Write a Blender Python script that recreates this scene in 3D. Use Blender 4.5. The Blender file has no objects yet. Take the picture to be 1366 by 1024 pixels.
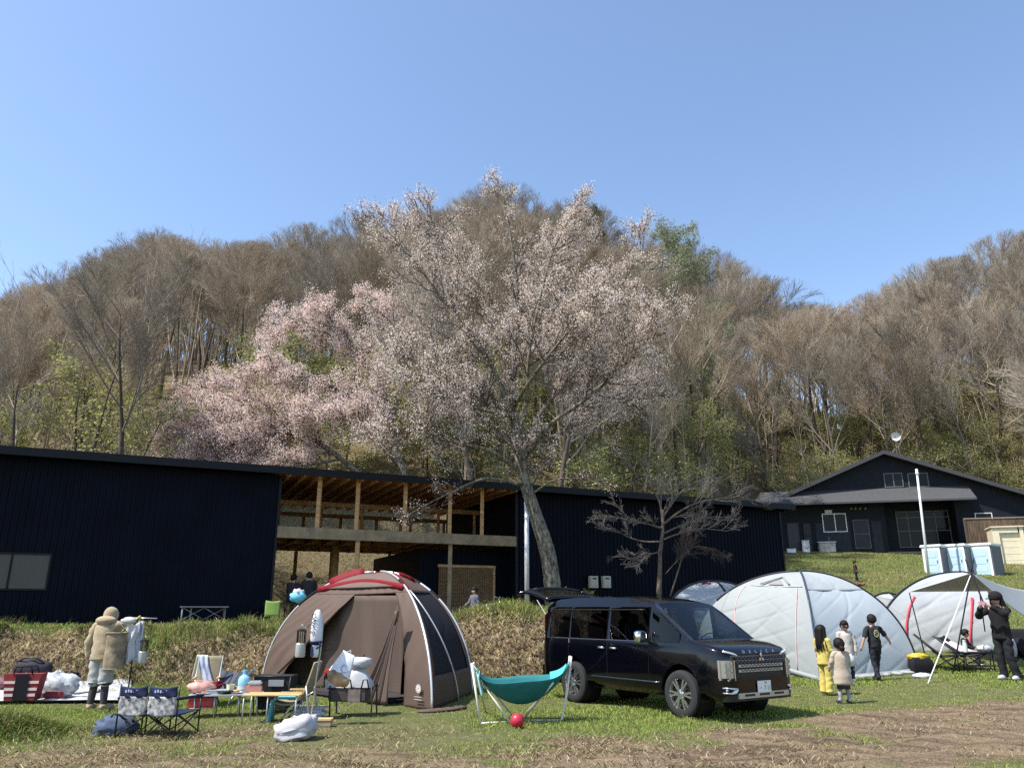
import bpy, bmesh, math, random
import numpy as np
from mathutils import Vector, Matrix
random.seed(11)
R = math.radians
sc = bpy.context.scene
col = sc.collection
# ------------------------------------------------------------------ camera
FPX, HY, CAMZ = 1026.0, 815.0, 1.6
PITCH = math.atan((HY - 512) / FPX)
SP, CP = math.sin(PITCH), math.cos(PITCH)
cam = bpy.data.objects.new('camera', bpy.data.cameras.new('camera'))
col.objects.link(cam)
cam.location = (0, 0, CAMZ)
cam.rotation_euler = (math.pi / 2 + PITCH, 0, 0)
cam.data.sensor_width = 36.0
cam.data.lens = 36.0 * FPX / 1366.0
cam.data.clip_start = 0.1
cam.data.clip_end = 3000
sc.camera = cam


def ray(x, y):
    u = (x - 683) / FPX
    v = (512 - y) / FPX
    return Vector((u, CP - SP * v, SP + CP * v))


def at(x, y, Y):
    """the point at depth Y seen at pixel x, y of the photograph"""
    r = ray(x, y)
    return Vector((0, 0, CAMZ)) + r * (Y / r.y)


# ------------------------------------------------------------------ light
SUN_EL = R(57)
SAZ = (-0.90, -0.43)
n_ = math.hypot(*SAZ)
sdir = Vector((SAZ[0] / n_ * math.cos(SUN_EL), SAZ[1] / n_ * math.cos(SUN_EL), math.sin(SUN_EL)))
sun = bpy.data.objects.new('sun', bpy.data.lights.new('sun', 'SUN'))
col.objects.link(sun)
sun.data.energy = 4.3
sun.data.angle = R(0.5)
sun.data.color = (1.0, 0.95, 0.87)
sun.rotation_euler = sdir.to_track_quat('Z', 'Y').to_euler()
sun.location = (-30, -12, 40)
w = bpy.data.worlds.new('World')
sc.world = w
w.use_nodes = True
nt = w.node_tree
bg = nt.nodes['Background']
sky = nt.nodes.new('ShaderNodeTexSky')
sky.sky_type = 'NISHITA'
sky.sun_disc = False
sky.sun_elevation = SUN_EL
sky.sun_rotation = math.atan2(SAZ[0], SAZ[1])
sky.altitude = 300
sky.air_density = 1.1
sky.dust_density = 1.0
sky.ozone_density = 2.2
nt.links.new(sky.outputs[0], bg.inputs[0])
bg.inputs[1].default_value = 0.14
sc.view_settings.view_transform = 'Standard'
sc.view_settings.look = 'None'
sc.view_settings.exposure = 0.9
sc.view_settings.gamma = 1.0
sc.render.engine = 'CYCLES'
sc.cycles.use_denoising = False
sc.cycles.max_bounces = 6
sc.cycles.transparent_max_bounces = 8


# ------------------------------------------------------------------ materials
def lin(h):
    """'rrggbb' as seen in sRGB -> linear"""
    c = [int(h[i:i + 2], 16) / 255 for i in (0, 2, 4)]
    return tuple(((x + .055) / 1.055) ** 2.4 if x > .04045 else x / 12.92 for x in c)


def mat(name, rgb, rough=0.7, metal=0.0, var=0.0, vscale=6.0, bump=0.0, bscale=30.0, spec=0.4, rand=0.0, attr=None,
        trans=0.0, coat=0.0, stretch=None, rgb2=None, alpha=1.0, sheen=0.0, bdist=0.02):
    m = bpy.data.materials.new(name)
    m.use_nodes = True
    t = m.node_tree
    b = t.nodes['Principled BSDF']
    b.inputs['Roughness'].default_value = rough
    b.inputs['Metallic'].default_value = metal
    b.inputs['Specular IOR Level'].default_value = spec
    b.inputs['Base Color'].default_value = (*rgb, 1)
    if trans: b.inputs['Transmission Weight'].default_value = trans
    if coat: b.inputs['Coat Weight'].default_value = coat
    if alpha < 1: b.inputs['Alpha'].default_value = alpha
    if sheen: b.inputs['Sheen Weight'].default_value = sheen
    src = None
    tc = None
    if var or bump:
        tc = t.nodes.new('ShaderNodeTexCoord')
        vec = tc.outputs['Object']
        if stretch:
            mp = t.nodes.new('ShaderNodeMapping')
            mp.inputs['Scale'].default_value = stretch
            t.links.new(vec, mp.inputs[0])
            vec = mp.outputs[0]
    if var:
        nz = t.nodes.new('ShaderNodeTexNoise')
        nz.inputs['Scale'].default_value = vscale
        nz.inputs['Detail'].default_value = 5
        t.links.new(vec, nz.inputs['Vector'])
        rp = t.nodes.new('ShaderNodeValToRGB')
        lo = tuple(c * (1 - var) for c in rgb)
        hi = rgb2 if rgb2 else tuple(min(1, c * (1 + var)) for c in rgb)
        rp.color_ramp.elements[0].position = 0.3
        rp.color_ramp.elements[1].position = 0.7
        rp.color_ramp.elements[0].color = (*lo, 1)
        rp.color_ramp.elements[1].color = (*hi, 1)
        t.links.new(nz.outputs['Fac'], rp.inputs[0])
        src = rp.outputs[0]
    if attr:
        a = t.nodes.new('ShaderNodeAttribute')
        a.attribute_name = attr
        if src is None:
            src = a.outputs['Color']
        else:
            mx = t.nodes.new('ShaderNodeMix')
            mx.data_type = 'RGBA'
            mx.blend_type = 'MULTIPLY'
            mx.inputs[0].default_value = 1
            t.links.new(src, mx.inputs[6])
            t.links.new(a.outputs['Color'], mx.inputs[7])
            src = mx.outputs[2]
    if rand:
        oi = t.nodes.new('ShaderNodeObjectInfo')
        mr = t.nodes.new('ShaderNodeMapRange')
        mr.inputs['To Min'].default_value = 1 - rand
        mr.inputs['To Max'].default_value = 1 + rand
        t.links.new(oi.outputs['Random'], mr.inputs['Value'])
        hs = t.nodes.new('ShaderNodeHueSaturation')
        t.links.new(mr.outputs[0], hs.inputs['Value'])
        if src is None:
            hs.inputs['Color'].default_value = (*rgb, 1)
        else:
            t.links.new(src, hs.inputs['Color'])
        src = hs.outputs[0]
    if src is not None:
        t.links.new(src, b.inputs['Base Color'])
    if bump:
        nb = t.nodes.new('ShaderNodeTexNoise')
        nb.inputs['Scale'].default_value = bscale
        nb.inputs['Detail'].default_value = 4
        t.links.new(vec, nb.inputs['Vector'])
        bp = t.nodes.new('ShaderNodeBump')
        bp.inputs['Strength'].default_value = bump * .55
        bp.inputs['Distance'].default_value = bdist
        t.links.new(nb.outputs['Fac'], bp.inputs['Height'])
        t.links.new(bp.outputs[0], b.inputs['Normal'])
    return m


def leafy(name, rgb, rand=0.15, transl=0.35, attr=None, rough=0.6):
    """thin leaf / blossom / blade: diffuse plus some translucency"""
    m = bpy.data.materials.new(name)
    m.use_nodes = True
    t = m.node_tree
    t.nodes.clear()
    out = t.nodes.new('ShaderNodeOutputMaterial')
    df = t.nodes.new('ShaderNodeBsdfDiffuse')
    tr = t.nodes.new('ShaderNodeBsdfTranslucent')
    mx = t.nodes.new('ShaderNodeMixShader')
    mx.inputs[0].default_value = transl
    hs = t.nodes.new('ShaderNodeHueSaturation')
    hs.inputs['Color'].default_value = (*rgb, 1)
    if attr:
        a = t.nodes.new('ShaderNodeAttribute')
        a.attribute_name = attr
        t.links.new(a.outputs['Color'], hs.inputs['Color'])
    if rand:
        oi = t.nodes.new('ShaderNodeObjectInfo')
        mr = t.nodes.new('ShaderNodeMapRange')
        mr.inputs['To Min'].default_value = 1 - rand
        mr.inputs['To Max'].default_value = 1 + rand
        t.links.new(oi.outputs['Random'], mr.inputs['Value'])
        t.links.new(mr.outputs[0], hs.inputs['Value'])
    t.links.new(hs.outputs[0], df.inputs[0])
    t.links.new(hs.outputs[0], tr.inputs[0])
    t.links.new(df.outputs[0], mx.inputs[1])
    t.links.new(tr.outputs[0], mx.inputs[2])
    t.links.new(mx.outputs[0], out.inputs[0])
    return m


M = {}
def mm(key, *a, **k):
    if key not in M:
        M[key] = mat(key, *a, **k)
    return M[key]


# ------------------------------------------------------------------ mesh builder
class MB:
    def __init__(s):
        s.v, s.f, s.c = [], [], []

    def add(s, vs, fs):
        o = len(s.v)
        s.v.extend([tuple(v) for v in vs])
        s.f.extend([tuple(i + o for i in f) for f in fs])
        return s

    def box(s, c, size, rot=None):
        hx, hy, hz = size[0] / 2, size[1] / 2, size[2] / 2
        vs = [Vector((x, y, z)) for x in (-hx, hx) for y in (-hy, hy) for z in (-hz, hz)]
        if rot is not None: vs = [rot @ v for v in vs]
        c = Vector(c)
        vs = [v + c for v in vs]
        return s.add(vs, [(0, 1, 3, 2), (4, 6, 7, 5), (0, 4, 5, 1), (2, 3, 7, 6), (0, 2, 6, 4), (1, 5, 7, 3)])

    def cbox(s, c, size, ch=0.01, rot=None):
        """box with chamfered vertical and horizontal edges (via a small bmesh bevel)"""
        bm = bmesh.new()
        bmesh.ops.create_cube(bm, size=1)
        for v in bm.verts: v.co = Vector((v.co.x * size[0], v.co.y * size[1], v.co.z * size[2]))
        bmesh.ops.bevel(bm, geom=bm.edges[:], offset=ch, segments=2, affect='EDGES')
        bm.verts.index_update()
        vs = [v.co.copy() for v in bm.verts]
        if rot is not None: vs = [rot @ v for v in vs]
        vs = [v + Vector(c) for v in vs]
        fs = [tuple(v.index for v in f.verts) for f in bm.faces]
        bm.free()
        return s.add(vs, fs)

    def bar(s, p, q, w=0.05, h=None, up=(0, 0, 1)):
        h = w if h is None else h
        p, q = Vector(p), Vector(q)
        d = (q - p).normalized()
        u = Vector(up)
        if abs(d.dot(u)) > 0.97: u = Vector((0, 1, 0))
        a = d.cross(u).normalized()
        b = a.cross(d).normalized()
        vs = []
        for o in (p, q):
            for sa, sb in ((-1, -1), (1, -1), (1, 1), (-1, 1)):
                vs.append(o + a * (w / 2 * sa) + b * (h / 2 * sb))
        return s.add(vs, [(0, 1, 2, 3), (7, 6, 5, 4), (0, 4, 5, 1), (1, 5, 6, 2), (2, 6, 7, 3), (3, 7, 4, 0)])

    def tube(s, pts, r, n=8, cap=True, flat=1.0):
        pts = [Vector(p) for p in pts]
        rs = r if isinstance(r, (list, tuple)) else [r] * len(pts)
        vs, fs = [], []
        a = None
        for i, p in enumerate(pts):
            d = (pts[min(i + 1, len(pts) - 1)] - pts[max(i - 1, 0)]).normalized()
            if a is None:
                u = Vector((0, 0, 1)) if abs(d.z) < 0.9 else Vector((1, 0, 0))
                a = d.cross(u).normalized()
            else:
                a = (a - d * a.dot(d))
                a = a.normalized() if a.length > 1e-6 else d.orthogonal().normalized()
            b = d.cross(a)
            for k in range(n):
                t = 2 * math.pi * k / n
                vs.append(p + a * (rs[i] * math.cos(t)) + b * (rs[i] * flat * math.sin(t)))
        for i in range(len(pts) - 1):
            for k in range(n):
                fs.append((i * n + k, i * n + (k + 1) % n, (i + 1) * n + (k + 1) % n, (i + 1) * n + k))
        if cap:
            fs.append(tuple(range(n - 1, -1, -1)))
            fs.append(tuple((len(pts) - 1) * n + k for k in range(n)))
        return s.add(vs, fs)

    def lathe(s, prof, c=(0, 0, 0), n=20, axis='z', cap=True):
        vs, fs = [], []
        c = Vector(c)
        for r, z in prof:
            for k in range(n):
                t = 2 * math.pi * k / n
                if axis == 'z': v = Vector((r * math.cos(t), r * math.sin(t), z))
                elif axis == 'y': v = Vector((r * math.cos(t), z, r * math.sin(t)))
                else: v = Vector((z, r * math.cos(t), r * math.sin(t)))
                vs.append(v + c)
        for i in range(len(prof) - 1):
            for k in range(n):
                fs.append((i * n + k, i * n + (k + 1) % n, (i + 1) * n + (k + 1) % n, (i + 1) * n + k))
        if cap:
            if prof[0][0] > 1e-5: fs.append(tuple(range(n - 1, -1, -1)))
            if prof[-1][0] > 1e-5: fs.append(tuple((len(prof) - 1) * n + k for k in range(n)))
        return s.add(vs, fs)

    def grid(s, fn, nu, nv, skip=None):
        vs = [fn(i / nu, j / nv) for i in range(nu + 1) for j in range(nv + 1)]
        fs = []
        for i in range(nu):
            for j in range(nv):
                if skip and skip((i + .5) / nu, (j + .5) / nv): continue
                fs.append((i * (nv + 1) + j, (i + 1) * (nv + 1) + j, (i + 1) * (nv + 1) + j + 1, i * (nv + 1) + j + 1))
        return s.add(vs, fs)

    def loft(s, secs, caps=True, closed=True):
        n = len(secs[0])
        vs = [p for sec in secs for p in sec]
        fs = []
        for i in range(len(secs) - 1):
            for k in range(n if closed else n - 1):
                fs.append((i * n + k, i * n + (k + 1) % n, (i + 1) * n + (k + 1) % n, (i + 1) * n + k))
        if caps:
            fs.append(tuple(range(n - 1, -1, -1)))
            fs.append(tuple((len(secs) - 1) * n + k for k in range(n)))
        return s.add(vs, fs)

    def ball(s, c, r, nu=14, nv=10, rot=None, fn=None):
        r = (r, r, r) if not isinstance(r, (tuple, list)) else r
        c = Vector(c)
        vs, fs = [], []
        for j in range(nv + 1):
            ph = math.pi * j / nv
            for k in range(nu):
                t = 2 * math.pi * k / nu
                d = Vector((math.sin(ph) * math.cos(t), math.sin(ph) * math.sin(t), math.cos(ph)))
                q = Vector((d.x * r[0], d.y * r[1], d.z * r[2]))
                if fn: q = q * fn(d)
                if rot is not None: q = rot @ q
                vs.append(c + q)
        for j in range(nv):
            for k in range(nu):
                fs.append((j * nu + k, (j + 1) * nu + k, (j + 1) * nu + (k + 1) % nu, j * nu + (k + 1) % nu))
        return s.add(vs, fs)

    def poly(s, pts):
        return s.add(pts, [tuple(range(len(pts)))])

    def prism(s, pts, off):
        """closed polygon extruded by vector off"""
        off = Vector(off)
        n = len(pts)
        vs = [Vector(p) for p in pts] + [Vector(p) + off for p in pts]
        fs = [tuple(range(n - 1, -1, -1)), tuple(range(n, 2 * n))]
        for k in range(n): fs.append((k, (k + 1) % n, n + (k + 1) % n, n + k))
        return s.add(vs, fs)

    def xf(s, m):
        s.v = [tuple(m @ Vector(v)) for v in s.v]
        return s


def weld(me, dist=1e-4):
    bm = bmesh.new()
    bm.from_mesh(me)
    bmesh.ops.remove_doubles(bm, verts=bm.verts[:], dist=dist)
    bmesh.ops.recalc_face_normals(bm, faces=bm.faces[:])
    bm.to_mesh(me)
    bm.free()


def part(name, mb, m, parent=None, smooth=False, world=False, solid=0.0, fix=True, sharp=None):
    me = bpy.data.meshes.new(name)
    vs = mb.v
    if world and parent is not None:
        root = parent
        off = Vector((0, 0, 0))
        while root is not None:
            off += root.location
            root = root.parent
        vs = [tuple(Vector(v) - off) for v in vs]
    me.from_pydata(vs, [], mb.f)
    if fix: weld(me)
    if smooth:
        me.polygons.foreach_set('use_smooth', [True] * len(me.polygons))
        if sharp: me.set_sharp_from_angle(angle=R(sharp))
    for x in (m if isinstance(m, (list, tuple)) else [m]): me.materials.append(x)
    o = bpy.data.objects.new(name, me)
    col.objects.link(o)
    if parent is not None: o.parent = parent
    if solid:
        md = o.modifiers.new('thick', 'SOLIDIFY')
        md.thickness = solid
        md.offset = 0
    return o


def tag(o, label, cat, group=None, kind=None):
    if label: o['label'] = label
    if cat: o['category'] = cat
    if group: o['group'] = group
    if kind: o['kind'] = kind
    return o


def thing(name, label, cat, loc=(0, 0, 0), rz=0.0, group=None):
    o = bpy.data.objects.new(name, None)
    o.empty_display_size = 0.1
    col.objects.link(o)
    o.location = loc
    o.rotation_euler = (0, 0, rz)
    return tag(o, label, cat, group)


def solo(name, mb, m, label, cat, loc=(0, 0, 0), rz=0, smooth=False, group=None, **k):
    o = part(name, mb, m, None, smooth, **k)
    o.location = loc
    o.rotation_euler = (0, 0, rz)
    return tag(o, label, cat, group)


def copy_tree(o, parent=None):
    c = o.copy()
    col.objects.link(c)
    if parent is not None: c.parent = parent
    for ch in list(o.children): copy_tree(ch, c)
    return c


def np_mesh(name, V, Fq, m, colors=None, smooth=False):
    """fast mesh from arrays; Fq is (M,k)"""
    me = bpy.data.meshes.new(name)
    V = np.ascontiguousarray(V, dtype=np.float32)
    Fq = np.ascontiguousarray(Fq, dtype=np.int32)
    k = Fq.shape[1]
    me.vertices.add(len(V))
    me.vertices.foreach_set('co', V.ravel())
    me.loops.add(Fq.size)
    me.loops.foreach_set('vertex_index', Fq.ravel())
    me.polygons.add(len(Fq))
    me.polygons.foreach_set('loop_start', np.arange(0, Fq.size, k, dtype=np.int32))
    me.polygons.foreach_set('loop_total', np.full(len(Fq), k, dtype=np.int32))
    if smooth: me.polygons.foreach_set('use_smooth', np.ones(len(Fq), dtype=bool))
    if colors is not None:
        a = me.color_attributes.new('tint', 'FLOAT_COLOR', 'POINT')
        C = np.ones((len(V), 4), dtype=np.float32)
        C[:, :3] = colors
        a.data.foreach_set('color', C.ravel())
    me.update(calc_edges=True)
    me.materials.append(m)
    return me


# ------------------------------------------------------------------ noise
_g = np.random.default_rng(5).random((256, 256))
def vnoise(x, y):
    x = np.asarray(x, float); y = np.asarray(y, float)
    xi = np.floor(x).astype(int); yi = np.floor(y).astype(int)
    fx = x - xi; fy = y - yi
    fx = fx * fx * (3 - 2 * fx); fy = fy * fy * (3 - 2 * fy)
    a = _g[xi & 255, yi & 255]; b = _g[(xi + 1) & 255, yi & 255]
    c = _g[xi & 255, (yi + 1) & 255]; d = _g[(xi + 1) & 255, (yi + 1) & 255]
    return (a * (1 - fx) + b * fx) * (1 - fy) + (c * (1 - fx) + d * fx) * fy
def fbm(x, y, o=4):
    s = 0; a = 0.5
    for i in range(o):
        s = s + a * vnoise(x * 2 ** i + 17.3 * i, y * 2 ** i + 9.1 * i); a *= .5
    return s
def sst(a, b, x):
    t = np.clip((np.asarray(x, float) - a) / (b - a), 0, 1)
    return t * t * (3 - 2 * t)
# ================================================================== terrain
FO = Vector((-14.2, 21.0, 0))                     # left end of the barn's front, at the picture's edge
FD = Vector((2.239, 1.041, 0)).normalized()       # along the front
FB = Vector((-FD.y, FD.x, 0))                     # into the barn
A_T = np.array([-1.2, -.69, -.49, -.39, -.24, -.1, 0, .12, .2, .275, .39, .51, .61, .69, 1.2])
SKY_Y = np.array([430, 385, 312, 315, 310, 272, 254, 290, 315, 350, 408, 398, 345, 312, 300])   # forest skyline, photo pixels
CREST = np.array([18, 21, 31, 31, 31, 37, 39, 34, 31, 28, 22, 23, 28, 32, 34.])
def sky_ratio(a):
    y = np.interp(a, A_T, SKY_Y)
    v = (512 - y) / FPX
    return (SP + CP * v) / (CP - SP * v)


def hill_base(X, Y):
    a = X / np.maximum(Y, 1)
    yl = 21 + (X + 14.2) * .4649 + 9.5
    yr = 62.0
    k = sst(.22, .29, a)
    return yl * (1 - k) + yr * k


def H(X, Y):
    X = np.asarray(X, float); Y = np.asarray(Y, float)
    n1 = fbm(X * .8, Y * .8, 3) - .45
    z = .05 * n1 * sst(7, 10, Y)
    # gentle rise to the right
    z = z + .22 * sst(5, 13, X) * sst(12, 19, Y)
    # bank on the left and middle
    toe = 18.3 + 1.6 * sst(2.0, 4.2, X) + 5.0 * sst(3.8, 7.0, X) + .7 * (vnoise(X * .55, 3.3) - .5)
    prof = sst(0, 1.5, Y - toe)
    lump = (fbm(X * 1.7 + 5, Y * 1.7, 4) - .52) * .85 * prof * (1 - sst(1.2, 2.6, Y - toe))
    left = 1.2 * prof + lump
    lip = .46 * np.exp(-((Y - 20.6) / 1.5) ** 2) * sst(-2.6, -.2, X) * (1 - sst(4.5, 7, X))
    rq = np.maximum(0, Y - 20.5)
    right = .09 * rq + .00159 * rq * rq + .12 * n1 * sst(20, 24, Y)
    right = np.minimum(right, 5.75)
    k = sst(7.5, 12.5, X)
    up = (left + lip) * (1 - k) + right * k
    up = np.maximum(up, 0)
    z = z + up
    # wooded hill
    a = X / np.maximum(Y, 1)
    yb = hill_base(X, Y)
    s = np.clip((Y - yb) / (90 - yb), 0, 1.0)
    cr = np.interp(a, A_T, CREST)
    hz = cr * s ** .78
    hz = hz * (1 - .55 * sst(100, 190, Y))
    hz = hz + (fbm(X * .12, Y * .12, 3) - .45) * 3.0 * s
    z = np.where(Y > yb, z * (1 - s) + hz + 0 * z, z)
    return z


def hgt(x, y):
    return float(H(np.array([x]), np.array([y]))[0])


def gt(x, y):
    """where the photograph's pixel x, y meets the ground"""
    r = ray(x, y)
    o = Vector((0, 0, CAMZ))
    t = 4.0
    while t < 200:
        p = o + r * t
        if p.z < hgt(p.x, p.y):
            lo, hi = t - .25, t
            for _ in range(14):
                m_ = (lo + hi) / 2
                q = o + r * m_
                if q.z < hgt(q.x, q.y): hi = m_
                else: lo = m_
            p = o + r * hi
            return Vector((p.x, p.y, hgt(p.x, p.y)))
        t += .25
    return o + r * 200


xs = np.concatenate([np.arange(-420, -60, 30), np.arange(-60, -16, 1.3), np.arange(-16, 18, .14), np.arange(18, 62, 1.2), np.arange(62, 430, 30)])
ys = np.concatenate([np.arange(-30, 7, 2.5), np.arange(7, 25, .12), np.arange(25, 45, .5), np.arange(45, 130, 1.5), np.arange(130, 460, 25)])
GX, GY = np.meshgrid(xs, ys, indexing='ij')
GZ = H(GX, GY)
# plough lines and hoof marks in the bare track
edge_d = lambda X, Y: ((Y - 10.96) - (X - 1.15) * .52) / 1.127            # >0: grass side of the track
def dirt_mask(X, Y):
    nz = fbm(X * 1.3, Y * 1.3, 4) * 2 - .95
    d = edge_d(X, Y) + nz * .8
    m = (1 - sst(-.35, .3, d)) * (.55 + .45 * sst(-4, 0, X))
    m2 = (1 - sst(9.6, 11.4, Y + nz * 1.3))
    m = np.maximum(m, m2 * .85)
    # grassy again in the near right corner
    g = sst(2.4, 5.2, X - (Y - 9) * 3.0 + nz * 2.5) * (1 - sst(9.6, 10.4, Y + nz))
    m = m * (1 - .8 * g)
    lf = np.exp(-(((X + 4.3) / 2.6) ** 2 + ((Y - 11.2) / 1.0) ** 2)) * (.7 + nz)
    m = np.maximum(m, np.clip(lf, 0, .8))
    # tufts scattered in the dirt
    m = m * (1 - .75 * sst(.56, .66, fbm(X * .9 + 40, Y * 1.6 + 3, 3)))
    return np.clip(m, 0, 1) * (Y < 19)
DM = dirt_mask(GX, GY)
GZ = GZ + DM * ((fbm(GX * 5, GY * 5, 3) - .45) * .08 + .03 * np.sin((edge_d(GX, GY) * 9 + fbm(GX, GY, 2) * 3)))
def bank_mask(X, Y):
    toe = 18.3 + 1.6 * sst(2.0, 4.2, X) + 5.0 * sst(3.8, 7.0, X)
    b = sst(-.3, .25, Y - toe) * (1 - sst(1.2, 1.9, Y - toe)) * (1 - sst(5.5, 8, X))
    return b
BM = bank_mask(GX, GY)
LM = sst(-4, 2, GY - hill_base(GX, GY))
nx, ny = GX.shape
V = np.stack([GX, GY, GZ], -1).reshape(-1, 3)
I = np.arange(nx * ny).reshape(nx, ny)
Fq = np.stack([I[:-1, :-1], I[1:, :-1], I[1:, 1:], I[:-1, 1:]], -1).reshape(-1, 4)
Cm = np.stack([DM, BM, LM], -1).reshape(-1, 3)


def ground_mat():
    m = bpy.data.materials.new('ground_earth')
    m.use_nodes = True
    t = m.node_tree
    b = t.nodes['Principled BSDF']
    b.inputs['Roughness'].default_value = .95
    b.inputs['Specular IOR Level'].default_value = .1
    at_ = t.nodes.new('ShaderNodeAttribute'); at_.attribute_name = 'tint'
    sp = t.nodes.new('ShaderNodeSeparateColor')
    t.links.new(at_.outputs['Color'], sp.inputs[0])
    tc = t.nodes.new('ShaderNodeTexCoord')
    def noise(scale, detail=6, rough=.6):
        n = t.nodes.new('ShaderNodeTexNoise')
        n.inputs['Scale'].default_value = scale
        n.inputs['Detail'].default_value = detail
        n.inputs['Roughness'].default_value = rough
        t.links.new(tc.outputs['Object'], n.inputs['Vector'])
        return n.outputs['Fac']
    def ramp(src, stops):
        r = t.nodes.new('ShaderNodeValToRGB')
        while len(r.color_ramp.elements) < len(stops): r.color_ramp.elements.new(.5)
        for e, (p, c) in zip(r.color_ramp.elements, stops):
            e.position = p; e.color = (*c, 1)
        t.links.new(src, r.inputs[0])
        return r.outputs[0]
    def mix(f, a_, b_):
        x = t.nodes.new('ShaderNodeMix'); x.data_type = 'RGBA'
        t.links.new(f, x.inputs[0]); t.links.new(a_, x.inputs[6]); t.links.new(b_, x.inputs[7])
        return x.outputs[2]
    n3, n12, n40, n1 = noise(2.5), noise(11), noise(45, 8, .7), noise(.5)
    green = ramp(n40, [(.30, (.035, .035, .014)), (.5, (.085, .10, .034)), (.70, (.19, .165, .08))])
    green2 = ramp(n3, [(.3, (.09, .12, .035)), (.7, (.24, .21, .11))])
    gmx = t.nodes.new('ShaderNodeMix'); gmx.data_type = 'RGBA'; gmx.inputs[0].default_value = .45
    t.links.new(green, gmx.inputs[6]); t.links.new(green2, gmx.inputs[7])
    dirt = ramp(n40, [(.30, (.07, .05, .034)), (.5, (.175, .13, .088)), (.70, (.32, .25, .17))])
    mp = t.nodes.new('ShaderNodeMapping'); mp.inputs['Rotation'].default_value = (0, 0, R(-27.5)); mp.inputs['Scale'].default_value = (.35, 5.0, 1)
    t.links.new(tc.outputs['Object'], mp.inputs[0])
    ns = t.nodes.new('ShaderNodeTexNoise'); ns.inputs['Scale'].default_value = 1.1; ns.inputs['Detail'].default_value = 6
    t.links.new(mp.outputs[0], ns.inputs['Vector'])
    stk = ramp(ns.outputs['Fac'], [(.34, (.66, .63, .60)), (.5, (1.12, 1.1, 1.06)), (.66, (1.5, 1.45, 1.36))])
    dm = t.nodes.new('ShaderNodeMix'); dm.data_type = 'RGBA'; dm.blend_type = 'MULTIPLY'; dm.inputs[0].default_value = 1
    t.links.new(dirt, dm.inputs[6]); t.links.new(stk, dm.inputs[7]); dirt = dm.outputs[2]
    straw = ramp(n12, [(.36, (.02, .014, .009)), (.5, (.15, .11, .066)), (.66, (.36, .285, .175))])
    litter = ramp(n12, [(.3, (.085, .065, .04)), (.5, (.165, .125, .075)), (.7, (.22, .185, .10))])
    c = mix(sp.outputs[0], gmx.outputs[2], dirt)
    c = mix(sp.outputs[1], c, straw)
    c = mix(sp.outputs[2], c, litter)
    t.links.new(c, b.inputs['Base Color'])
    bp = t.nodes.new('ShaderNodeBump'); bp.inputs['Strength'].default_value = .8; bp.inputs['Distance'].default_value = .05
    t.links.new(n40, bp.inputs['Height']); t.links.new(bp.outputs[0], b.inputs['Normal'])
    return m


gme = np_mesh('ground', V, Fq, ground_mat(), colors=Cm, smooth=True)
ground = bpy.data.objects.new('ground', gme)
col.objects.link(ground)
ground['kind'] = 'structure'


# ------------------------------------------------------------------ grass
def blades(name, P, hgt_, wid, lean, colr, m, kind='stuff', seed=1, bend=None):
    """P (N,3) roots; each blade is a bent strip of 2 quads -> one mesh"""
    g = np.random.default_rng(seed)
    N = len(P)
    ang = g.random(N) * 2 * np.pi
    side = np.stack([np.cos(ang), np.sin(ang), np.zeros(N)], -1) * (wid[:, None] / 2)
    la = g.random(N) * 2 * np.pi
    ld = np.stack([np.cos(la), np.sin(la), np.zeros(N)], -1)
    if bend is not None: ld = ld * .6 + bend * 1.0
    h = hgt_[:, None]
    up = np.array([0, 0, 1.0])
    mid = P + up * h * .6 + ld * h * (lean[:, None] * .4)
    tip = P + up * h * (1 - .35 * np.clip(lean[:, None], 0, 2)) + ld * h * lean[:, None]
    V_ = np.stack([P - side, P + side, mid - side * .75, mid + side * .75, tip], 1).reshape(-1, 3)
    b = (np.arange(N) * 5)[:, None]
    T = np.concatenate([b + np.array([[0, 1, 3]]), b + np.array([[0, 3, 2]]), b + np.array([[2, 3, 4]])], 0)
    C = np.repeat(colr, 5, axis=0)
    me = np_mesh(name, V_, T, m, colors=C)
    o = bpy.data.objects.new(name, me)
    col.objects.link(o)
    o['kind'] = kind
    return o


gr = np.random.default_rng(21)
blade_m = leafy('grass_blade', (.1, .14, .04), rand=0, transl=.3, attr='tint')
def scatter(n, x0, x1, y0, y1):
    """roughly even on the picture: denser near the camera, inside the camera's wedge"""
    Y = y0 + (y1 - y0) * gr.random(n) ** 1.0
    X = x0 + (x1 - x0) * gr.random(n)
    k = np.abs(X) < Y * .74 + 1.2
    return X[k], Y[k]
X, Y = scatter(900000, -13, 15.5, 8.6, 26)
toe = 18.3 + 1.6 * sst(2.0, 4.2, X) + 5.0 * sst(3.8, 7.0, X)
patch = fbm(X * .55 + 7, Y * .8 + 2, 4)
keep = (Y < toe + .1) & (gr.random(len(X)) > dirt_mask(X, Y) * 1.0) & (gr.random(len(X)) < .34 + 1.5 * sst(.34, .54, patch))
X, Y, patch = X[keep], Y[keep], patch[keep]
P = np.stack([X, Y, H(X, Y) - .01], -1)
n = len(X)
far_ = .7 + .06 * np.maximum(0, Y - 9)
dry = gr.random(n) < (.10 + .34 * (1 - sst(.36, .54, patch)))
c = np.where(dry[:, None], np.array([.36, .30, .165]), np.array([.20, .268, .074]))
yel = gr.random(n)[:, None]
c = c * (.65 + .7 * gr.random(n)[:, None]) + np.array([.075, .05, .004]) * yel * (~dry[:, None])
hh = (.022 + .042 * gr.random(n) ** 2) * (.75 + .9 * sst(.42, .62, patch)) * np.where(dry, .7, 1)
blades('grass', P, hh * far_ ** .6, (.008 + .007 * gr.random(n)) * far_, .2 + .9 * gr.random(n), c, blade_m, seed=2)
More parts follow.
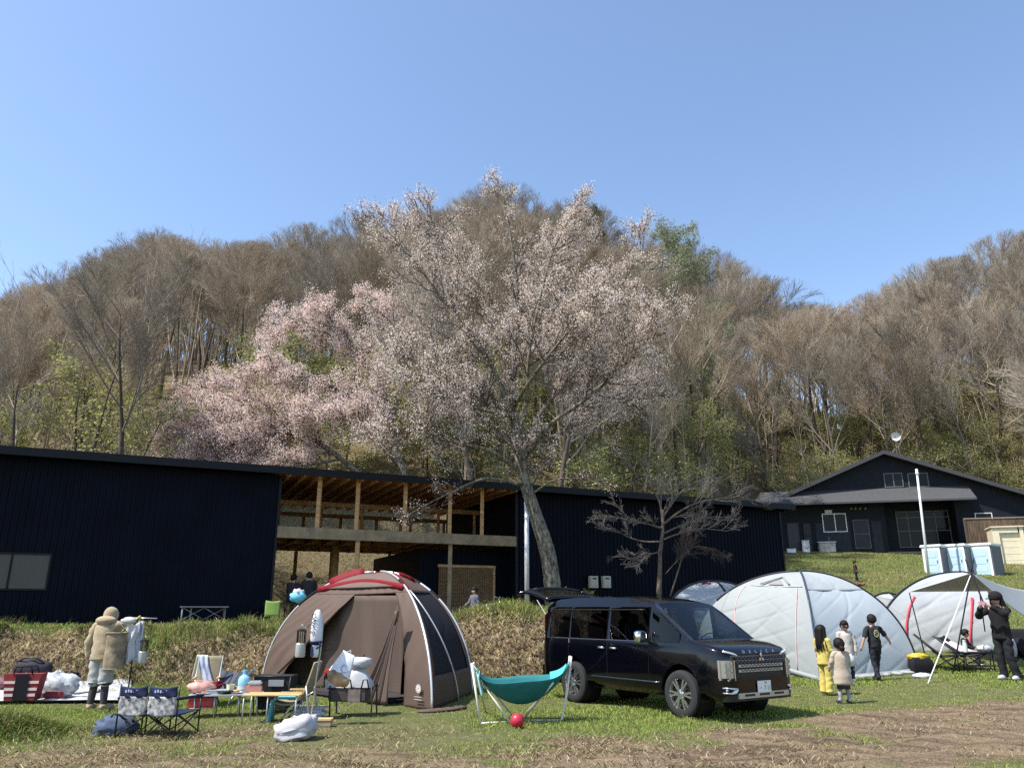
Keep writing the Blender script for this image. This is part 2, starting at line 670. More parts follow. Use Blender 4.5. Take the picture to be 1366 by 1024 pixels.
# tall grass on the brow of the bank, and the clump at the picture's left edge
X = gr.uniform(-15, 6.5, 120000); Y = gr.uniform(19.2, 22.5, 120000)
toe = 18.3 + 1.6 * sst(2.0, 4.2, X) + 5.0 * sst(3.8, 7.0, X)
dd = Y - toe
pt = fbm(X * .9, Y * .9 + 31, 3)
keep = (dd > .95) & (dd < 3.4) & (pt > .30 + .1 * gr.random(len(X))) & (gr.random(len(X)) < np.exp(-((dd - 1.8) / .95) ** 2))
X, Y = X[keep], Y[keep]; n = len(X)
P = np.stack([X, Y, H(X, Y) - .02], -1)
dry = gr.random(n) < .33
c = np.where(dry[:, None], np.array([.36, .30, .15]), np.array([.20, .25, .065])) * (.6 + .8 * gr.random(n)[:, None])
blades('tall_grass', P, (.08 + .20 * gr.random(n) ** 1.8) * (.6 + 1.0 * sst(.36, .55, pt[keep])), .012 + .012 * gr.random(n), .15 + .7 * gr.random(n), c, blade_m, seed=3)
# dry straw and trailing stems on the bank's face
X = gr.uniform(-15, 7, 150000); Y = gr.uniform(17.9, 26, 150000)
keep = gr.random(len(X)) < bank_mask(X, Y)
X, Y = X[keep], Y[keep]; n = len(X)
P = np.stack([X, Y, H(X, Y) - .01], -1)
gp = fbm(X * .7 + 3, Y * .9 + 11, 3)
midb = sst(-3.2, -1, X)
green = gr.random(n) < np.clip(.90 * sst(.33, .47, gp) * (1 - midb) + .08 + .3 * sst(-8, -11, X) * 0, 0, 1)
c = np.where(green[:, None], np.array([.13, .175, .05]), np.array([.50, .405, .245])) * (.28 + .95 * gr.random(n)[:, None]) * (.55 + .8 * sst(.36, .6, fbm(X * 2.2, Y * 2.6 + 8, 3)))[:, None]
bend = np.tile(np.array([0, -.9, -.5]), (n, 1))
blades('dry_grass', P, .07 + .20 * gr.random(n) ** 1.6, .009 + .012 * gr.random(n), .5 + 1.2 * gr.random(n), c, blade_m, seed=4, bend=bend)
# short rough grass on the slope in front of the far house and behind the barn
X = gr.uniform(-14, 40, 420000); Y = 19 + 38 * gr.random(420000) ** 1.3
toe = 18.3 + 1.6 * sst(2.0, 4.2, X) + 5.0 * sst(3.8, 7.0, X)
keep = (Y > toe + np.where(X > 6, -.3, 1.5)) & (np.abs(X) < Y * .74 + 1)
X, Y = X[keep], Y[keep]; n = len(X)
P = np.stack([X, Y, H(X, Y) - .02], -1)
pt = fbm(X * .35, Y * .35, 4)
dry = gr.random(n) < .16 + .5 * sst(.44, .60, pt)
c = np.where(dry[:, None], np.array([.33, .27, .14]), np.array([.19, .255, .07])) * (.6 + .8 * gr.random(n)[:, None])
blades('rough_grass', P, .07 + .13 * gr.random(n) ** 2, .014 + .018 * gr.random(n), .3 + .9 * gr.random(n), c, blade_m, seed=6)
# straw and bits lying on the bare ground
X, Y = scatter(170000, -12, 14, 8.6, 17)
keep = gr.random(len(X)) < dirt_mask(X, Y) * (.25 + .9 * sst(.4, .6, fbm(X * 1.1 + 60, Y * 1.8, 3))) * (1 - .85 * sst(1, 4.5, X))
X, Y = X[keep], Y[keep]; n = len(X)
P = np.stack([X, Y, H(X, Y) + dirt_mask(X, Y) * 0 + .012], -1)
c = np.where((gr.random(n) < .6)[:, None], np.array([.40, .33, .20]), np.array([.12, .085, .055])) * (.4 + .9 * gr.random(n)[:, None])
blades('straw_litter', P, .03 + .05 * gr.random(n), .007 + .008 * gr.random(n), 1.6 + 1.0 * gr.random(n), c, blade_m, seed=8)
# rough green clump at the picture's left edge
q = gt(8, 985)
X = q.x - .3 + gr.normal(0, .55, 9000); Y = q.y + .35 + gr.normal(0, .35, 9000)
n = len(X)
P = np.stack([X, Y, H(X, Y) - .01], -1)
c = np.where((gr.random(n) < .22)[:, None], np.array([.36, .30, .15]), np.array([.11, .155, .035])) * (.5 + .9 * gr.random(n)[:, None])
rr_ = np.exp(-((X - q.x + .3) ** 2 / .5 + (Y - q.y - .35) ** 2 / .22))
blades('grass_clump', P, (.08 + .30 * gr.random(n)) * (.25 + rr_), .010 + .008 * gr.random(n), .3 + .9 * gr.random(n), c, blade_m, seed=9)
# ================================================================== trees
def rot_to(d, ang, az):
    """unit vector at angle ang from d, turned by az round it"""
    a = d.orthogonal().normalized()
    b = d.cross(a)
    return (d * math.cos(ang) + (a * math.cos(az) + b * math.sin(az)) * math.sin(ang)).normalized()


class Tree:
    def __init__(s, seed):
        s.r = random.Random(seed)
        s.segs = {}          # level -> list of (p, q, r0, r1)
        s.trunk = []         # chains of (point, radius)
        s.tips = []          # (point, direction) along fine twigs

    def grow(s, p, d, L, r, lv, spec):
        sp = spec[lv]
        n = sp['n']
        rr = s.r
        chain = [(p.copy(), r)]
        for i in range(n):
            j = sp['j']
            d = (d + Vector((rr.gauss(0, j), rr.gauss(0, j), rr.gauss(0, j))) + Vector((0, 0, sp['up']))).normalized()
            q = p + d * (L / n)
            f = (i + 1) / n
            r1 = r * (1 - f * sp.get('tap', .75))
            r0 = chain[-1][1]
            if lv < s.thick: chain.append((q.copy(), r1))
            else:
                s.segs.setdefault(lv, []).append((p.copy(), q.copy(), r0, r1)); chain.append((q.copy(), r1))
            if lv >= s.tiplv: s.tips.append((q.copy(), d.copy(), lv))
            if lv + 1 < len(spec) and f >= sp['from']:
                k = sp['kids']
                m = int(k) + (1 if rr.random() < k - int(k) else 0)
                for c in range(m):
                    s.az += 2.4 + rr.uniform(-.5, .5)
                    ang = rr.uniform(*sp['ang'])
                    cd = rot_to(d, ang, s.az)
                    if sp.get('flat'): cd = Vector((cd.x, cd.y, cd.z * sp['flat'])).normalized()
                    cl = L * sp['len'] * rr.uniform(.7, 1.25) * (1 - sp.get('fall', .45) * f)
                    s.grow(q, cd, cl, max(min(r1 * .72, r1 * sp.get('rk', .6)), spec[lv + 1]['rmin']), lv + 1, spec)
            p = q
        if lv < s.thick: s.trunk.append(chain)

    def arrays(s, minr=0.0):
        Vs, Fs, o = [], [], 0
        for lv, sg in s.segs.items():
            A = np.array([(tuple(a), tuple(b)) for a, b, _, _ in sg])
            rad = np.maximum(np.array([(x, y) for _, _, x, y in sg]), minr)
            d = A[:, 1] - A[:, 0]
            d /= np.linalg.norm(d, axis=1, keepdims=True) + 1e-9
            u = np.where(np.abs(d[:, 2:3]) < .9, np.array([[0, 0, 1.]]), np.array([[1., 0, 0]]))
            a = np.cross(d, u); a /= np.linalg.norm(a, axis=1, keepdims=True)
            b = np.cross(d, a)
            n = 3 if lv >= 2 else 5
            vv = []
            for e in (0, 1):
                for k in range(n):
                    t = 2 * np.pi * k / n
                    vv.append(A[:, e] + (a * np.cos(t) + b * np.sin(t)) * rad[:, e:e + 1])
            vv = np.stack(vv, 1)
            Vs.append(vv.reshape(-1, 3))
            base = (np.arange(len(sg)) * 2 * n)[:, None] + o
            for k in range(n):
                Fs.append(base + np.array([[k, (k + 1) % n, n + (k + 1) % n, n + k]]))
            o += len(sg) * 2 * n
        return np.concatenate(Vs), np.concatenate(Fs)

    def trunk_mb(s, n=9, rough=0.0):
        mb = MB()
        for ch in s.trunk:
            mb.tube([c[0] for c in ch], [c[1] * (1 + s.r.uniform(-rough, rough)) for c in ch], n)
        return mb


def specks(tips, per, size, spread, g, shape=1.0):
    """small leaf or petal clumps round the twigs: (V, F) of randomly turned quads"""
    T = np.array([tuple(t) for t in tips])
    T = np.repeat(T, per, axis=0)
    N = len(T)
    C = T + g.normal(0, spread, (N, 3))
    a = g.normal(size=(N, 3)); a /= np.linalg.norm(a, axis=1, keepdims=True)
    b = np.cross(a, g.normal(size=(N, 3))); b /= np.linalg.norm(b, axis=1, keepdims=True)
    s = (size * (.55 + .9 * g.random(N)))[:, None]
    Vv = np.stack([C - a * s, C + b * s * shape * .7, C + a * s, C - b * s * shape * .7], 1).reshape(-1, 3)
    Ff = (np.arange(N) * 4)[:, None] + np.array([[0, 1, 2, 3]])
    return Vv, Ff


bark_wood = mat('bark_wood', (.10, .082, .066), .95, var=.45, vscale=3, stretch=(6, 6, 1), bump=.6, bscale=14, rand=.3, spec=.1)
twig_m = mat('twig_wood', (.335, .270, .200), .95, rand=.28, spec=.1)
twig_m2 = mat('twig_wood_grey', (.30, .258, .205), .95, rand=.25, spec=.1)

# --- woodland prototypes, unit height about 16 m
def wood_proto(seed, kind):
    t = Tree(seed); t.thick = 1; t.tiplv = 3; t.az = seed * 1.7
    Ht = 16.0
    F_ = 'from'
    tail = [dict(n=5, j=.05, up=.035, kids=2.0, ang=(.22, .5), len=.52, **{F_: .12}, fall=.25, rmin=.016, tap=.5),
            dict(n=3, j=.06, up=.03, kids=2.9, ang=(.2, .55), len=.70, **{F_: .2}, fall=.2, rmin=.0095, tap=.3),
            dict(n=1, j=.05, up=.02, kids=0, ang=(0, 0), len=0, **{F_: 2}, rmin=.0068, tap=.3)]
    if kind == 'broom':
        spec = [dict(n=10, j=.04, up=.08, kids=1.7, ang=(.45, .85), len=.60, **{F_: .5}, fall=.4, rk=.5, tap=.85),
                dict(n=7, j=.06, up=.04, kids=1.7, ang=(.3, .65), len=.46, **{F_: .2}, fall=.25, rmin=.030, tap=.7)] + tail
        dome = (.68, .34, .33)
    elif kind == 'tall':
        spec = [dict(n=12, j=.03, up=.10, kids=1.6, ang=(.4, .75), len=.42, **{F_: .55}, fall=.4, rk=.45, tap=.88),
                dict(n=7, j=.06, up=.05, kids=1.8, ang=(.3, .65), len=.46, **{F_: .2}, fall=.25, rmin=.030, tap=.7)] + tail
        dome = (.73, .29, .24)
    else:
        spec = [dict(n=9, j=.07, up=.07, kids=1.7, ang=(.45, .85), len=.72, **{F_: .42}, fall=.35, rk=.6, tap=.88),
                dict(n=8, j=.08, up=.04, kids=1.6, ang=(.35, .7), len=.44, **{F_: .2}, fall=.25, rmin=.035, tap=.7)] + tail
        dome = (.62, .40, .46)
    L = {'broom': .72, 'tall': .85, 'spread': .66}[kind] * Ht
    t.grow(Vector((0, 0, -.8)), Vector((t.r.gauss(0, .05), t.r.gauss(0, .05), 1)).normalized(), L, .17, 0, spec)
    zm = L * 1.22                      # rounded crown: shoots beyond the dome are cut back
    zc, rz_, rx_ = dome[0] * zm, dome[1] * zm, dome[2] * zm
    def inside(p): return (p.x / rx_) ** 2 + (p.y / rx_) ** 2 + ((p.z - zc) / rz_) ** 2 < 1.0 + .16 * (t.r.random() - .6) or (p.z < .4 * zm and math.hypot(p.x, p.y) < .5 * rx_)
    for k in t.segs: t.segs[k] = [q for q in t.segs[k] if inside(q[0]) and inside(q[1])]
    for k in (3, 4):
        if k in t.segs: t.segs[k] = [q for q in t.segs[k] if t.r.random() < .74]
    t.trunk = [[c for c in ch if c[0].z < zc + rz_ * .7] for ch in t.trunk]
    Vv, Ff = t.arrays()
    sc_ = Ht / Vv[:, 2].max()
    Vv = Vv * sc_
    tm = t.trunk_mb(8)
    tm.v = [tuple(Vector(v) * sc_) for v in tm.v]
    return tm, Vv, Ff, t


protos = []
for i, kind in enumerate(['broom', 'tall', 'spread', 'broom', 'tall', 'spread', 'broom', 'tall']):
    tm, Vv, Ff, t = wood_proto(100 + i, kind)
    me_t = part('trunk', tm, bark_wood, None, True)
    tmesh = me_t.data
    bpy.data.objects.remove(me_t)
    cme = np_mesh('crown', Vv, Ff, twig_m if i % 2 else twig_m2)
    protos.append((tmesh, cme))
print('twig faces', [len(p[1].polygons) for p in protos])


def plant(name, label, cat, loc, rz, s, tmesh, cme, group, sz=None):
    r = thing(name, label, cat, loc, rz, group)
    r.scale = (s, s, sz or s)
    for nm, me in (('trunk', tmesh), ('crown', cme)):
        o = bpy.data.objects.new(nm, me)
        col.objects.link(o)
        o.parent = r
    return r


# positions: blue-noise over the hillside, seen wedge only
wr = random.Random(5)
pts = []
def open_bank(X, Y): return -.50 < X / Y < -.06 and Y < 48
def try_tree(a, Y, dmin):
    X = a * Y
    for (px, py) in pts:
        if (px - X) ** 2 + (py - Y) ** 2 < dmin * dmin: return False
    if Y < float(hill_base(X, Y)) + 1.5: return False
    if open_bank(X, Y) or (.15 < X / Y < .26 and Y < 58 and wr.random() < .75): return False
    pts.append((X, Y))
    return True
sel = []
for _ in range(30000):
    a = wr.uniform(-.72, .73)
    Y = wr.uniform(32, 97) if wr.random() < .6 else wr.uniform(84, 97)
    if try_tree(a, Y, 1.75 + .027 * Y): sel.append((a * Y, Y))
print('tree sites', len(sel))
GROUPS = [('bare leafless broom-shaped tree in the brown wood behind the barn', 'bare tree', 'bare trees of the hillside wood'),
          ('bare leafless tree on the wooded hill behind the dark gabled house', 'bare tree', 'bare trees above the house')]
sel.sort(key=lambda p: p[1])
n_wood = 0
for (X, Y) in sel:
    if n_wood >= 298: break
    a = X / Y
    gz = hgt(X, Y)
    top = CAMZ + float(sky_ratio(np.array(a))) * Y
    room = top - gz
    if room < 5: continue
    hh = wr.uniform(12.5, 17.5)
    if Y > 80: hh = min(max(room * wr.uniform(.88, 1.03), 8), 19)
    else: hh = min(hh, room * wr.uniform(.78, .96))
    if a > .38 and Y < 80: hh = min(room * .97, wr.uniform(15, 19))
    s = hh / 16
    k = wr.choice([0, 2, 3, 5, 6, 2]) if Y > 78 else (wr.choice([0, 1, 2, 3, 5, 6]) if Y > 56 else wr.choice([0, 1, 3, 4, 6, 7, 1, 4, 7]))
    lab = GROUPS[1] if a > .34 else GROUPS[0]
    plant('bare_tree', lab[0], lab[1], (X, Y, gz), wr.uniform(0, 6.28), s * wr.uniform(.95, 1.3), *protos[k], lab[2], sz=s)
    n_wood += 1
# the wood goes on past the picture's edges
for _ in range(56):
    a = wr.choice([-1, 1]) * wr.uniform(.74, 1.0); Y = wr.uniform(48, 96); X = a * Y
    if a < 0 and Y > 90: continue
    lab = GROUPS[1] if a > 0 else GROUPS[0]
    s = wr.uniform(.75, 1.1)
    plant('bare_tree', lab[0], lab[1], (X, Y, hgt(X, Y)), wr.uniform(0, 6.28), s * 1.15, *protos[wr.randrange(8)], lab[2], sz=s)
print('wood', n_wood)

# --- undergrowth in young leaf
leaf_y = leafy('young_leaf', (.32, .325, .13), rand=.3, transl=.45)
leaf_g = leafy('fresh_leaf', (.24, .26, .16), rand=.2, transl=.4)
leaf_d = leafy('conifer_leaf', (.055, .085, .03), rand=.2, transl=.2)
ub = []
gg = np.random.default_rng(77)
for i in range(4):
    t = Tree(300 + i); t.thick = 1; t.tiplv = 2; t.az = i
    spec = [dict(n=5, j=.1, up=.03, kids=2.2, ang=(.6, 1.2), len=.6, **{'from': .15}, fall=.5, rk=.6, tap=.7),
            dict(n=5, j=.14, up=.04, kids=1.8, ang=(.4, .9), len=.5, **{'from': .25}, rmin=.02, tap=.6),
            dict(n=3, j=.16, up=.02, kids=1.5, ang=(.4, .9), len=.6, **{'from': .2}, rmin=.012, tap=.4),
            dict(n=2, j=.16, up=.0, kids=0, ang=(0, 0), len=0, **{'from': 2}, rmin=.009, tap=.3)]
    t.grow(Vector((0, 0, -.3)), Vector((0, 0, 1)), 4.0, .06, 0, spec)
    Vv, Ff = t.arrays()
    tips = [p for p, d, lv in t.tips]
    LV, LF = specks(tips, 3, .050, .20, gg)
    me = part('stem', t.trunk_mb(5), bark_wood, None, True); tmesh = me.data; bpy.data.objects.remove(me)
    tw = np_mesh('branches', Vv, Ff, twig_m2)
    lf = np_mesh('foliage', LV, LF, leaf_y)
    ub.append((tmesh, tw, lf))
spots = []
for _ in range(4000):
    a = wr.uniform(-.74, .78); Y = wr.uniform(34, 84); X = a * Y
    yb = float(hill_base(X, Y))
    d = Y - yb
    if open_bank(X, Y): continue
    if d < 1.2 or d > 22 or wr.random() > math.exp(-d / 11): continue
    # greener to the far left and the right, thinner in the middle
    dens = .95 if (a < -.42 or a > .50) else (.6 if a > -.1 and a < .35 else .45)
    if wr.random() > dens: continue
    if any((X - q[0]) ** 2 + (Y - q[1]) ** 2 < 4.4 for q in spots): continue
    spots.append((X, Y))
    if len(spots) >= 190: break
for _ in range(60):
    a = wr.uniform(-.62, .7); Y = wr.uniform(74, 92); spots.append((a * Y, Y))
for _ in range(26):
    a = wr.uniform(-.36, -.02); Y = wr.uniform(41, 50); spots.append((a * Y, Y))
for X, Y in spots:
    i = wr.randrange(4)
    lab = 'leafing understory shrub with pale yellow-green leaves under the bare trees'
    r = thing('leafing_shrub', lab, 'shrub', (X, Y, hgt(X, Y)), wr.uniform(0, 6.28), 'leafing shrubs of the undergrowth')
    s = wr.uniform(.75, 1.45)
    r.scale = (s * 1.15, s * 1.15, s)
    for nm, me in zip(('stem', 'branches', 'foliage'), ub[i]):
        o = bpy.data.objects.new(nm, me); col.objects.link(o); o.parent = r

# --- bare thickets of thin stems between the trunks, too many to count
t = Tree(555); t.thick = 0; t.tiplv = 9; t.az = 0
bspec = [dict(n=4, j=.06, up=.05, kids=1.5, ang=(.4, .8), len=.26, **{'from': .4}, fall=.3, rmin=.02, tap=.75),
         dict(n=3, j=.09, up=.05, kids=1.2, ang=(.4, .8), len=.5, **{'from': .3}, rmin=.012, tap=.5),
         dict(n=2, j=.09, up=.02, kids=0, ang=(0, 0), len=0, **{'from': 2}, rmin=.009, tap=.4)]
for _ in range(2600):
    a = wr.uniform(-.74, .78); Y = wr.uniform(34, 88) if wr.random() < .55 else wr.uniform(82, 98); X = a * Y
    if Y < float(hill_base(X, Y)) + .8 or open_bank(X, Y): continue
    t.grow(Vector((X, Y, hgt(X, Y) - .2)), Vector((wr.gauss(0, .1), wr.gauss(0, .1), 1)).normalized(), *((wr.uniform(2.5, 6.0), wr.uniform(.025, .05)) if wr.random() < .66 else (wr.uniform(7, 11.5), wr.uniform(.06, .10))), 0, bspec)
Vv, Ff = t.arrays()
o = bpy.data.objects.new('undergrowth', np_mesh('undergrowth', Vv, Ff, twig_m)); col.objects.link(o); o['kind'] = 'stuff'

# --- two trees in leaf on the skyline, right of the big cherry
def leaf_tree(loc, h, rad, seed, lm, label, cat, name, per=5, size=.11):
    t = Tree(seed); t.thick = 1; t.tiplv = 2; t.az = 0
    spec = [dict(n=14, j=.02, up=.06, kids=3.2, ang=(1.0, 1.45), len=rad / h, **{'from': .2}, fall=.75, rk=.4, tap=.9),
            dict(n=6, j=.08, up=.05, kids=1.7, ang=(.5, .9), len=.42, **{'from': .2}, rmin=.03, tap=.7),
            dict(n=4, j=.12, up=.0, kids=1.2, ang=(.5, .9), len=.5, **{'from': .3}, rmin=.015, tap=.5),
            dict(n=2, j=.14, up=0, kids=0, ang=(0, 0), len=0, **{'from': 2}, rmin=.01, tap=.3)]
    t.grow(Vector((0, 0, -.5)), Vector((0, 0, 1)), h, .2, 0, spec)
    r = thing(name, label, cat, loc)
    part('trunk', t.trunk_mb(8), bark_wood, r, True)
    Vv, Ff = t.arrays()
    o = bpy.data.objects.new('branches', np_mesh('branches', Vv, Ff, twig_m2)); col.objects.link(o); o.parent = r
    LV, LF = specks([p for p, d, l in t.tips], per, size, .22, gg)
    o = bpy.data.objects.new('foliage', np_mesh('foliage', LV, LF, lm)); col.objects.link(o); o.parent = r
    return r
p = at(892, 312, 58)
z0 = hgt(p.x, p.y); leaf_tree((p.x, p.y, z0), p.z - z0, 7.5, 401, leaf_g, 'larch in soft fresh green leaf rising beside the right flank of the white cherry', 'larch', 'larch_tree', per=6, size=.065)
p = at(800, 284, 84)
z0 = hgt(p.x, p.y); leaf_tree((p.x, p.y, z0), p.z - z0, 3.6, 402, leaf_d, 'dark green evergreen on the skyline behind the top of the white cherry', 'evergreen', 'evergreen_tree', per=6)

# ------------------------------------------------------------------ the big cherry
bark_cherry = mat('bark_cherry', (.085, .068, .055), .9, var=.6, vscale=5, stretch=(3, 3, 1.2), bump=1.0, bscale=16, spec=.15, rgb2=(.27, .245, .19), bdist=.04)
twig_cherry = mat('twig_cherry', (.11, .085, .07), .9, var=.3, vscale=2, spec=.15)
petal_w = leafy('petal_white', (.78, .69, .655), rand=0, transl=.42, attr='tint')


def limb(pts, r0, r1, n=26):
    """smooth chain through the given points"""
    out = []
    P_ = [Vector(p) for p in pts]
    for i in range(n + 1):
        f = i / n * (len(P_) - 1)
        k = min(int(f), len(P_) - 2)
        t = f - k
        a = P_[max(k - 1, 0)]; b = P_[k]; c = P_[k + 1]; d = P_[min(k + 2, len(P_) - 1)]
        q = .5 * ((2 * b) + (c - a) * t + (2 * a - 5 * b + 4 * c - d) * t * t + (3 * b - a - 3 * c + d) * t ** 3)
        out.append((q, r0 + (r1 - r0) * (i / n) ** .85))
    return out


def flowering(name, label, loc_px, base, chains, spec, seed, per, size, petal, tintA, tintB, browns, spread=.05, prob=1.0, kidlen=1.0):
    """chains: list of (list of (x, y, Y) photo points, r0, r1): main limbs; finer wood grows from them"""
    t = Tree(seed); t.thick = 0; t.tiplv = 2; t.az = seed
    rr = t.r
    root = thing(name, label, 'cherry tree', base)
    tm = MB()
    for chn in chains:
        pts_, r0, r1, start = chn[:4]
        share = chn[4] if len(chn) > 4 else 1.0
        k0 = len(t.tips)
        ch = limb([p if isinstance(p, Vector) else at(*p) for p in pts_], r0, r1)
        tm.tube([c[0] for c in ch], [c[1] * (1 + rr.uniform(-.05, .05)) for c in ch], 10)
        N = len(ch)
        tot = sum((ch[i + 1][0] - ch[i][0]).length for i in range(N - 1))
        for i in range(int(start * N), N):
            d = (ch[min(i + 1, N - 1)][0] - ch[max(i - 1, 0)][0]).normalized()
            f = i / (N - 1)
            m_ = 2 if rr.random() < .55 else 1
            for _ in range(m_):
                t.az += 2.4 + rr.uniform(-.6, .6)
                cd = rot_to(d, rr.uniform(.5, 1.05), t.az)
                L = kidlen * rr.uniform(.7, 1.8) * (1.2 - .62 * f) * (share ** .35)
                if share < 1 and rr.random() > share + .6: continue
                t.grow(ch[i][0], cd, L, max(.012, min(ch[i][1] * .5, .045)), 0, spec)
        if share < 1: t.tips[k0:] = [q for q in t.tips[k0:] if rr.random() < share]
    part('trunk', tm, bark_cherry, root, True, world=True, fix=False)
    Vv, Ff = t.arrays()
    off = np.array(base)
    o = bpy.data.objects.new('branches', np_mesh('branches', Vv - off, Ff, twig_cherry)); col.objects.link(o); o.parent = root
    tips = [p for p, d, lv in t.tips if rr.random() < prob]
    LV, LF = specks(tips, per, size, spread, gg)
    n = len(LF)
    k = gg.random(n)[:, None]
    C = np.array(tintA) * (1 - k) + np.array(tintB) * k
    br = gg.random(n) < browns
    C[br] = np.array([.22, .13, .075]) * (.7 + .6 * gg.random((br.sum(), 1)))
    o = bpy.data.objects.new('blossom', np_mesh('blossom', LV - off, LF, petal, colors=np.repeat(C, 4, 0))); col.objects.link(o); o.parent = root
    print(name, 'segs', sum(len(v) for v in t.segs.values()), 'petals', n)
    return root, t


cspec = [dict(n=7, j=.07, up=.05, kids=1.1, ang=(.4, .85), len=.5, **{'from': .15}, fall=.3, rmin=.018, tap=.65),
         dict(n=5, j=.09, up=.04, kids=1.1, ang=(.35, .8), len=.5, **{'from': .2}, rmin=.010, tap=.5),
         dict(n=4, j=.10, up=.03, kids=.45, ang=(.4, .9), len=.5, **{'from': .2}, rmin=.0065, tap=.4),
         dict(n=2, j=.10, up=.02, kids=0, ang=(0, 0), len=0, **{'from': 2}, rmin=.005, tap=.4)]
CY_ = 24.5
bp = gt(738, 782)
bp = Vector((at(738, 782, CY_).x, CY_, 0)); bp.z = hgt(bp.x, bp.y)
Y0 = CY_
chains = [
    # leader: trunk leaning left then up the middle
    ([bp + Vector((.1, 0, -.2)), (738, 790, Y0), (730, 735, Y0), (712, 680, Y0), (697, 630, Y0), (690, 580, Y0), (684, 520, Y0 + .2), (688, 450, Y0 + .3), (690, 390, Y0 + .2), (682, 320, Y0), (668, 248, Y0)], .33, .015, .36),
    ([(695, 615, Y0), (668, 565, Y0 + .2), (630, 525, Y0 + .3), (585, 490, Y0 + .5), (545, 460, Y0 + .8), (518, 425, Y0 + 1.0)], .09, .02, .25),
    ([(686, 560, Y0), (662, 500, Y0 - .3), (625, 440, Y0 - .6), (580, 385, Y0 - .8), (545, 335, Y0 - 1.), (515, 292, Y0 - 1.)], .085, .015, .25),
    ([(684, 505, Y0), (655, 440, Y0 + .5), (620, 370, Y0 + .9), (592, 325, Y0 + 1.2), (575, 290, Y0 + 1.3)], .07, .015, .3),
    ([(688, 590, Y0), (702, 540, Y0 - .4), (706, 470, Y0 - .9), (720, 400, Y0 - 1.1), (738, 335, Y0 - 1.2), (766, 280, Y0 - 1.2)], .08, .015, .3),
    ([(693, 600, Y0), (725, 545, Y0 + .3), (765, 495, Y0 + .7), (800, 440, Y0 + .9), (828, 385, Y0 + 1.1), (858, 330, Y0 + 1.2)], .085, .015, .25),
    ([(694, 610, Y0), (735, 565, Y0 - .5), (785, 530, Y0 - .9), (830, 490, Y0 - 1.2), (862, 455, Y0 - 1.3), (876, 425, Y0 - 1.3)], .08, .015, .3),
    ([(692, 600, Y0), (740, 580, Y0 + .8), (790, 555, Y0 + 1.5), (835, 535, Y0 + 2.0), (866, 512, Y0 + 2.2)], .06, .012, .3),
    ([(697, 630, Y0), (650, 600, Y0 - .9), (600, 590, Y0 - 1.6), (545, 575, Y0 - 2.0), (505, 570, Y0 - 2.1)], .08, .012, .3, .6),
    ([(700, 648, Y0), (650, 638, Y0 - .7), (605, 655, Y0 - 1.3), (565, 675, Y0 - 1.6), (540, 690, Y0 - 1.7)], .05, .01, .3, .06),
    ([(706, 662, Y0), (740, 640, Y0 - .6), (785, 640, Y0 - 1.0), (815, 652, Y0 - 1.3)], .035, .008, .4, .02),
    ([(686, 555, Y0), (640, 545, Y0 - 1.0), (590, 520, Y0 - 1.9), (545, 500, Y0 - 2.5)], .08, .012, .3),
    ([(686, 540, Y0), (720, 490, Y0 - 1.5), (760, 440, Y0 - 2.4), (800, 400, Y0 - 2.9)], .08, .012, .3),
    ([(685, 520, Y0), (690, 440, Y0 + 1.5), (720, 360, Y0 + 2.4), (756, 315, Y0 + 2.8)], .07, .012, .3),
]
flowering('cherry_tree', 'tall cherry with thin white blossom on a leaning grey trunk before the open barn', None, bp, chains, cspec, 61, 5, .0205, petal_w,
          (.92, .83, .75), (.76, .66, .58), .26, spread=.085, prob=.38, kidlen=1.12)

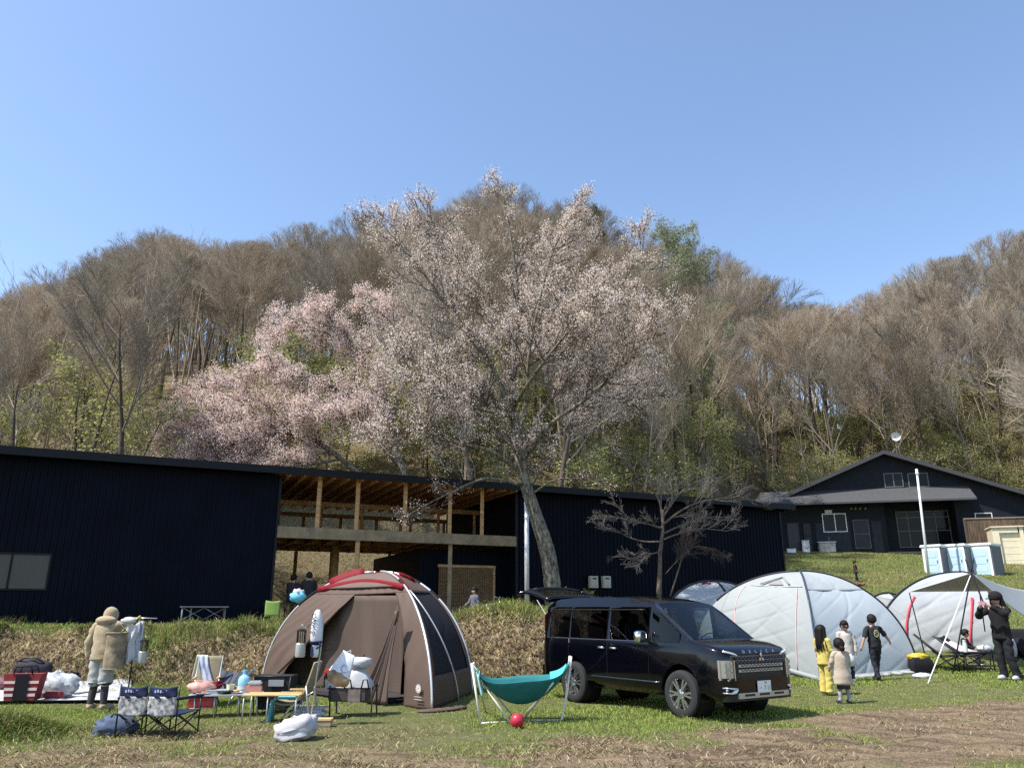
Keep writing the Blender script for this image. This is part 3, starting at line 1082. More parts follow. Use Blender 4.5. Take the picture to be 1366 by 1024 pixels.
# the pinker cherry behind the barn roof
petal_p = leafy('petal_pink', (.7, .5, .5), rand=0, transl=.42, attr='tint')
Y1 = 39.0
b1 = Vector((at(545, 640, Y1).x, Y1, 0)); b1.z = hgt(b1.x, b1.y)
pspec = [dict(n=6, j=.10, up=.0, kids=1.15, ang=(.4, .95), len=.5, **{'from': .15}, fall=.35, rmin=.025, tap=.6, flat=.7),
         dict(n=5, j=.12, up=-.01, kids=1.1, ang=(.4, .9), len=.52, **{'from': .15}, rmin=.013, tap=.5),
         dict(n=4, j=.14, up=-.02, kids=.6, ang=(.4, .9), len=.6, **{'from': .2}, rmin=.011, tap=.4),
         dict(n=2, j=.12, up=-.02, kids=0, ang=(0, 0), len=0, **{'from': 2}, rmin=.008, tap=.4)]
chains = [
    ([b1 + Vector((0, 0, -.3)), (540, 640, Y1), (528, 600, Y1), (515, 540, Y1), (490, 490, Y1), (455, 440, Y1), (425, 415, Y1)], .30, .03, .5),
    ([(534, 655, Y1), (490, 640, Y1 - .4), (455, 612, Y1 - .8), (410, 582, Y1 - 1), (365, 570, Y1 - 1.2), (310, 548, Y1 - 1.4), (262, 560, Y1 - 1.5)], .20, .03, .35),
    ([(420, 590, Y1 - 1), (380, 560, Y1), (335, 525, Y1 + .6), (290, 515, Y1 + 1), (262, 535, Y1 + 1.2)], .10, .025, .1),
    ([(380, 574, Y1 - 1.1), (330, 585, Y1 - 2), (285, 590, Y1 - 2.6), (240, 608, Y1 - 3)], .09, .02, .1),
    ([(520, 560, Y1), (470, 530, Y1 - 1), (420, 505, Y1 - 1.6), (370, 490, Y1 - 2), (330, 500, Y1 - 2.2)], .13, .025, .2),
    ([(510, 520, Y1), (470, 470, Y1 + 1), (430, 440, Y1 + 1.5), (390, 430, Y1 + 1.8), (365, 445, Y1 + 2)], .12, .025, .2),
    ([(520, 570, Y1), (540, 500, Y1 + .6), (540, 450, Y1 + 1), (520, 418, Y1 + 1.2), (490, 402, Y1 + 1.3)], .12, .025, .3),
    ([(528, 600, Y1), (560, 560, Y1 + .5), (600, 530, Y1 + 1), (640, 520, Y1 + 1.3)], .10, .02, .3),
    ([(455, 612, Y1 - .8), (410, 620, Y1 - 1.8), (350, 622, Y1 - 2.6), (290, 630, Y1 - 3)], .08, .02, .2),
    ([(310, 548, Y1 - 1.4), (275, 560, Y1 - 1.2), (245, 580, Y1 - .8), (225, 602, Y1 - .6)], .05, .02, .0),
    ([(330, 585, Y1 - 2), (290, 572, Y1 - 1.4), (255, 572, Y1 - 2.2), (230, 590, Y1 - 2.6)], .05, .02, .0),
    ([(350, 622, Y1 - 2.6), (300, 612, Y1 - 2.2), (262, 615, Y1 - 3), (240, 622, Y1 - 3.2)], .05, .02, .0),
    ([(530, 620, Y1), (500, 585, Y1 - 1.6), (460, 560, Y1 - 2.6), (410, 545, Y1 - 3.2)], .1, .02, .3),
]
flowering('cherry_tree', 'low spreading cherry in pink blossom arching behind the barn roof', None, b1, chains, pspec, 62, 5, .030, petal_p,
          (.90, .70, .64), (.90, .80, .74), .16, spread=.15, prob=.42, kidlen=1.15)

# ------------------------------------------------------------------ small bare tree by the barn's black end, its leaning stem and the green shrub
Y2 = 25.5
b2 = Vector((at(879, 785, Y2).x, Y2, 0)); b2.z = hgt(b2.x, b2.y)
t = Tree(71); t.thick = 0; t.tiplv = 9; t.az = 2
r_ = thing('bare_sapling', 'small bare spreading tree standing before the black barn end', 'bare tree', b2)
tm = MB()
bs = [dict(n=6, j=.08, up=.065, kids=1.15, ang=(.35, .7), len=.5, **{'from': .15}, fall=.3, rmin=.0055, tap=.6),
      dict(n=5, j=.12, up=.03, kids=1.1, ang=(.3, .7), len=.55, **{'from': .2}, rmin=.004, tap=.5),
      dict(n=3, j=.10, up=.05, kids=.9, ang=(.3, .7), len=.6, **{'from': .2}, rmin=.0035, tap=.4),
      dict(n=2, j=.1, up=.04, kids=0, ang=(0, 0), len=0, **{'from': 2}, rmin=.003, tap=.4)]
for pts_, r0, r1, st in [
    ([(879, 800, Y2), (880, 765, Y2), (881, 735, Y2), (884, 708, Y2), (884, 680, Y2)], .09, .045, 9),
    ([(884, 700, Y2), (880, 670, Y2), (868, 650, Y2), (850, 636, Y2)], .045, .012, .1),
    ([(884, 705, Y2), (862, 698, Y2 - .3), (838, 693, Y2 - .6), (815, 688, Y2 - .8)], .04, .01, .1),
    ([(882, 722, Y2), (860, 722, Y2 + .4), (838, 716, Y2 + .6), (820, 705, Y2 + .6)], .035, .01, .1),
    ([(884, 690, Y2), (897, 665, Y2), (890, 645, Y2), (872, 628, Y2)], .04, .01, .1),
    ([(884, 700, Y2), (910, 680, Y2 - .4), (940, 668, Y2 - .6), (985, 662, Y2 - .8)], .045, .01, .1),
    ([(884, 712, Y2), (910, 700, Y2 + .4), (945, 690, Y2 + .7), (972, 690, Y2 + .8)], .04, .01, .1),
    ([(884, 720, Y2), (905, 712, Y2 - .7), (935, 705, Y2 - 1.2), (968, 708, Y2 - 1.5)], .035, .01, .1),
    ([(884, 690, Y2), (905, 660, Y2 + .7), (925, 645, Y2 + 1.2), (940, 640, Y2 + 1.4)], .04, .01, .1),
    ([(881, 735, Y2), (865, 740, Y2 - .4), (845, 745, Y2 - .6)], .03, .01, .2),
]:
    ch = limb([at(*p) for p in pts_], r0, r1, 12)
    tm.tube([c[0] for c in ch], [c[1] for c in ch], 8)
    for i in range(len(ch)):
        if i / 12 >= st and t.r.random() < .7:
            d = (ch[min(i + 1, 12)][0] - ch[max(i - 1, 0)][0]).normalized()
            t.az += 2.4
            t.grow(ch[i][0], rot_to(d, t.r.uniform(.4, .8), t.az), t.r.uniform(.5, 1.0), .008, 0, bs)
part('trunk', tm, mat('bark_sapling', (.12, .098, .078), .9, var=.4, vscale=8, bump=.6, bscale=25, stretch=(2, 2, .7), spec=.1), r_, True, world=True, fix=False)
Vv, Ff = t.arrays()
o = bpy.data.objects.new('branches', np_mesh('branches', Vv - np.array(b2), Ff, mat('twig_sapling', (.24, .21, .18), .9, spec=.1))); col.objects.link(o); o.parent = r_
# leaning stem beside it
b3 = Vector((at(896, 788, Y2 - .6).x, Y2 - .6, 0)); b3.z = hgt(b3.x, b3.y)
t = Tree(72); t.thick = 0; t.tiplv = 9; t.az = 1
r_ = thing('leaning_sapling', 'thin bare sapling leaning right beside the small bare tree', 'sapling', b3)
tm = MB()
for pts_, r0, r1 in [([(894, 795, Y2 - .6), (905, 760, Y2 - .6), (914, 728, Y2 - .6), (918, 712, Y2 - .6), (925, 690, Y2 - .6)], .03, .012),
                     ([(911, 740, Y2 - .6), (930, 728, Y2 - .7), (960, 735, Y2 - .8)], .016, .008),
                     ([(888, 765, Y2 - .5), (905, 745, Y2 - .6), (915, 735, Y2 - .6)], .014, .008)]:
    ch = limb([at(*p) for p in pts_], r0, r1, 10)
    tm.tube([c[0] for c in ch], [c[1] for c in ch], 6)
    for i in range(3, 11):
        d = (ch[min(i + 1, 10)][0] - ch[max(i - 1, 0)][0]).normalized()
        t.az += 2.4
        t.grow(ch[i][0], rot_to(d, t.r.uniform(.4, .9), t.az), t.r.uniform(.35, .7), .009, 0, bs)
part('stem', tm, twig_cherry, r_, True, world=True, fix=False)
Vv, Ff = t.arrays()
o = bpy.data.objects.new('branches', np_mesh('branches', Vv - np.array(b3), Ff, twig_cherry)); col.objects.link(o); o.parent = r_
# green shrub at the cherry's foot
b4 = Vector((at(770, 786, 24.6).x, 24.6, 0)); b4.z = hgt(b4.x, b4.y)
t = Tree(73); t.thick = 0; t.tiplv = 1; t.az = 1
r_ = thing('green_shrub', 'feathery yellow-green shrub growing at the foot of the tall cherry', 'shrub', b4)
for k in range(9):
    t.az += 2.4
    t.grow(Vector((0, 0, -.05)), rot_to(Vector((0, 0, 1)), t.r.uniform(.15, .75), t.az), t.r.uniform(.5, 1.0), .014, 0,
           [dict(n=6, j=.08, up=.0, kids=1.7, ang=(.5, 1.0), len=.4, **{'from': .25}, fall=.3, rmin=.0055, tap=.6),
            dict(n=4, j=.1, up=-.01, kids=1, ang=(.4, .8), len=.5, **{'from': .2}, rmin=.005, tap=.5),
            dict(n=2, j=.1, up=0, kids=0, ang=(0, 0), len=0, **{'from': 2}, rmin=.004, tap=.4)])
Vv, Ff = t.arrays()
o = bpy.data.objects.new('branches', np_mesh('branches', Vv, Ff, twig_cherry)); col.objects.link(o); o.parent = r_
LV, LF = specks([p for p, d, l in t.tips], 2, .030, .035, gg)
o = bpy.data.objects.new('foliage', np_mesh('foliage', LV, LF, leafy('shrub_leaf', (.20, .20, .05), rand=0, transl=.4))); col.objects.link(o); o.parent = r_
# ================================================================== barn
BM_black = mat('black_steel', (.0026, .0040, .0100), .6, var=.25, vscale=1.2, spec=.08)
BM_trim = mat('black_trim', (.005, .006, .009), .5, spec=.2)
roof_black = mat('roof_black', (.008, .010, .016), .4, spec=.3)
TIMB = mat('timber_new', (.44, .275, .14), .75, var=.3, vscale=3, stretch=(1, 1, 6), bump=.15, bscale=20, spec=.2)
TIMB2 = mat('timber_inner', (.40, .21, .10), .8, var=.3, vscale=3, spec=.2)
TIMBG = mat('timber_weathered', (.24, .185, .125), .8, var=.25, vscale=4, spec=.2)


LATT = mat('lattice_wood', (.19, .12, .065), .8, var=.25, spec=.15)


def fac(x, y):
    """photo pixel -> (along, height) on the barn's front plane"""
    r = ray(x, y)
    o = Vector((0, 0, CAMZ)) - FO
    t = -o.dot(FB) / r.dot(FB)
    p = o + r * t
    return p.dot(FD), p.z
def FW(t, d, z):
    p = FO + FD * t + FB * d
    return Vector((p.x, p.y, z))


T0, ZR = -7.0, fac(0, 600)[1]
T1 = fac(375, 640)[0]
T2 = fac(688, 680)[0]
T3 = fac(1041, 700)[0]
ZB = 0.6
ZBEAM_T, ZBEAM_B = fac(375, 702)[1], fac(375, 717)[1]
ZF = 1.18
print('barn', T1, T2, T3, 'roof', ZR, fac(1040, 673)[1], 'beam', ZBEAM_T, ZBEAM_B)
barn = thing('barn', 'long black corrugated barn with an open timber bay in its middle', 'barn', FW(T1, 0, ZF))
DEEP = 7.2


def corrug(t0, t1, z0, z1, d=0.0, hole=None, back=False):
    """ribbed steel sheet along the front: real ribs 0.17 m apart; hole=(ta,tb,za,zb)"""
    mb = MB()
    pitch_, rib, dep = .17, .045, .027
    def strip(a, b, za, zb):
        pr = [(a, 0)]
        k = math.ceil(a / pitch_)
        while k * pitch_ < b:
            c = k * pitch_
            for o, q in ((-rib / 2 - .012, 0), (-rib / 2, -dep), (rib / 2, -dep), (rib / 2 + .012, 0)):
                if a + .001 < c + o < b - .001: pr.append((c + o, q))
            k += 1
        pr.append((b, 0))
        n = len(pr)
        vs = [FW(t, d + q, za) for t, q in pr] + [FW(t, d + q, zb) for t, q in pr]
        mb.add(vs, [(i, i + 1, n + i + 1, n + i) for i in range(n - 1)])
    if hole:
        ta, tb, za, zb = hole
        strip(t0, ta, z0, z1); strip(tb, t1, z0, z1); strip(ta, tb, z0, za); strip(ta, tb, zb, z1)
    else:
        strip(t0, t1, z0, z1)
    return mb


# window in the left wall
wa = fac(-28, 742); wb = fac(60, 785)
WT0, WT1, WZ1, WZ0 = wa[0], wb[0], fac(60, 740)[1], wb[1]
part('wall', corrug(T0, T1, ZB, ZR - .18, hole=(WT0, WT1, WZ0, WZ1)), BM_black, barn, world=True, fix=False)
part('wall', corrug(T2, T3, ZB, ZR - .18), BM_black, barn, world=True, fix=False)
# side and back walls, partitions (plain sheets set back behind the ribs)
mb = MB()
def slab(t0, t1, d0, d1, z0, z1):
    vs = [FW(t, d, z) for t in (t0, t1) for d in (d0, d1) for z in (z0, z1)]
    mb.add(vs, [(0, 1, 3, 2), (4, 6, 7, 5), (0, 4, 5, 1), (2, 3, 7, 6), (0, 2, 6, 4), (1, 5, 7, 3)])
for nm_, args in (('end_wall', (T3 - .08, T3 - .004, .02, DEEP)), ('partition', (T1 - .12, T1 - .004, .02, DEEP)), ('partition', (T2 + .004, T2 + .12, .02, DEEP)),
                  ('back_wall', (T0, T1 - .13, DEEP, DEEP + .08)), ('back_wall', (T2 + .13, T3 - .09, DEEP, DEEP + .08))):
    mb = MB(); slab(*args, ZB, ZR - .2)
    part(nm_, mb, BM_black, barn, world=True)
# roof with fascia
mb = MB()
slab(T0, T3 + .35, -.55, DEEP + .5, ZR - .07, ZR + .012)
part('roof', mb, roof_black, barn, world=True)
mb = MB()
slab(T0, T3 + .36, -.60, -.553, ZR - .20, ZR + .03)
slab(T3 + .352, T3 + .40, -.55, DEEP + .5, ZR - .2, ZR + .03)
part('fascia', mb, BM_trim, barn, world=True)
# corner trims
for t in (T1, T2, T3):
    mb = MB(); slab(t - .05 if t != T2 else t - .03, t + .03 if t != T2 else t + .06, -.045, -.028, ZB, ZR - .19)
    part('corner_trim', mb, BM_trim, barn, world=True)
# window: frame, panes
fr = MB()
def slab_to(m_, t0, t1, d0, d1, z0, z1):
    global mb
    k = mb; mb = m_; slab(t0, t1, d0, d1, z0, z1); mb = k
e = .05
slab_to(fr, WT0 - e, WT1 + e, -.05, .04, WZ1, WZ1 + e); slab_to(fr, WT0 - e, WT1 + e, -.05, .04, WZ0 - e, WZ0)
slab_to(fr, WT1, WT1 + e, -.05, .04, WZ0, WZ1); slab_to(fr, WT0 - e, WT0, -.05, .04, WZ0, WZ1)
tm_ = fac(13, 762)[0]
slab_to(fr, tm_ - .025, tm_ + .025, -.03, .03, WZ0, WZ1)
win = part('window', fr, BM_trim, barn, world=True)
gl = MB()
slab_to(gl, WT0, tm_ - .026, .0, .008, WZ0, WZ1); slab_to(gl, tm_ + .026, WT1, -.012, -.004, WZ0, WZ1)
part('pane', gl, mat('frosted_pane', (.048, .045, .037), .5, spec=.6, var=.15, vscale=.8), win, world=True)
# open bay: posts, beams, rafters, joists
def beam(p, q, w_, h_, m_=TIMB, nm='post'):
    b = MB(); b.bar(p, q, w_, h_)
    return part(nm, b, m_, barn, world=True)
LB = T2 - .02
beam(FW(T1 + .01, -.03, (ZBEAM_T + ZBEAM_B) / 2), FW(LB, -.03, (ZBEAM_T + ZBEAM_B) / 2), .15, ZBEAM_T - ZBEAM_B, TIMBG, 'floor_beam')
for x in (424, 476, 540, 600, 643):
    t_ = fac(x, 690)[0]
    beam(FW(t_, .0, ZBEAM_T + .002), FW(t_, .0, ZR - .09), .125, .125, TIMB, 'post')
for x in (476, 601):
    t_ = fac(x, 760)[0]
    beam(FW(t_, .06, ZF - .4), FW(t_, .06, ZBEAM_B - .002), .13, .13, TIMB if x < 500 else TIMBG, 'post')
# inner and rear frames
for d in (3.4, 6.9):
    beam(FW(T1, d, ZBEAM_T - .12), FW(LB, d, ZBEAM_T - .12), .12, .22, TIMB2, 'rear_beam')
    beam(FW(T1, d, ZR - .55), FW(LB, d, ZR - .55), .12, .16, TIMB, 'rear_beam')
    for k in range(6):
        t_ = T1 + .5 + k * 1.5
        beam(FW(t_, d, ZBEAM_T), FW(t_, d, ZR - .64), .11, .11, TIMB2, 'post')
mbr = MB()
k = T1 + .2
while k < LB:
    mbr.bar(FW(k, -.5, ZR - .16), FW(k, DEEP + .4, ZR - .16), .06, .16)
    k += .46
part('rafters', mbr, TIMB2, barn, world=True)
mbr = MB()
k = T1 + .3
while k < LB:
    mbr.bar(FW(k, .05, ZBEAM_T - .15), FW(k, DEEP - .3, ZBEAM_T - .15), .06, .2)
    k += .6
part('floor_joists', mbr, TIMB2, barn, world=True)
mb = MB(); slab(T1, LB, .1, DEEP - .2, ZBEAM_T - .045, ZBEAM_T - .005)
part('loft_floor', mb, TIMB2, barn, world=True)
mb = MB(); slab(T1, LB, -.4, DEEP + .3, ZR - .078, ZR - .072)
part('roof_boards', mb, mat('roof_boards', (.33, .155, .075), .8, var=.3, vscale=4, spec=.2), barn, world=True)
# rear posts of the open ground floor: one stout round post, slim square ones
tr = lambda x, y, d: None
def fac_d(x, y, d):
    r = ray(x, y); o = Vector((0, 0, CAMZ)) - (FO + FB * d)
    t = -o.dot(FB) / r.dot(FB); p = o + r * t
    return p.dot(FD), p.z
t_ = fac_d(445, 760, 3.4)[0]
b = MB(); b.tube([FW(t_, 3.4, ZF - .3), FW(t_, 3.4, ZBEAM_T - .24)], .16, 14)
part('round_post', b, TIMB, barn, True, world=True)
for x, d in ((394, 6.9), (519, 6.9), (528, 6.9)):
    t_ = fac_d(x, 750, d)[0]
    beam(FW(t_, d, ZF - .3), FW(t_, d, ZBEAM_T - .24), .12, .12, TIMB, 'post')
# black store room under the loft with a lattice door
s0 = fac_d(560, 760, .9)[0]
mb = corrug(s0, T2 - .01, ZB, ZBEAM_B - .12, d=.9)
part('store_wall', mb, BM_black, barn, world=True, fix=False)
mb = MB(); slab(s0, s0 + .08, .93, DEEP - .2, ZB, ZBEAM_B - .12)
part('store_side', mb, BM_black, barn, world=True)
da, db = fac_d(586, 757, .85)[0], fac_d(657, 757, .85)[0]
dz = fac_d(586, 756, .85)[1]
door = MB()
slab_to(door, da, db, .855, .868, ZF - .4, dz)
dr = part('lattice_door', door, mat('door_board', (.20, .125, .07), .8, var=.2, spec=.2), barn, world=True)
lt = MB()
nn = 28
for i in range(nn + 1):
    t_ = da + (db - da) * i / nn
    slab_to(lt, t_ - .012, t_ + .012, .825, .854, ZF - .4, dz)
part('lattice', lt, LATT, dr, world=True)
lt = MB()
for i in range(14):
    z_ = ZF + i * .13
    slab_to(lt, da, da + (db - da) * .42, .80, .824, z_, z_ + .02)
part('lattice', lt, LATT, dr, world=True)
lt = MB()
slab_to(lt, da - .06, db + .1, .79, .85, dz + .002, dz + .09); slab_to(lt, db + .002, db + .08, .79, .85, ZF - .4, dz)
part('door_frame', lt, TIMB, dr, world=True)
# earth floor is the ground; two beige meter boxes on the right wall
mbx = mat('meter_box', (.42, .39, .31), .5, spec=.4)
for x, lab in ((789, 'beige meter box on the black barn wall, nearer the cherry trunk'), (806, 'beige meter box on the black barn wall, nearer the bare sapling')):
    t_, z_ = fac(x, 776)
    b = MB(); b.cbox((0, 0, 0), (.34, .16, .42), .012)
    o = thing('meter_box', lab, 'meter box', FW(t_, -.13, z_), math.atan2(FD.y, FD.x))
    part('case', b, mbx, o)
    b = MB(); b.cbox((0, -.085, .02), (.27, .015, .30), .004)
    part('cover', b, mbx, o)
    b = MB(); b.box((0, -.095, .12), (.16, .006, .05))
    part('slot', b, BM_trim, o)
# ------------------------------------------------------------------ slim white pole in front of the barn
p0 = at(703, 798, 26.2); p1 = at(697, 668, 26.2)
pole = thing('metal_pole', 'slim white metal pole beside the leaning cherry trunk', 'pole', (p0.x, p0.y, hgt(p0.x, p0.y)))
b = MB(); hh = p1.z + .6 - pole.location.z
b.tube([(0, 0, -.2), (0, 0, hh)], .078, 12)
part('shaft', b, mat('galvanised', (.62, .63, .64), .4, metal=.3, spec=.5), pole, True)
b = MB(); b.lathe([(.085, hh - .02), (.07, hh + .05), (.0, hh + .06)], n=12)
part('cap', b, M.get('galv') or BM_trim, pole)

# ================================================================== the house on the rise
navy = mat('navy_siding', (.008, .0105, .017), .7, var=.2, vscale=2, spec=.25)
navy2 = mat('slate_panel', (.032, .037, .045), .8, var=.15, vscale=3, spec=.2)
slate = mat('roof_slate', (.058, .060, .064), .7, var=.2, vscale=4, spec=.35, stretch=(1, 1, 8))
HA = at(1003, 673, 58.0)
HB2 = at(1303, 664, 54.2)
hd = Vector((HB2.x - HA.x, HB2.y - HA.y, 0)).normalized()
hb = Vector((-hd.y, hd.x, 0))
ho = Vector((HA.x, HA.y, 0)) + hb * 1.6       # wall plane is behind the canopy's edge
def hfac(x, y, d=0.0):
    r = ray(x, y); o = Vector((0, 0, CAMZ)) - (ho + hb * d)
    t = -o.dot(hb) / r.dot(hb); p = o + r * t
    return p.dot(hd), p.z
def HW(t, d, z):
    p = ho + hd * t + hb * d
    return Vector((p.x, p.y, z))
apex = hfac(1176, 603)
lft = hfac(1030, 668)
rgt = hfac(1420, 674)
base_z = hfac(1150, 737)[1]
hzr = apex[1]
t_l = hfac(1040, 700)[0]
t_r = 2 * apex[0] - lft[0] + 3
print('house', apex, lft, rgt, base_z, 'ground', hgt(*HW(apex[0], 0, 0).xy), 'slope', (apex[1] - lft[1]) / (apex[0] - lft[0]), (apex[1] - rgt[1]) / (rgt[0] - apex[0]))
house = thing('house', 'dark navy gabled house with a slate canopy on the rise', 'house', HW(apex[0], 0, base_z))
sl = (apex[1] - lft[1]) / (apex[0] - lft[0])
sr = (apex[1] - rgt[1]) / (rgt[0] - apex[0])
def rz_(t): return apex[1] - (sl * (apex[0] - t) if t < apex[0] else sr * (t - apex[0]))
DH = 9.0
tL, tR = t_l - .3, rgt[0] + 1.0
REC0, REC1 = hfac(1182, 700)[0], hfac(1277, 700)[0]
mb = MB()
zt = hfac(1182, 668)[1]
# front gable as prism pieces so the porch recess is really open
g1 = [HW(tL, 0, base_z - 1.5), HW(REC0, 0, base_z - 1.5), HW(REC0, 0, rz_(REC0) - .16), HW(tL, 0, rz_(tL) - .16)]
if REC0 > apex[0]: g1 = g1[:3] + [HW(apex[0], 0, rz_(apex[0]) - .16)] + g1[3:]
mb.prism(g1, hb * .15)
g2 = [HW(REC1, 0, base_z - 1.5), HW(tR, 0, base_z - 1.5), HW(tR, 0, rz_(tR) - .16), HW(REC1, 0, rz_(REC1) - .16)]
mb.prism(g2, hb * .15)
g3 = [HW(REC0, 0, zt), HW(REC1, 0, zt), HW(REC1, 0, rz_(REC1) - .16)] + ([HW(apex[0], 0, rz_(apex[0]) - .16)] if REC0 < apex[0] < REC1 else []) + [HW(REC0, 0, rz_(REC0) - .16)]
mb.prism(g3, hb * .15)
for t_ in (tL, tR): mb.prism([HW(t_ - .075, .16, base_z - 1.5), HW(t_ + .075, .16, base_z - 1.5), HW(t_ + .075, .16, rz_(t_) - .2), HW(t_ - .075, .16, rz_(t_) - .2)], hb * DH)
part('wall', mb, navy, house, world=True)
# recess walls
mb = MB()
mb.prism([HW(REC0 - .3, 1.5, base_z - 1), HW(REC1 + .3, 1.5, base_z - 1), HW(REC1 + .3, 1.5, zt + .3), HW(REC0 - .3, 1.5, zt + .3)], hb * .1)
for t_ in (REC0 - .12, REC1 + .02): mb.prism([HW(t_, .16, base_z - 1), HW(t_ + .1, .16, base_z - 1), HW(t_ + .1, .16, zt), HW(t_, .16, zt)], hb * 1.34)
part('porch_wall', mb, navy, house, world=True)
mb = MB(); mb.prism([HW(REC0 - .1, -.4, base_z - .12), HW(REC1 + .1, -.4, base_z - .12), HW(REC1 + .1, -.4, base_z - .0), HW(REC0 - .1, -.4, base_z - .0)], hb * 1.9)
part('porch_deck', mb, mat('dark_deck', (.06, .05, .045), .8), house, world=True)
# roof
mb = MB()
EO = .75
for (a_, b_) in ((tL - 1.0, apex[0]), (tR + 1.0, apex[0])):
    za, zb = rz_(a_), rz_(b_)
    mb.prism([HW(a_, -EO, za), HW(b_, -EO, zb), HW(b_, -EO, zb - .15), HW(a_, -EO, za - .15)], hb * (DH + EO + .8))
part('roof', mb, slate, house, world=True)
mb = MB()
for (a_, b_) in ((tL - 1.0, apex[0]), (tR + 1.0, apex[0])):
    za, zb = rz_(a_), rz_(b_)
    mb.prism([HW(a_, -EO - .04, za + .02), HW(b_, -EO - .04, zb + .02), HW(b_, -EO - .04, zb - .26), HW(a_, -EO - .04, za - .26)], hb * .036)
part('barge_board', mb, mat('barge_board', (.045, .047, .052), .6, spec=.4), house, world=True)
# canopy roof across the front
ca, cb = hfac(1003, 673, -1.6), hfac(1303, 663, -1.6)
cz = (ca[1] + cb[1]) / 2
mb = MB()
czt = hfac(1180, 651, 0)[1]
mb.add([HW(ca[0], -1.6, cz), HW(cb[0], -1.6, cz), HW(cb[0], 0, czt), HW(ca[0] + .8, 0, czt), HW(ca[0], -1.6, cz - .13), HW(cb[0], -1.6, cz - .13), HW(cb[0], 0, czt - .13), HW(ca[0] + .8, 0, czt - .13)],
       [(0, 1, 2, 3), (7, 6, 5, 4), (0, 4, 5, 1), (1, 5, 6, 2), (2, 6, 7, 3), (3, 7, 4, 0)])
part('canopy', mb, slate, house, world=True)
# pale lower wall panels
def hpanel(x0, y0, x1, y1, m_, nm, d=-.02, th=.016, parent=None):
    ta, z1_ = hfac(x0, y0, d); tb, z0_ = hfac(x1, y1, d)
    b = MB(); b.prism([HW(ta, d, z0_), HW(tb, d, z0_), HW(tb, d, z1_), HW(ta, d, z1_)], hb * th)
    return part(nm, b, m_, parent or house, world=True)
glass_d = mat('dark_glass', (.008, .009, .012), .12, spec=.16)
alu = mat('white_frame', (.75, .77, .78), .4, spec=.4)
greyf = mat('grey_frame', (.13, .125, .115), .5, spec=.4)
hpanel(1087, 697, 1137, 736, navy2, 'wall_panel')
hpanel(1162, 695, 1180, 736, navy2, 'wall_panel')
def hwindow(x0, y0, x1, y1, fm, bars=(), hb_=(), nm='window', d=0.0, fw=.06, pane=True, gm=None):
    ta, z1_ = hfac(x0, y0, d - .06); tb, z0_ = hfac(x1, y1, d - .06)
    b = MB()
    def pr(a_, b2_, za, zb, dd, th): b.prism([HW(a_, dd, za), HW(b2_, dd, za), HW(b2_, dd, zb), HW(a_, dd, zb)], hb * th)
    pr(ta, tb, z1_ - fw, z1_, d - .06, .055); pr(ta, tb, z0_, z0_ + fw, d - .06, .055)
    pr(ta, ta + fw, z0_ + fw, z1_ - fw, d - .06, .055); pr(tb - fw, tb, z0_ + fw, z1_ - fw, d - .06, .055)
    for f in bars: pr(ta + (tb - ta) * f - fw / 2, ta + (tb - ta) * f + fw / 2, z0_ + fw, z1_ - fw, d - .05, .04)
    for f in hb_: pr(ta + fw, tb - fw, z0_ + (z1_ - z0_) * f - fw / 2, z0_ + (z1_ - z0_) * f + fw / 2, d - .056, .05)
    wn = part(nm, b, fm, house, world=True)
    if pane:
        b = MB(); b.prism([HW(ta + .01, d - .03, z0_ + .01), HW(tb - .01, d - .03, z0_ + .01), HW(tb - .01, d - .03, z1_ - .01), HW(ta + .01, d - .03, z1_ - .01)], hb * .02)
        part('pane', b, gm or glass_d, wn, world=True)
    return wn
hwindow(1096, 685, 1131, 709, alu, bars=(.52,))
hwindow(1178, 631, 1206, 649, greyf, bars=(.5,))
hwindow(1210, 631, 1240, 649, greyf, bars=(.45,))
hwindow(1194, 682, 1272, 729, greyf, bars=(.22, .48, .74), hb_=(.45, .82), nm='porch_window', d=1.5)
hwindow(1137, 693, 1163, 731, greyf, bars=(), hb_=(.5,), nm='door', fw=.04, gm=mat('dark_door', (.012, .014, .02), .5))
hwindow(1049, 697, 1069, 736, mat('door_trim', (.03, .034, .045), .6), bars=(), nm='door', gm=mat('brown_door', (.055, .052, .055), .6))
hwindow(1070, 697, 1086, 736, BM_trim, bars=(), hb_=(.55,), nm='door', gm=mat('dark_door2', (.010, .011, .016), .5))
hwindow(1300, 684, 1327, 706, alu, bars=(), fw=.05)
hpanel(1100, 680, 1110, 684, mat('vent_hood', (.55, .56, .56), .4), 'vent', d=-.14, th=.13)
b = MB()
for x in (1135, 1141, 1147, 1154):
    t_, z_ = hfac(x, 678, -.1); p = HW(t_, -.1, z_)
    b.ball(p, .10, 10, 8)
part('vent', b, mat('vent_cap', (.22, .20, .19), .5), house, True, world=True)
# satellite dish on a pole above the right roof slope
tq, zq = hfac(1201, 612, 1.0)
dish = thing('satellite_dish', 'round white dish on a thin pole above the house roof', 'satellite dish', HW(tq, 1.0, rz_(tq)))
pz = hfac(1197, 582, 1.0)
hpole = pz[1] - rz_(tq)
b = MB(); b.tube([(0, 0, -.1), (0, 0, hpole)], .035, 8); b.tube([(0, 0, 0), (-.5, 0, -.12)], .02, 6)
part('mast', b, greyf, dish, True)
b = MB(); b.lathe([(0, .04), (.14, .055), (.26, .10), (.33, .17), (.335, .175), (.26, .08), (.14, .03), (0, .0)], n=24, axis='y')
bo = part('bowl', b, alu, dish, True)
bo.location = (-.12, -.15, hpole); bo.rotation_euler = (R(-18), 0, R(140))
b = MB(); b.tube([(0, 0.0, -.25), (0, .36, 0)], .012, 6); b.cbox((0, .37, .0), (.06, .1, .06), .01)
arm = part('feed_arm', b, greyf, dish); arm.location = bo.location; arm.rotation_euler = bo.rotation_euler
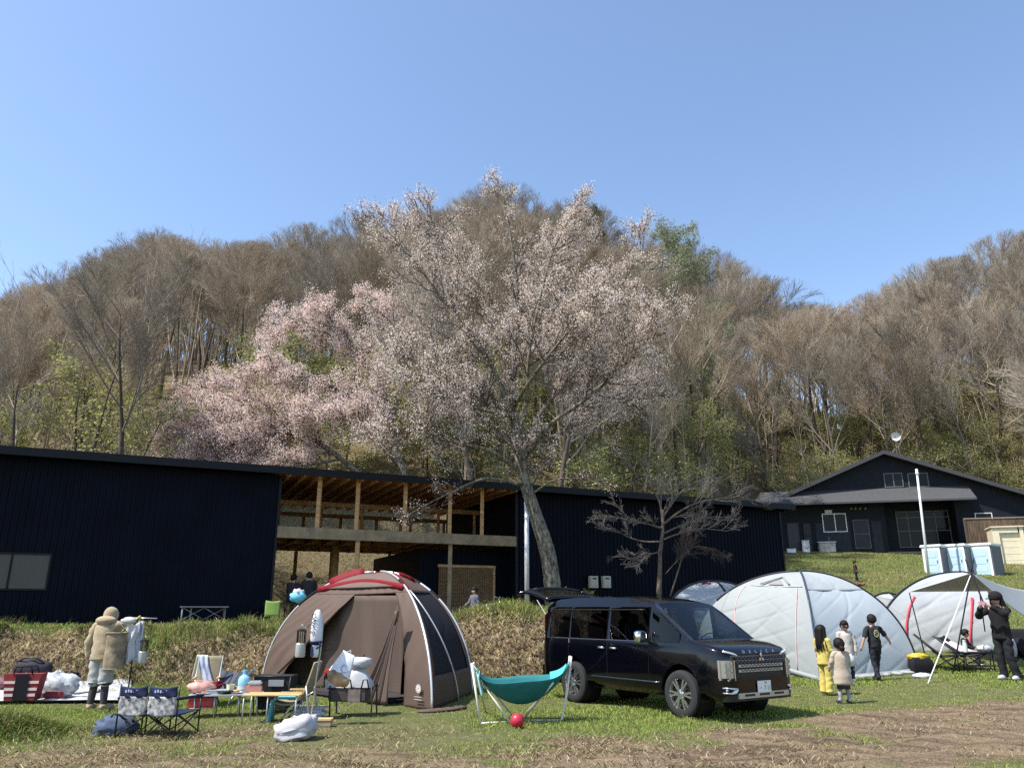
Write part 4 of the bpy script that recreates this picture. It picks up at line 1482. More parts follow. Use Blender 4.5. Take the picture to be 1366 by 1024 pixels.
# brown board fence right of the porch
f0, f1 = hfac(1287, 690, -2.2), hfac(1430, 690, -2.2)
gz_ = hgt(*HW((f0[0] + f1[0]) / 2, -2.2, 0).xy)
ftop = hfac(1320, 691, -2.2)[1]
fence = thing('board_fence', 'weathered brown upright board fence beside the porch', 'fence', HW(f0[0], -2.2, gz_))
b = MB(); t_ = f0[0]; i = 0
rr = random.Random(3)
while t_ < f1[0]:
    z1_ = ftop - .03 - rr.uniform(0, .02)
    b.prism([HW(t_, -2.2 + rr.uniform(-.006, .006), gz_ - .5), HW(t_ + .19, -2.2, gz_ - .5), HW(t_ + .19, -2.2, z1_), HW(t_, -2.2, z1_)], hb * .02)
    t_ += .2
part('boards', b, mat('fence_board', (.105, .075, .055), .9, var=.5, vscale=2.5, stretch=(5, 5, .6), bump=.3, spec=.1), fence, world=True)
b = MB(); b.prism([HW(f0[0] - .1, -2.25, ftop - .02), HW(f1[0], -2.25, ftop - .02), HW(f1[0], -2.25, ftop + .05), HW(f0[0] - .1, -2.25, ftop + .05)], hb * .12)
part('cap_rail', b, mat('fence_rail', (.22, .18, .15), .9), fence, world=True)
b = MB(); b.bar(HW(f0[0] - .06, -2.2, gz_ - .5), HW(f0[0] - .06, -2.2, ftop - .025), .12)
part('post', b, mat('fence_post', (.08, .06, .05), .9), fence, world=True)
# cream shed with a recessed door
s0_ = at(1322, 704, 52); s1_ = at(1364, 704, 51.4)
sdz = (at(1335, 752, 51.8)).z
shed = thing('shed', 'small cream storage shed with a recessed door behind the toilets', 'shed', (s0_.x, s0_.y, sdz), math.atan2(s1_.y - s0_.y, s1_.x - s0_.x))
wd = (s1_ - s0_).xy.length; hs_ = s0_.z - sdz
cream = mat('cream_steel', (.62, .56, .41), .5, var=.06, vscale=3, spec=.35)
b = MB()
b.box((.2, .7, hs_ / 2 - .2), (.4, 1.5, hs_ + .4)); b.box((wd - .11, .7, hs_ / 2 - .2), (.22, 1.5, hs_ + .4)); b.box((wd / 2, 1.36, hs_ / 2 - .2), (wd - .62, .1, hs_ + .4)); b.box((wd / 2, .7, hs_ - .17), (wd - .625, 1.49, .33))
part('walls', b, cream, shed)
b = MB(); b.cbox((wd / 2, .7, hs_ + .05), (wd + .14, 1.7, .1), .02)
part('roof', b, cream, shed)
b = MB(); nd = wd - .62
b.box((.4 + nd / 2, .14, (hs_ - .34) / 2 - .2), (nd - .004, .06, hs_ - .34 + .4))
dd_ = part('door', b, cream, shed)
b = MB()
for i in range(4): b.box((.4 + nd / 2, .105, .25 + i * .42), (nd - .1, .012, .025))
part('rib', b, cream, dd_)
# three portable toilets
tb_ = mat('toilet_blue', (.40, .54, .64), .45, var=.05, spec=.4)
tg = mat('toilet_grey_shaded', (.12, .13, .15), .5, spec=.3)  # darkened so the shade on the cabins' right sides is in the colour
tw_ = mat('toilet_white', (.72, .75, .76), .45, spec=.4)
def toilet(x0, x1, ytop, ybot, Y, lab):
    a_, b_ = at(x0, ybot, Y), at(x1, ybot, Y)
    h_ = at(x0, ytop, Y).z - a_.z
    wd = (b_ - a_).length / math.cos(R(24))
    tt = thing('portable_toilet', lab, 'portable toilet', (a_.x, a_.y, a_.z), R(-52), 'portable toilets on the slope')
    m_ = MB()
    m_.cbox((wd / 2, wd * .62, h_ / 2 - .3), (wd, wd * 1.24, h_ - .1 + .6), .03)
    part('cabin', m_, tg, tt)
    m_ = MB(); m_.cbox((wd / 2, -.012, h_ / 2 - .1), (wd * .92, .04, h_ * .97), .015)
    fr_ = part('front_frame', m_, tw_, tt)
    m_ = MB(); m_.cbox((wd / 2, -.045, h_ / 2 - .12), (wd * .7, .04, h_ * .84), .015)
    dr_ = part('door', m_, tb_, tt)
    m_ = MB(); m_.cbox((wd * .78, -.075, h_ * .47), (.05, .03, .16), .008)
    part('handle', m_, tg, dr_)
    m_ = MB()
    for k in range(3): m_.cbox((wd / 2, -.07, h_ * (.2 + .24 * k)), (wd * .5, .012, h_ * .15), .004)
    part('panel', m_, tb_, dr_)
    m_ = MB(); m_.cbox((wd / 2, wd * .6, h_ - .04), (wd * 1.1, wd * 1.36, .17), .05)
    part('roof', m_, tw_, tt, True, sharp=40)
    m_ = MB(); m_.box((wd / 2, wd * .6, -.06), (wd * 1.02, wd * 1.3, .12))
    part('base', m_, tg, tt)
toilet(1234, 1257, 728, 769, 47.5, 'pale blue portable toilet nearest the leaning white pole')
toilet(1266, 1289, 727, 768, 47.2, 'pale blue portable toilet in the middle of the three')
toilet(1298, 1323, 726, 768, 46.9, 'pale blue portable toilet nearest the cream shed')
# leaning lamp pole in front of the toilets
p0 = at(1240, 775, 45.5); p1 = at(1223, 629, 45.5)
lp = thing('light_pole', 'tall white pole standing before the toilets and porch', 'pole', (p0.x, p0.y, hgt(p0.x, p0.y)))
b = MB(); h1 = p1.z - lp.location.z
b.tube([(0, 0, -.3), ((p1.x - p0.x) * .5, (p1.y - p0.y) * .5, h1 * .5), (p1.x - p0.x, p1.y - p0.y, h1)], [.075, .07, .06], 14)
part('shaft', b, mat('pole_paint', (.68, .70, .72), .35, metal=.2, spec=.5), lp, True)
b = MB(); b.lathe([(.10, 0), (.10, .06), (.07, .12), (.07, .3), (.0, .33)], (p1.x - p0.x, p1.y - p0.y, h1 - .15), 14)
part('cap', b, alu, lp, True)
# things along the house's foot: sink stand, bin, machine, crates
def hput(x, y, d): 
    t_, z_ = hfac(x, y, d)
    q = HW(t_, d, z_); return q
q = hput(1104, 736, -.55)
hang = math.atan2(hd.y, hd.x)
sk = thing('outdoor_sink', 'grey outdoor sink cabinet with a tap under the white window', 'sink', (q.x, q.y, q.z), hang)
steel = mat('sink_steel', (.42, .43, .44), .4, metal=.5)
b = MB(); b.cbox((0, 0, .33), (1.15, .5, .7), .01); part('cabinet', b, mat('sink_side', (.20, .205, .21), .6), sk)
b = MB(); b.cbox((0, 0, .71), (1.3, .56, .05), .01); part('basin', b, steel, sk)
b = MB(); b.tube([(.2, .1, .72), (.2, .1, 1.0), (.2, -.05, 1.05), (.2, -.1, 1.0)], .018, 8); part('tap', b, steel, sk, True)
q = hput(1081, 736, -.6)
ap = thing('washing_machine', 'small white appliance standing left of the outdoor sink', 'appliance', (q.x, q.y, q.z), hang)
b = MB(); b.cbox((-.28, 0, .36), (.52, .48, .86), .05); part('case', b, mat('appliance_white', (.55, .56, .57), .4, spec=.4), ap, True, sharp=40)
b = MB(); b.cbox((-.28, 0, .81), (.54, .5, .05), .015); part('lid', b, alu, ap)
b = MB(); b.lathe([(.17, -.25), (.17, -.27), (.13, -.275), (0, -.26)], (-.28, 0, .42), 18, 'y'); part('door', b, steel, ap, True)
q = hput(1056, 738, -1.2)
cr = thing('foam_box', 'white foam box on the ground before the brown door', 'box', (q.x, q.y, q.z), hang)
b = MB(); b.cbox((0, 0, .13), (.62, .4, .32), .02); part('box', b, alu, cr)
b = MB(); b.cbox((0, 0, .31), (.66, .44, .06), .015); part('lid', b, alu, cr)
# ================================================================== the black minivan
paint = mat('car_paint', (.0010, .0012, .0028), .14, coat=.35, spec=.30)
cladding = mat('car_cladding', (.012, .012, .013), .55, spec=.3)
chrome = mat('chrome', (.80, .81, .83), .10, metal=1.0)
satin = mat('satin_silver', (.42, .42, .40), .35, metal=.7)
dchrome = mat('dark_chrome', (.22, .23, .30), .18, metal=1.0)
rubber = mat('tyre_rubber', (.028, .028, .028), .85, spec=.2, bump=.3, bscale=60)
inner = mat('car_interior', (.018, .018, .020), .8, spec=.2)
seatm = mat('seat_cloth', (.022, .022, .026), .85, spec=.15)
lens = mat('lamp_glass', (.45, .46, .48), .08, metal=.6, spec=.8)
blackm = mat('black_plastic', (.008, .008, .009), .45, spec=.35)


def glassmat(name, tint, transp, rough=.02):
    m = bpy.data.materials.new(name); m.use_nodes = True
    t = m.node_tree; t.nodes.clear()
    out = t.nodes.new('ShaderNodeOutputMaterial')
    tr = t.nodes.new('ShaderNodeBsdfTransparent'); tr.inputs[0].default_value = (*tint, 1)
    gl = t.nodes.new('ShaderNodeBsdfGlossy'); gl.inputs['Roughness'].default_value = rough
    fr = t.nodes.new('ShaderNodeFresnel'); fr.inputs[0].default_value = 1.45
    mx = t.nodes.new('ShaderNodeMixShader')
    t.links.new(fr.outputs[0], mx.inputs[0]); t.links.new(tr.outputs[0], mx.inputs[1]); t.links.new(gl.outputs[0], mx.inputs[2])
    t.links.new(mx.outputs[0], out.inputs[0])
    return m
screen_glass = glassmat('windscreen_glass', (.72, .80, .78), 1)
privacy = glassmat('privacy_glass', (.055, .06, .07), 1)
door_glass = glassmat('door_glass', (.50, .55, .55), 1)

pr, pf = gt(770, 936), gt(915, 957.5)
hd_ = Vector((pf.x - pr.x, pf.y - pr.y, 0))
CS = hd_.length / 2.85
hd_.normalize()
left_ = Vector((-hd_.y, hd_.x, 0))
org = Vector((pr.x, pr.y, 0)) + left_ * (.80 * CS)
org.z = (pr.z + pf.z) / 2
print('car scale', CS, 'heading', math.degrees(math.atan2(hd_.y, hd_.x)), org)
car = thing('minivan', 'glossy black minivan with its tailgate raised, parked on the grass', 'car', org, math.atan2(hd_.y, hd_.x))
CS = min(max(CS, .93), 1.04)
car.scale = (CS, CS, 1.0)
WR = .355
ST = [-.99, -.95, -.80, -.62, -.43, -.38, -.30, -.16, -.10, 0, .16, .30, .38, .43, .70, .98, 1.08, 1.4, 1.7, 2.10, 2.20, 2.42, 2.47, 2.55, 2.69, 2.85, 3.01, 3.07, 3.15, 3.23, 3.28, 3.42, 3.55, 3.65, 3.73, 3.78]
ip = lambda x, xs_, ys_: float(np.interp(x, xs_, ys_))
def zr(x): return ip(x, [-.99, -.9, -.7, 0, 1.2, 1.8, 2.2, 3.07], [1.74, 1.79, 1.835, 1.865, 1.855, 1.815, 1.735, 1.175])
def zhood(x): return ip(x, [3.07, 3.42, 3.65, 3.73, 3.78], [1.165, 1.115, 1.055, 1.01, .965])
def wfac(x): return ip(x, [-.99, -.95, -.8, 3.28, 3.55, 3.65, 3.73, 3.78], [.955, .985, 1, 1, .985, .95, .89, .80])
def section(x):
    k = wfac(x)
    zb = .31
    arch = 0
    for c in (0, 2.85):
        d = abs(x - c)
        if d < .4301: arch = max(arch, WR + math.sqrt(max(.43 ** 2 - d * d, 0)))
    if x > 3.29: zb = .30
    z0 = max(zb, arch)
    y0 = .865 if arch else .83
    z1 = max(zb + .13, z0 + .035)
    z2 = max(.70, z1 + .05)
    z3 = .96
    if x <= 3.06:
        zt = zr(x)
        zw = 1.66 if x < 2.15 else min(1.66, zt - .055)
        if x < -.7: zw = 1.64
        zw = max(zw, 1.137)
        f = min(max((x - 2.15) / .9, 0), 1)
        yw = .785 * (1 - f) + .835 * f
        rows = [(y0, z0), (.90 if arch else .885, z1), (.897, z2), (.893, z3), (.872, 1.10), (.862, 1.13), (yw, zw), (yw - .022, min(zw + .04, zt - .005)), (.665 * (1 - f) + .735 * f, zt - .012 * (1 - f)), (.35, zt + .008 + .012 * f), (0, zt + .012 + .02 * f)]
    else:
        zh = zhood(x)
        rows = [(y0, z0), (.90 if arch else .885, z1), (.897, z2), (.893, min(z3, zh - .10)), (.872, min(1.09, zh - .05)), (.862, zh - .035), (.842, zh - .018), (.82, zh - .008), (.735, zh + .004), (.35, zh + .02), (0, zh + .026)]
    return [(x, y * k, z) for y, z in rows]
secs = [section(x) for x in ST]
NR = 11
WIN = {'rear': (-.80, -.16), 'mid': (-.10, .98), 'front': (1.08, 2.10), 'quarter': (2.20, 2.86)}
body = MB()
win = {}
wscr = MB()
def cell(mb_, i, r, s):
    q = [secs[i][r], secs[i + 1][r], secs[i + 1][r + 1], secs[i][r + 1]]
    q = [(a, b * s, c) for a, b, c in q]
    if s > 0: q.reverse()
    mb_.add(q, [(0, 1, 2, 3)])
for s in (-1, 1):
    for i in range(len(ST) - 1):
        xm = (ST[i] + ST[i + 1]) / 2
        for r in range(NR - 1):
            if r == 5 and xm < 3.02:
                hit = [k for k, (a, b) in WIN.items() if a < xm < b]
                if hit:
                    cell(win.setdefault((hit[0], s), MB()), i, r, s)
                    continue
            if r >= 8 and 2.2 < xm < 3.06:
                cell(wscr, i, r, s)
                continue
            cell(body, i, r, s)
# nose cap
last = secs[-1]
capv = [(a, -b, c) for a, b, c in last] + [(a, b, c) for a, b, c in reversed(last[:-1])]
body.add(capv, [tuple(range(len(capv)))])
bo = part('body', body, paint, car, True, sharp=38)
bo.modifiers.new('t', 'SOLIDIFY').thickness = .012
bo.modifiers['t'].offset = -1
for (k, s), mb_ in win.items():
    part('window', mb_, door_glass if k == 'front' else privacy, car, True)
part('windscreen', wscr, screen_glass, car, True)
# black ceramic edge below and above the glass, belt trims
def strip(rowz, x0, x1, s, w_, out, m_, nm, n=14, z=None, y=None):
    b = MB(); pts_ = []
    for i in range(n + 1):
        x = x0 + (x1 - x0) * i / n
        sec = section(x)
        zz = z(x) if callable(z) else z
        yy = np.interp(zz, [q[2] for q in sec[:8]], [q[1] for q in sec[:8]])
        pts_.append((x, s * (yy + out), zz))
    b.tube(pts_, w_, 6, flat=.6)
    return part(nm, b, m_, car, True)
for s in (-1, 1):
    strip(4, -.78, 2.05, s, .011, .004, mat('belt_trim', (.3, .31, .34), .25, metal=.9) if s < 0 else M.get('x') or dchrome, 'belt_moulding', z=1.118)
    strip(1, .47, 2.38, s, .020, .012, chrome if False else dchrome, 'side_moulding', z=.50)
    strip(5, -.74, 2.0, s, .02, .012, blackm, 'window_visor', z=lambda x: 1.63 - .0 * x)
# underbody and inner floor, wheel wells
b = MB(); b.box((1.4, 0, .36), (4.5, 1.45, .14)); part('underbody', b, blackm, car)
b = MB(); b.box((1.05, 0, .52), (3.9, 1.5, .08)); part('cabin_floor', b, inner, car)
b = MB()
b.lathe([(.46, -.02), (.46, .5), (.0, .5)], (0, 0, 0), 24, 'y')
# wells as dark drums
for cx in (0, 2.85):
    for s in (-1, 1):
        m_ = MB(); m_.lathe([(.425, s * .85), (.425, s * .50), (0.0, s * .50)], (cx, 0, WR + .02), 24, 'y', cap=False)
        part('wheel_well', m_, blackm, car)
# front fenders show bolts of light only; doors: thin recessed shut lines
for s in (-1, 1):
    for x in (-.13, 1.03, 2.13):
        m_ = MB(); sec = section(x)
        pts_ = [(x, s * (q[1] + .0015), q[2]) for q in sec[1:6]]
        m_.tube(pts_, .004, 4)
        part('shut_line', m_, blackm, car)
# wheels
def wheel(cx, s):
    wv = bpy.data.objects.new('wheel', None); col.objects.link(wv); wv.parent = car
    yo = s * .80
    wv.location = (cx, yo, WR)
    wv.scale = (1 / CS, 1, 1)
    t_ = MB()
    t_.lathe([(.225, -.10), (.27, -.112), (.32, -.108), (.345, -.09), (.355, -.05), (.355, .05), (.345, .09), (.32, .108), (.27, .112), (.225, .10)], n=40, axis='y', cap=False)
    part('tyre', t_, rubber, wv, True, sharp=40)
    r_ = MB()
    o = s * .075
    r_.lathe([(.232, -s * .09), (.240, o * .4), (.250, o + s * .022), (.238, o + s * .028), (.228, o + s * .01), (.222, o * .3)], n=40, axis='y', cap=False)
    for k in range(6):
        for e in (-.16, .16):
            a = k * math.pi / 3
            p_ = (math.cos(a + e * .5) * .045, o + s * .012, math.sin(a + e * .5) * .045)
            q_ = (math.cos(a + e) * .236, o + s * .016, math.sin(a + e) * .236)
            r_.bar(p_, q_, .030, .026, up=(0, 1, 0))
    r_.lathe([(.07, o - s * .03), (.07, o + s * .012), (.045, o + s * .026), (0, o + s * .028)], n=18, axis='y', cap=False)
    part('rim', r_, mat('alloy', (.72, .73, .75), .22, metal=.95) if 'alloy' not in bpy.data.materials else bpy.data.materials['alloy'], wv, True, sharp=30)
    d_ = MB(); d_.lathe([(.215, -o * .5), (.215, o * .2), (0, o * .2)], n=30, axis='y', cap=False)
    part('brake_disc', d_, mat('brake', (.03, .03, .032), .5, metal=.4) if 'brake' not in bpy.data.materials else bpy.data.materials['brake'], wv)
for cx in (0, 2.85):
    for s in (-1, 1): wheel(cx, s)
# handles, mirrors, fuel-side plate
for s in (-1, 1):
    for x in (.86, 1.20):
        m_ = MB(); m_.tube([(x - .09, s * .900, .985), (x - .05, s * .925, .99), (x + .07, s * .925, .985), (x + .10, s * .900, .98)], .013, 8, flat=1.4)
        part('door_handle', m_, chrome, car, True)
    m_ = MB()
    m_.ball((2.08, s * 1.02, 1.20), (.075, .125, .095), 16, 12, fn=lambda d: (1 / (abs(d.x) ** 4 + abs(d.y) ** 4 + abs(d.z) ** 4) ** .25))
    mi = part('door_mirror', m_, chrome, car, True)
    m_ = MB(); m_.bar((2.14, s * .85, 1.13), (2.10, s * .95, 1.15), .05, .06); part('mirror_arm', m_, blackm, mi)
    m_ = MB(); m_.cbox((-.13, s * .885, 1.075), (.05, .02, .09), .008); part('side_badge', m_, chrome, car)
# ---- front end
XF = 3.78
def fx(y):   # plan curve of the nose
    return ip(abs(y), [0, .60, .716, .797, .85, .885], [3.80, 3.797, 3.785, 3.735, 3.655, 3.55])
def curved_bar(z, y0, y1, h, d, m_, nm, n=14, out=.0, parent=None, zf=None):
    b = MB(); rows = []
    for i in range(n + 1):
        y = y0 + (y1 - y0) * i / n
        x = fx(y) + out
        zz = z + (zf(y) if zf else 0)
        rows.append([(x - d, y, zz - h / 2), (x, y, zz - h / 2 + .004), (x, y, zz + h / 2 - .004), (x - d, y, zz + h / 2)])
    b.loft(rows)
    return part(nm, b, m_, parent or car, True, sharp=40)
curved_bar(.79, -.60, .60, .40, .05, blackm, 'grille', out=.004)
gr_ = [o for o in car.children if o.name.startswith('grille')][0]
for z in (.945, .885):
    curved_bar(z, -.70, .70, .020, .03, dchrome, 'chrome_bar', out=.030, parent=gr_)
    b = MB(); pts_ = []
    for i in range(57):
        y = -.62 + 1.24 * i / 56
        pts_.append((fx(y) + .022, y, z - .026 + .010 * (1 if i % 4 in (0, 1) else -1)))
    b.tube(pts_, .007, 5); part('mesh_wave', b, dchrome, gr_)
for z in (.805, .735):
    curved_bar(z, -.55, .55, .046, .03, satin, 'silver_bar', out=.026, parent=gr_)
    b = MB(); pts_ = []
    for i in range(49):
        y = -.50 + 1.0 * i / 48
        pts_.append((fx(y) + .0275, y, z + .002 + .008 * (1 if i % 4 in (0, 1) else -1)))
    b.tube(pts_, .006, 5); part('mesh_wave', b, blackm, gr_)
# emblem: three diamonds
b = MB()
for a in (90, 210, 330):
    c_ = Vector((0, math.cos(R(a)) * .038, math.sin(R(a)) * .038))
    u = c_.normalized(); v = Vector((0, -u.z, u.y))
    q = [c_ * 0 + u * .002, c_ + v * .021, u * .076, c_ - v * .021]
    b.prism([(fx(0) + .034, p.y, p.z + .912) for p in q], (.012, 0, 0))
part('emblem', b, chrome, car)


def text_obj(name, body_, size, m_, parent, loc, rot, ext=.003, align='CENTER', sp=1.0):
    cu = bpy.data.curves.new(name, 'FONT')
    cu.body = body_; cu.size = size; cu.extrude = ext; cu.align_x = align; cu.align_y = 'CENTER'
    cu.space_character = sp
    tmp = bpy.data.objects.new(name, cu)
    dg = bpy.context.evaluated_depsgraph_get()
    col.objects.link(tmp); dg.update()
    me = bpy.data.meshes.new_from_object(tmp.evaluated_get(dg))
    bpy.data.objects.remove(tmp)
    me.materials.clear(); me.materials.append(m_)
    o = bpy.data.objects.new(name, me); col.objects.link(o)
    o.parent = parent; o.location = loc; o.rotation_euler = rot
    return o
# bonnet letters, spaced out along the lip
tx = text_obj('lettering', 'D   E   L   I   C   A', .072, chrome, car, (3.795, 0, 1.004), (R(62), 0, R(90)), sp=1.35)
# number plate
plate = MB(); plate.cbox((fx(0) + .055, 0.0, .50), (.012, .33, .165), .004)
pl = part('number_plate', plate, mat('plate_white', (.72, .72, .70), .4), car)
pg = mat('plate_green', (.05, .16, .09), .5)
text_obj('plate_text', '\u30fb 7 11', .095, pg, pl, (fx(0) + .0625, 0.01, .475), (R(90), 0, R(90)), .001)
text_obj('plate_text', '330', .042, pg, pl, (fx(0) + .0625, .03, .553), (R(90), 0, R(90)), .001)
# bumper, skid garnish, lamps
curved_bar(.52, -.885, .885, .24, .12, paint, 'bumper', out=.035, n=24)
curved_bar(.355, -.80, .80, .10, .14, blackm, 'bumper_lip', out=.02, n=24)
sg = curved_bar(.385, -.62, .62, .085, .05, satin, 'skid_plate', out=.055, n=16)
for y in (-.36, 0, .36):
    b = MB(); b.cbox((fx(y) + .057, y, .39), (.012, .24, .03), .004); part('slot', b, blackm, sg)
for s in (-1, 1):
    # vertical lamp tower
    rows = []; b = MB()
    for i in range(7):
        y = s * (.645 + .205 * i / 6)
        x = fx(y) + .022
        rows.append([(x - .05, y, .60), (x, y, .605), (x - .004, y, .885), (x - .05, y, .89)])
    b.loft(rows)
    hl = part('headlight', b, mat('lamp_body', (.34, .34, .33), .22, metal=.6, spec=.8) if 'lamp_body' not in bpy.data.materials else bpy.data.materials['lamp_body'], car, True, sharp=40)
    for col_ in range(2):
        for k in range(3):
            y = s * (.695 + .095 * col_); x = fx(y) + .020
            d = MB(); d.cbox((x, y, .665 + .085 * k), (.03, .07, .068), .012, rot=Matrix.Rotation(R(-22 * s), 3, 'Z')); part('lens', d, lens, hl)
    for k in range(3):
        y = s * (.648 + .098 * k); d = MB(); d.tube([(fx(y) + .032, y, .603), (fx(y) + .03, y, .887)], .008, 6); part('lamp_rib', d, chrome, hl)
    d = MB(); d.cbox((fx(s * .75) + .03, s * .75, .612), (.03, .16, .03), .008, rot=Matrix.Rotation(R(-24 * s), 3, 'Z')); part('lamp_base', d, chrome, hl)
    # slim upper lamp
    b = MB(); pts_ = []
    for i in range(9):
        y = s * (.50 + .29 * i / 8)
        x_ = fx(y) - .03
        zz = .948 + .07 * (i / 8)
        pts_.append((x_ + .022, y + s * .012 * (i == 8), zz))
    b.tube(pts_, [.008 + .016 * math.sin(math.pi * min(1, i / 6) * .75) for i in range(9)], 8, flat=.8)
    part('position_lamp', b, mat('white_lens', (.80, .81, .83), .12, metal=.55, spec=.8) if 'white_lens' not in bpy.data.materials else bpy.data.materials['white_lens'], car, True)
    # fog lamp recess with bright trim
    b = MB(); b.tube([(fx(s * .84) + .045, s * .84, .50), (fx(s * .74) + .05, s * .74, .497), (fx(s * .62) + .045, s * .62, .485)], .012, 6)
    b.tube([(fx(s * .84) + .045, s * .84, .43), (fx(s * .74) + .05, s * .74, .425), (fx(s * .66) + .045, s * .66, .43)], .012, 6)
    fg = part('fog_trim', b, chrome, car, True)
    b = MB(); b.prism([(fx(s * .74) + .035, s * .75, .437), (fx(s * .66) + .045, s * .66, .44), (fx(s * .62) + .045, s * .62, .478), (fx(s * .70) + .04, s * .70, .478)], (.012, 0, 0)); part('fog_reflector', b, chrome, fg)
    b = MB(); b.ball((fx(s * .80) + .04, s * .80, .465), (.02, .022, .022), 10, 8); part('fog_lamp', b, lens, fg, True)
# wipers
for y0, y1 in ((-.55, .05), (.1, .62)):
    b = MB(); b.tube([(3.05, y0, 1.19), (2.95, (y0 + y1) / 2, 1.255), (2.93, y1, 1.27)], .008, 5); part('wiper', b, blackm, car)
# interior: dashboard, seats, wheel, mirror, box of tissues on the dash
b = MB(); b.cbox((2.66, 0, 1.02), (.75, 1.5, .20), .06); part('dashboard', b, inner, car)
b = MB(); b.cbox((2.55, .12, 1.155), (.14, .26, .085), .02); part('tissue_box', b, mat('tissue_box', (.7, .72, .72), .6), car)
b = MB()
for k in range(18):
    a0, a1 = 2 * math.pi * k / 18, 2 * math.pi * (k + 1) / 18
    rt = Matrix.Rotation(R(65), 3, 'Y')
    p_ = rt @ Vector((.19 * math.cos(a0), .19 * math.sin(a0), 0)); q_ = rt @ Vector((.19 * math.cos(a1), .19 * math.sin(a1), 0))
    b.tube([Vector((2.12, -.38, 1.08)) + p_, Vector((2.12, -.38, 1.08)) + q_], .014, 6)
b.bar((2.12, -.55, 1.08), (2.12, -.21, 1.08), .03); b.bar((2.12, -.38, 1.08), (2.4, -.38, .98), .05)
part('steering_wheel', b, blackm, car)
for x in (1.55, .55, -.45):
    for y in (-.38, .38):
        b = MB(); b.cbox((x, y, .80), (.50, .52, .18), .05); b.cbox((x - .24, y, 1.08), (.15, .50, .62), .05, rot=Matrix.Rotation(R(-12), 3, 'Y')); b.cbox((x - .32, y, 1.47), (.10, .26, .18), .04)
        part('seat', b, seatm, car, True, sharp=40)
b = MB(); b.cbox((2.33, 0, 1.60), (.05, .24, .07), .02); b.bar((2.33, 0, 1.62), (2.28, 0, 1.70), .02); part('rear_view_mirror', b, blackm, car)
b = MB(); b.cbox((.45, 0, 1.775), (2.3, 1.15, .03), .01); part('headliner', b, mat('headliner', (.12, .12, .12), .9), car)
# white triangle shade in the rear side window
b = MB(); b.prism([(-.62, -.80, 1.14), (-.33, -.80, 1.14), (-.50, -.77, 1.33)], (0, .01, 0)); part('sun_shade', b, alu, car)
# rear: tail lamps, bumper, raised tailgate with its window and struts
for s in (-1, 1):
    b = MB(); b.cbox((-.955, s * .80, 1.25), (.05, .09, .62), .02); part('tail_lamp', b, mat('red_lens', (.02, .002, .003), .2, spec=.5) if 'red_lens' not in bpy.data.materials else bpy.data.materials['red_lens'], car)
b = MB(); b.cbox((-1.0, 0, .48), (.16, 1.72, .36), .05); part('rear_bumper', b, paint, car, True, sharp=40)
TG = thing_part = bpy.data.objects.new('tailgate', None); col.objects.link(TG); TG.parent = car; TG.location = (-.93, 0, 1.80); TG.rotation_euler = (0, R(9), 0)
def tgf(u, v):   # u along the length (outwards = -x), v across
    x = -1.18 * u
    y = (v - .5) * 1.60 * (1 - .06 * u)
    z = .06 + .12 * math.sin(u * math.pi * .8) * (1 - .5 * abs(2 * v - 1) ** 3) - .10 * u ** 3 - .05 * abs(2 * v - 1) ** 4
    return Vector((x, y, z))
b = MB(); b.grid(tgf, 12, 12, skip=lambda u, v: .16 < u < .55 and .1 < v < .9)
tg_ = part('outer_panel', b, paint, TG, True, solid=.05)
b = MB(); b.grid(lambda u, v: tgf(.166 + u * .386, .083 + v * .834) + Vector((0, 0, -.005)), 6, 8); part('rear_window', b, privacy, TG, True)
b = MB(); b.grid(lambda u, v: tgf(.03 + .92 * u, .05 + .9 * v) + Vector((0, 0, -.07)), 6, 6, skip=lambda u, v: .14 < u < .58); part('inner_trim', b, inner, TG, True)
b = MB(); b.tube([tgf(1.0, .04) + Vector((0, 0, .03)), tgf(1.02, .5) + Vector((0, 0, .05)), tgf(1.0, .96) + Vector((0, 0, .03))], .018, 6); part('handle_trim', b, mat('trim_pink', (.5, .42, .45), .2, metal=.8), TG, True)
for s in (-1, 1):
    b = MB(); b.tube([(-.96, s * .74, 1.45), (-1.40, s * .72, 1.82)], .012, 6); part('gas_strut', b, satin, car)
# ================================================================== tents
def arcp(c, T, s, e=1.0):
    th = s * math.pi / 2
    k = (1 - math.cos(th)) ** e
    return Vector((c.x + (T.x - c.x) * k, c.y + (T.y - c.y) * k, c.z + (T.z - c.z) * math.sin(th)))


def pan(A, B, T, w, s, sag=.06, e=1.0, nrm=None):
    p = arcp(A, T, s, e).lerp(arcp(B, T, s, e), w)
    n = Vector((B.y - A.y, A.x - B.x, 0)).normalized()
    L = (arcp(A, T, s, e) - arcp(B, T, s, e)).length
    return p - n * (sag * 4 * w * (1 - w) * min(1, L / 2)) + Vector((0, 0, -.35 * sag * 4 * w * (1 - w)))


def folds(w, s, k):
    """pulled-fabric creases that fan from the corners"""
    a = s - .62 * w
    r = math.sin(14 * w + 9 * s + k) * .35 + (.55 - 1.6 * (1 - abs(math.sin(9 * a + k + .6 * math.sin(6 * w)))) ** 6) * .35 - (1 - abs(math.sin(15 * (s + .5 * w) + 2 * k))) ** 7 * .35 * min(1, max(0, 2.2 * (w - .3))) - (1 - abs(math.sin(21 * a + 5 * w + k))) ** 8 * .5
    return r * (w * (1 - w) * 4) * (1 - s) ** .5


